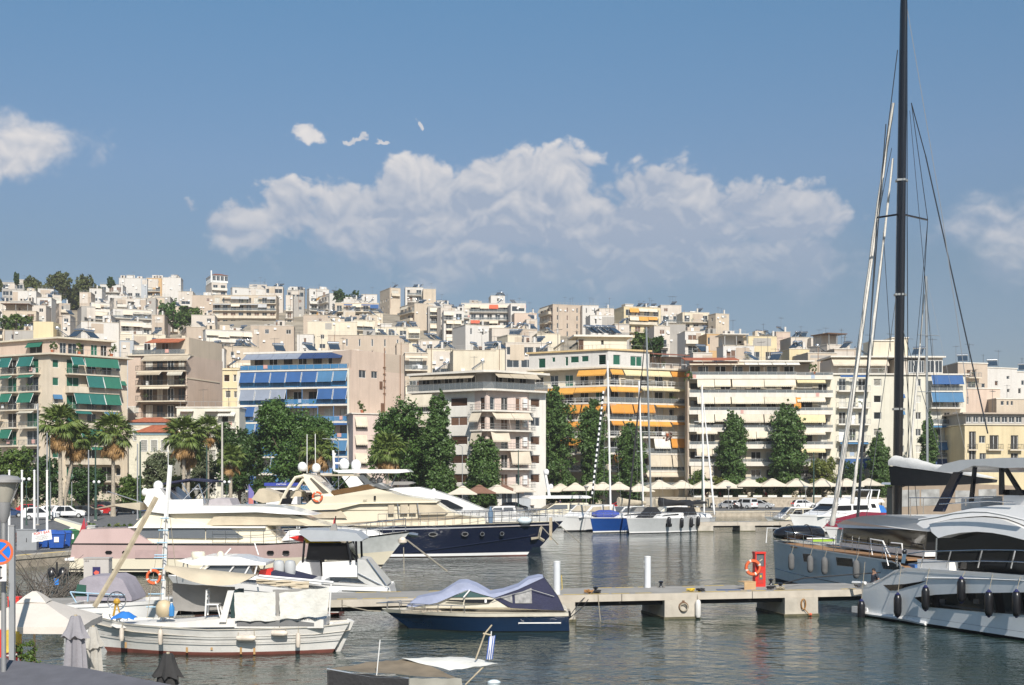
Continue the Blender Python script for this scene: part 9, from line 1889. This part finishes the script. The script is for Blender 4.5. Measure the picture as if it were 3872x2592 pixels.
def people():
 c=lambda n,r: M('cloth_'+n,r,.85,var=.1);hair=M('dark_hair',(.02,.015,.012),.6)
 sit=dict(pelvis=(0,0,.13),chest=(.05,.02,.50),neck=(.02,0,.68),head=(-.02,0,.80),crown=(-.02,0,.90),back=(1,0,.3),shl=(.03,-.19,.60),shr=(.03,.19,.60),ell=(.12,-.27,.36),elr=(.1,.27,.36),wrl=(-.05,-.22,.18),wrr=(-.06,.22,.2),hal=(-.13,-.2,.16),har=(-.14,.2,.18),hipl=(-.06,-.1,.12),hipr=(-.06,.1,.12),knl=(-.46,-.12,.20),knr=(-.45,.13,.24),anl=(-.86,-.11,.07),anr=(-.84,.14,.07),tol=(-.92,-.11,.17),tor=(-.9,.14,.17))
 person('person in a dark t-shirt sitting on the pier end with legs stretched out',(*pat(PX(3312,.5)-.1,.5),1.18),.2,sit,[c('charcoal',(.03,.035,.05)),c('dark_jeans',(.05,.055,.07)),SKIN,hair],1.02)
 person('shirtless person in pale shorts standing on the cream navy yacht side deck',(X(1141,102.5),100.7,2.0),2.6,stand(),[SKIN,c('white',(.6,.6,.58)),SKIN,hair])
 person('person in a white shirt serving under the terrace parasols',(X(2890,239),239,2.42),.8,stand(.12),[c('white',(.6,.6,.58)),c('black',(.02,.02,.02)),SKIN,hair])
 for u,D,z,r,k,l in ((1700,200,.8,.3,('pinkish',(.5,.2,.2)),'person in a pink top walking by the left parasols'),(2655,238.6,2.42,1.2,('teal',(.05,.2,.25)),'person in a teal top at the left of the terrace'),(3025,239,2.42,2.2,('black',(.02,.02,.02)),'person in black between the right terrace parasols'),(3070,238.8,2.42,.2,('sand',(.45,.36,.25)),'person in a sand shirt at the right terrace tables'),(2118,218,.8,1,('navy',(.02,.03,.08)),'person in navy under the parasol row')): person(l,(X(u,D),D,z),r,stand(.1),[c(*k),c('dark_jeans',(.05,.055,.07)),SKIN,hair])
people()
# ---------------------------------------------------------------- left quay
def leftquay():
 for i,u in enumerate((35,83,130,178)):
  D=104;t=thing('flagpole','bare white flagpole on the left quay, '+NTH[4][i]+' of four','flagpole',(X(u,D),D,.8),0,'white flagpoles on the left quay');h=Z(1782,D)-.8;MB().lathe([(.11,0),(.08,h)],8).build('shaft',gel,t,smooth=50);MB().lathe([(.1,h),(.1,h+.06),(.02,h+.1)],8).build('cap',gel,t);MB().box(-.2,.2,-.2,.2,0,.06).build('base_plate',gpole,t)
 blu=M('bin_blue',(.015,.075,.32),.45,var=.08)
 for i,(u,D,m,l) in enumerate(((155,102,blu,'blue wheeled bin nearest the banner'),(185,104,blu,'second blue wheeled bin from the left'),(215,101,blu,'third blue wheeled bin from the left'),(240,103,blu,'blue wheeled bin beside the green one'),(272,106,M('bin_green',(.03,.12,.05),.5),'green wheeled bin at the yacht stern'))):
  t=thing('wheeled_bin',l,'bin',(X(u,D),D,.8),.2,'recycling bins on the left quay');MB().hexa([(-.5,-.32,.12),(.5,-.32,.12),(.5,.32,.12),(-.5,.32,.12),(-.62,-.42,1.15),(.62,-.42,1.15),(.62,.42,1.15),(-.62,.42,1.15)]).build('body',m,t);MB().hexa([(-.66,-.46,1.16),(.66,-.46,1.16),(.66,.46,1.16),(-.66,.46,1.16),(-.55,-.3,1.34),(.55,-.3,1.34),(.55,.4,1.34),(-.55,.4,1.34)]).build('lid',m,t)
  for s in (-1,1): MB().torus((s*.42,-.2,.1),.06,.04,'x',10,5).build('wheel',canb,t)
  MB().box(-.15,.2,-.43,-.405,.55,.95).build('sticker',gel,t)
 D=97;t=thing('banner','white banner with red and grey lettering tied to a flagpole','banner',(X(124,D),D,Z(2050,D)),0);q=lambda u,v: (X(u,D)-X(124,D),0,Z(v,D)-Z(2050,D));b=MB();b.hexa([q(120,2052),q(197,2040),(q(197,2040)[0],.04,q(197,2040)[2]),(q(120,2052)[0],.04,q(120,2052)[2]),q(122,2016),q(192,2003),(q(192,2003)[0],.04,q(192,2003)[2]),(q(122,2016)[0],.04,q(122,2016)[2])]);b.build('cloth',gel,t)
 mid=Vector(q(158,2016));text('PORT BAR',.26,redp,t,mid+Vector((0,-.03,0)),(rad(90),rad(-10),0),ext=.003)
 for k,s in enumerate(('ENIKIAZONTAI','ΘΕΣΕΙΣ ΣΚΑΦΩΝ','ΠΛΗΡΟΦΟΡΙΕΣ')): text(s,.12,M('faded_grey_print',(.35,.35,.36),.7),t,mid+Vector((.02,-.03,-.19-.13*k)),(rad(90),rad(-10),0),ext=.003)
 for u,D,w,h,d,m,l in ((330,112,1.6,1.35,.9,M('grey_box',(.42,.42,.42),.6),'pale grey utility box behind the pink yacht stern'),(362,108,.6,1.1,.6,M('cream_box',(.55,.50,.42),.6),'cream litter bin behind the pink yacht'),(105,100,1.5,1.5,.5,gpole,'grey metal cupboard behind the flagpoles')):
  t=thing('utility_box',l,'box',(X(u,D),D,.8));MB().box(-w/2,w/2,-d/2,d/2,0,h).build('body',m,t);MB().box(-w/2-.04,w/2+.04,-d/2-.04,d/2+.04,h+.003,h+.07).build('lid',m,t);MB().box(-.02,.02,-d/2-.03,-d/2-.003,h*.4,h*.6).build('handle',blackm,t)
 for u,D,w,l in ((420,116,7.,'long low grey planter wall behind the pink yacht'),): t=thing('planter',l,'planter',(X(u,D),D,.8));MB().box(-w/2,w/2,-.4,.4,0,.85).build('trough',conc,t);crown([(Vector((x*.9,0,1.0)),.6,.4,.45) for x in range(-3,4)],700,.3,random.Random(2)).build('foliage',LF['bush'],t,fix=False)
 for u,D,l,a in ((445,112,'round clipped shrub behind the yacht gangway',1.2),(100,108,'small yellow-green shrub behind the flagpoles',.9),(70,106,'rusty brown shrub at the left quay',.8)): t=thing('shrub',l,'shrub',(X(u,D),D,.8));crown([(Vector((0,0,a*.6)),a*.7,a*.6,a*.6)],600,.22,random.Random(3)).build('foliage',LF['lemon'] if 'rusty' not in l else leafmat('red_leaves',(.10,.03,.02),(.22,.07,.04)),t,fix=False);MB().tube([(0,0,0),(0,0,a*.6)],.05,5).build('stem',bark,t)
 for u,D,l in ((272,135,'back of a round road sign right of the tallest palm'),(192,130,'small white road sign left of the tallest palm')): t=thing('road_sign',l,'sign',(X(u,D),D,.8));MB().tube([(0,0,0),(0,0,2.6)],.04,6).build('post',gpole,t);(MB().lathe([(.35,0),(.35,.03)],16) if 'round' in l else MB().box(-.3,.3,-.3,.3,0,.03)).build('plate',gel,t).rotation_euler=(rad(90),0,0);t.children[-1].location=(0,-.05,2.4)
 t=thing('feather_flag','blue and red feather flag beside the short palm','flag',(X(937,160),160,.8));MB().tube([(0,0,0),(0,0,4.2),(-.2,0,4.6)],.03,5).build('pole',gpole,t);mb=MB();mb.add([(.05,0,1.6),(.7,.02,1.6),(.75,.02,3.6),(.1,0,4.6)],[(0,1,2,3)]);mb.build('cloth',M('feather_blue',(.16,.14,.36),.7),t,fix=False);mb=MB();mb.add([(.1,-.02,2.0),(.68,-.01,2.0),(.68,-.01,2.9),(.1,-.02,2.9)],[(0,1,2,3)]);mb.build('cloth_panel',M('feather_red',(.5,.16,.13),.7),t,fix=False)
 D=170;t=thing('kiosk','blue and white ticket kiosk behind the navy yacht','kiosk',(X(1065,D),D,.8));MB().box(-2.0,2.0,0,3,0,4.3).build('wall',gel,t);MB().box(-2.2,2.2,-.3,3.2,4.302,4.7).build('fascia',M('kiosk_blue',(.03,.05,.30),.5),t);MB().box(-1.4,1.4,-.04,-.003,2.6,3.8).build('window',tint,t);text('CAPTAIN',.3,gel,t,(0,-.32,4.5))
 rr=random.Random(6)
 for i,(u,v,D,n,s,l) in enumerate(((150,2270,66,60,3.2,'bare twiggy dead bush beside the left quay wall'),(235,2240,72,40,2.4,'smaller tangle of bare branches left of the cabinet'))):
  t=thing('bare_bush',l,'bush',(X(u,D),D,-.2))
  mb=MB()
  for k in range(n):
   a=rr.uniform(0,6.28);e=rr.uniform(.3,1.3);p=[Vector((rr.gauss(0,.5),rr.gauss(0,.4),0))]
   for j in range(4): p.append(p[-1]+Vector((math.cos(a)*math.cos(e),math.sin(a)*math.cos(e)*.6,math.sin(e)))*s*rr.uniform(.2,.34));a += rr.gauss(0,.4);e -= rr.uniform(0,.35)
   mb.tube(p,[.035,.028,.02,.014,.008],4)
  mb.build('branches',M('dead_wood',(.11,.095,.08),.9,var=.2),t);MB().lathe([(.7,-1.5),(.5,.05),(.1,.12)],10).build('root_mound',stone,t)
 for u,l in ((196,'left black bucket fender hanging under the pink yacht gangway'),(238,'right black bucket fender hanging under the pink yacht gangway')): fender(l,(X(u,84),84,Z(2176,84)),.75,.33,fendb,(X(u,84)+.1,84,Z(2128,84)))
 t=thing('notice_post','thin post with a small blue label between the black bucket fenders','post',W(215,2262,70));MB().tube([(0,0,-1.5),(0,0,1.9)],.05,6).build('post',canb,t);MB().box(-.12,.12,-.09,-.06,.7,1.05).build('label_plate',M('label_blue',(.03,.2,.6),.5),t)
leftquay()
# ---------------------------------------------------------------- foreground
def foreground():
 D=32.5;v0=2238;h=Z(v0,D)-1.11;parasol((X(130,D),D,1.0),'open cream parasol in the left foreground',h,2.75,M('parasol_near',(.58,.53,.47),.85,var=.05,sc=1.5,bump=.2),.12,'foreground parasols',sl=.22)
 def folded(u,v,D,w,m,l,seed):
  rr=random.Random(seed);zt=Z(v,D)-1.0;t=thing('folded_parasol',l,'parasol',(X(u,D),D,1.0),0,'folded parasols in the foreground');mb=MB();n=28;ph=[rr.uniform(-.2,.2) for _ in range(n)]
  def ring(r,z,k): return [Vector((r*(1+k*math.cos(j*math.pi*8*2/n*1.0+ph[j]*2))*math.cos(2*math.pi*j/n),r*(1+k*math.cos(j*math.pi*16/n))*math.sin(2*math.pi*j/n)*.8,z+(.05*ph[j]*5 if k > .2 else 0))) for j in range(n)]
  mb.loft([ring(w*.5,.55,.3),ring(w*.42,zt*.5,.3),ring(w*.33,zt-.35,.22),ring(w*.2,zt-.05,.1)]);mb.build('canopy',m,t,smooth=60);mb=MB();mb.loft([ring(w*.52,zt-.42,.25),ring(w*.36,zt-.25,.16),ring(w*.22,zt,.06),ring(w*.19,zt+.03,.02)]);mb.build('top_flap',m,t,smooth=60);MB().tube([(0,0,0),(0,0,zt+.06)],.035,6).build('pole',wood,t);MB().torus((0,0,zt*.42),w*.43,.02,'z',16,4).build('strap',canb,t)
 folded(286,2335,28.5,.5,M('parasol_grey',(.26,.25,.27),.85,var=.06,bump=.2),'tall folded grey parasol in front of the fishing boat bow',1);folded(352,2376,29.5,.42,M('parasol_old',(.40,.38,.34),.85,var=.1,bump=.2),'folded faded cream parasol beside the grey one',2);folded(635,2478,26,.5,M('parasol_black',(.028,.027,.027),.85,var=.1,bump=.2),'folded black parasol at the bottom edge',3)
 g=M('awning_fabric_grey',(.115,.115,.13),.9,var=.12,sc=3,bump=.25);t=thing('cafe_awning','dark grey fabric awning roof across the bottom left corner','awning',(-9,22,3.0));P=[W(-260,2470,25.5),W(0,2492,25),W(330,2528,24),W(680,2596,22.5),W(760,2640,21.5)];mb=MB();o=Vector((-9,22,3.0));Q=[p+Vector((-2.4,-6.2,-.95)) for p in P];n=len(P);mid=[p.lerp(q,.5)+Vector((0,0,.10)) for p,q in zip(P,Q)]
 mb.loft([[p-o for p in P],[p-o for p in mid],[p-o for p in Q]],closed=False);mb.loft([[p-o-Vector((0,.02,.02)) for p in P],[p-o-Vector((0,.02,.16)) for p in P]],closed=False);mb.build('fabric',g,t,smooth=40,fix=False);bars(t,'frame',[[p-o-Vector((0,.05,.06)) for p in P],[P[1]-o,Q[1]-o],[P[3]-o,Q[3]-o]],.035,gpole);bars(t,'post',[[Q[1]-o,Vector((Q[1].x-o.x,Q[1].y-o.y,-2.0))]],.05,gpole);bars(t,'post',[[P[2]-o-Vector((0,.1,.1)),Vector((P[2].x-o.x,P[2].y-.1-o.y,-2.0))]],.05,gpole)
 # lamp, sign and posts at the left edge
 D=24;zt=Z(1800,D);t=thing('street_lamp','big grey cone lamp at the left edge in the foreground','street lamp',(X(14,D),D,1.0));zz=zt-1;MB().lathe([(.07,0),(.055,.5),(.05,zz-.85)],10).build('post',lampg,t,smooth=50);MB().lathe([(.06,zz-.85),(.12,zz-.72),(.15,zz-.48)],14).build('lamp_holder',lampg,t,smooth=50);MB().lathe([(.15,zz-.478),(.27,zz-.14),(.27,zz-.12)],18).build('lamp_shade',M('lamp_lens_near',(.34,.32,.27),.25,var=.08,sc=3),t,smooth=50);MB().lathe([(.36,zz-.118),(.36,zz-.07),(.28,zz-.01),(.03,zz+.02)],20).build('cap',M('lamp_cap',(.33,.32,.31),.4,.2,var=.06),t,smooth=40)
 for a in (0,2.1,4.2): MB().tube([(.15*math.cos(a),.15*math.sin(a),zz-.5),(.34*math.cos(a),.34*math.sin(a),zz-.1)],.015,5).build('strut',lampg,t)
 t.scale=(.86,.86,1)
 D=23.7;t=thing('no_stopping_sign','round blue no stopping sign with a red rim and cross, at the left edge','sign',W(3,2088,D));r=48*D/F
 def disc(nm,r0,r1,y,m,par=t,n=28): mb=MB();mb.loft([[Vector((r0*math.cos(2*math.pi*i/n),y,r0*math.sin(2*math.pi*i/n))),Vector((r1*math.cos(2*math.pi*i/n),y,r1*math.sin(2*math.pi*i/n))),Vector((r1*math.cos(2*math.pi*i/n),y+.012,r1*math.sin(2*math.pi*i/n))),Vector((r0*math.cos(2*math.pi*i/n),y+.012,r0*math.sin(2*math.pi*i/n)))] for i in range(n+1)],caps=False);return mb.build(nm,m,par)
 so=M('sign_red',(.68,.14,.05),.45,var=.05);disc('disc',.004,r*.80,-.01,M('sign_blue',(.01,.17,.62),.4,var=.04));disc('rim',r*.80,r,-.014,so);mb=MB()
 for a in (.785,-.785): c,s=math.cos(a),math.sin(a);k=r*.81;w=r*.085;y=-.018 if a > 0 else-.022;mb.add([(c*k-s*w,y,s*k+c*w),(c*k+s*w,y,s*k-c*w),(-c*k+s*w,y,-s*k-c*w),(-c*k-s*w,y,-s*k+c*w)],[(0,1,2,3)])
 mb.build('cross',so,t,fix=False);MB().box(-.06,.10,.01,.06,-r*.4,r*.4).build('clamp',gpole,t)
 t=thing('arrow_plate','small white plate with a black double arrow below the no stopping sign','sign',W(-2,2166,D));w,h=50*D/F*.5*1.05,84*D/F*.5*.95;x0=0;MB().box(-w*1.1,w,-.005,.01,-h*.82,h*.82).build('plate',gel,t);mb=MB();ax=w*.22;mb.box(ax-.008,ax+.008,-.012,-.008,-h*.6,h*.6)
 for s in (-1,1): mb.add([(ax-.035,-.011,s*h*.42),(ax+.035,-.011,s*h*.42),(ax,-.011,s*h*.68)],[(0,1,2)])
 mb.build('double_arrow',blackm,t,fix=False);disc('sign_back',.001,.002,.02,gpole)
 D=30;t=thing('steel_post','square grey steel post right of the no stopping sign','post',(X(46,D),D,1.0));MB().box(-.06,.06,-.05,.05,0,Z(1992,D)-1).build('shaft',gpole,t);MB().box(-.065,.065,-.055,.055,Z(1992,D)-.998,Z(1986,D)-1).build('cap',lampg,t)
 D=31;t=thing('sunbed','red and yellow folded sunbed under the cream parasol','sunbed',(X(14,D),D,1.0));mb=MB();q=lambda u,v,y=0: (X(u,D)-X(14,D),y,Z(v,D)-1);mb.hexa([q(-60,2500),q(20,2490),q(20,2490,.4),q(-60,2500,.4),q(-60,2376),q(16,2384),q(16,2384,.4),q(-60,2376,.4)]);mb.build('cushion',redp,t);mb=MB();mb.hexa([q(22,2470),q(60,2462),q(60,2462,.3),q(22,2470,.3),q(24,2384),q(66,2392),q(66,2392,.3),q(24,2384,.3)]);mb.build('towel',M('yellow_towel',(.55,.40,.06),.9,var=.25,bump=.3),t);bars(t,'frame',[[q(-40,2500,.2),q(-40,2560,.2)],[q(60,2470,.2),q(60,2560,.2)],[q(-60,2486,.1),q(66,2478,.1)]],.03,gel)
 t=thing('shrub','dark green potted shrub beside the cream parasol pole','shrub',(X(70,30),30.4,1.0));crown([(Vector((0,0,Z(2460,30.4)-1)),.26,.2,.26),(Vector((.16,0,Z(2500,30.4)-1)),.18,.18,.2)],900,.07,random.Random(9)).build('foliage',LF['bush'],t,fix=False);MB().lathe([(.16,0),(.22,.35),(.2,.35)],12).build('pot',tilem,t)
 t=thing('red_box','small red box top behind the cream parasol','box',(X(33,33),33.4,1.0));MB().box(-.14,.14,-.1,.1,0,Z(2262,33.4)-1).build('body',redp,t);MB().box(-.15,.15,-.11,.11,Z(2262,33.4)-.998,Z(2256,33.4)-1).build('lid',redp,t)
 t=thing('yellow_float','small yellow float hanging by the sign post','float',W(17,2228,29.5));MB().lathe([(.02,-.1),(.045,-.06),(.045,.05),(.02,.1)],8).build('body',M('float_yellow',(.65,.4,.03),.5),t,smooth=50);MB().tube([(0,0,.1),(.02,.1,.4)],.006,4).build('cord',ropem,t)
 # small boat with an awning at the bottom edge
 D=30;P=lambda u,v,y=0.: Vector((X(u,D+y),D+y,Z(v,D+y)));o=P(1500,2500);o.z=0;t=boat('small boat under a brown and white sun awning, cut by the bottom edge',o,'awning_boat','boat');h=Hull(5.4,1.9,[(0,.75),(.6,.7),(1,.95)],.6,.7,0,.85,2.2);h.band(t,-.25,.9,oldw,'topside').location=(-1.9,.55,0);h.band(t,.9,1,wood,'gunwale',out=.04).location=(-1.9,.55,0);h.deck(t,M('worn_deck'),-.2).location=(-1.9,.55,0)
 bw=M('brown_awning',(.20,.16,.11),.9,var=.22,sc=2.2,bump=.3)
 def sheet2(nm,c,m,n=8,sg=.05):
  a,b,cc,d=[p-o for p in c];mb=MB();k=n+1;mb.v=[tuple(a.lerp(b,i/n).lerp(d.lerp(cc,i/n),j/n)-Vector((0,0,sg*math.sin(math.pi*i/n)*math.sin(math.pi*j/n)-.012*math.sin(i*2.+j)))) for j in range(k) for i in range(k)]
  for j in range(n):
   for i in range(n): mb.f.append([j*k+i,j*k+i+1,(j+1)*k+i+1,(j+1)*k+i]);mb.m.append(0)
  return mb.build(nm,m,t,smooth=70,fix=False)
 sheet2('brown_awning',[P(1236,2532,0),P(1740,2568,.3),P(1560,2492,1.8),P(1400,2504,1.8)],bw);sheet2('white_awning',[P(1700,2536,.9),P(1886,2510,1.1),P(1760,2484,2.1),P(1518,2490,1.7)],canw,sg=-.06);sheet2('front_curtain',[P(1236,2536,-.02),P(1545,2566,-.02),P(1545,2680,-.02),P(1240,2650,-.02)],canb,sg=.01);sheet2('side_curtain',[P(1545,2566,-.01),P(1745,2566,.3),P(1760,2680,.3),P(1545,2680,-.01)],M('greyish_curtain',(.30,.29,.25),.85,var=.15,sc=3),sg=.01)
 bars(t,'frame',[[P(1236,2530)-o,P(1400,2560)-o,P(1545,2566)-o],[P(1240,2534)-o,P(1240,2760)-o],[P(1545,2566)-o,P(1545,2800)-o]],.022,inox);bars(t,'rod',[[P(1420,2600)-o,P(1437,2420)-o]],.012,gel);bars(t,'staff',[[P(1798,2496,1.2)-o,P(1834,2396,1.2)-o,P(1860,2364,1.2)-o],[P(1826,2396,1.2)-o,P(1856,2402,1.2)-o],[P(1760,2590,1)-o,P(1830,2520,1.1)-o]],.018,wood)
 fl=thing('flag','small blue and white striped flag on the awning boat','flag',P(1850,2496,1.2));mb=MB();mb.tube([(0,0,0),P(1858,2388,1.2)-P(1850,2496,1.2)],.012,5);mb.build('flagstaff',gel,fl);top=P(1858,2400,1.2)-P(1850,2496,1.2)
 for k in range(7):
  x0,x1=-.115+.022*k,-.115+.022*(k+1);mb=MB();mb.add([(x0+.11,.02*math.sin(k),top.z-.03+x0*.2),(x1+.11,.02*math.sin(k+1),top.z-.03+x1*.2),(x1+.04,.03*math.sin(k+2),.02),(x0+.04,.03*math.sin(k+1),.0)],[(0,1,2,3)]);mb.build('stripe',M('flag_blue',(.03,.10,.42),.8) if k % 2==0 else gel,fl,fix=False)
 e=thing('flag','little red and white pennant at the left of the awning boat','flag',P(1262,2592));mb=MB();mb.add([(0,0,0),(.05,.02,.15),(.01,0,.17),(-.04,0,.02)],[(0,1,2,3)]);mb.build('cloth',redp,e,fix=False);MB().tube([(-.05,0,-.2),(0,0,.22)],.008,4).build('flagstaff',gel,e)
 tag(MB().ball((0,0,0),.16,10,6,1.4,1,.7).build('float',M('pale_plastic',(.6,.68,.72),.4),None,smooth=60),'pale blue plastic float in the water at the bottom edge','float').location=W(1868,2584,41)
foreground()
# ---------------------------------------------------------------- light sea air
def haze():
 m=bpy.data.materials.new('air');m.use_nodes=True;nt=m.node_tree;nt.nodes.clear()
 v=nt.nodes.new('ShaderNodeVolumePrincipled');v.inputs['Density'].default_value=.00016;v.inputs['Color'].default_value=(.93,.94,.96,1);v.inputs['Anisotropy'].default_value=.1
 o=nt.nodes.new('ShaderNodeOutputMaterial');nt.links.new(v.outputs[0],o.inputs['Volume'])
 MB().box(-650,650,-120,830,-7,118).build('haze',m,kind='stuff')
haze()
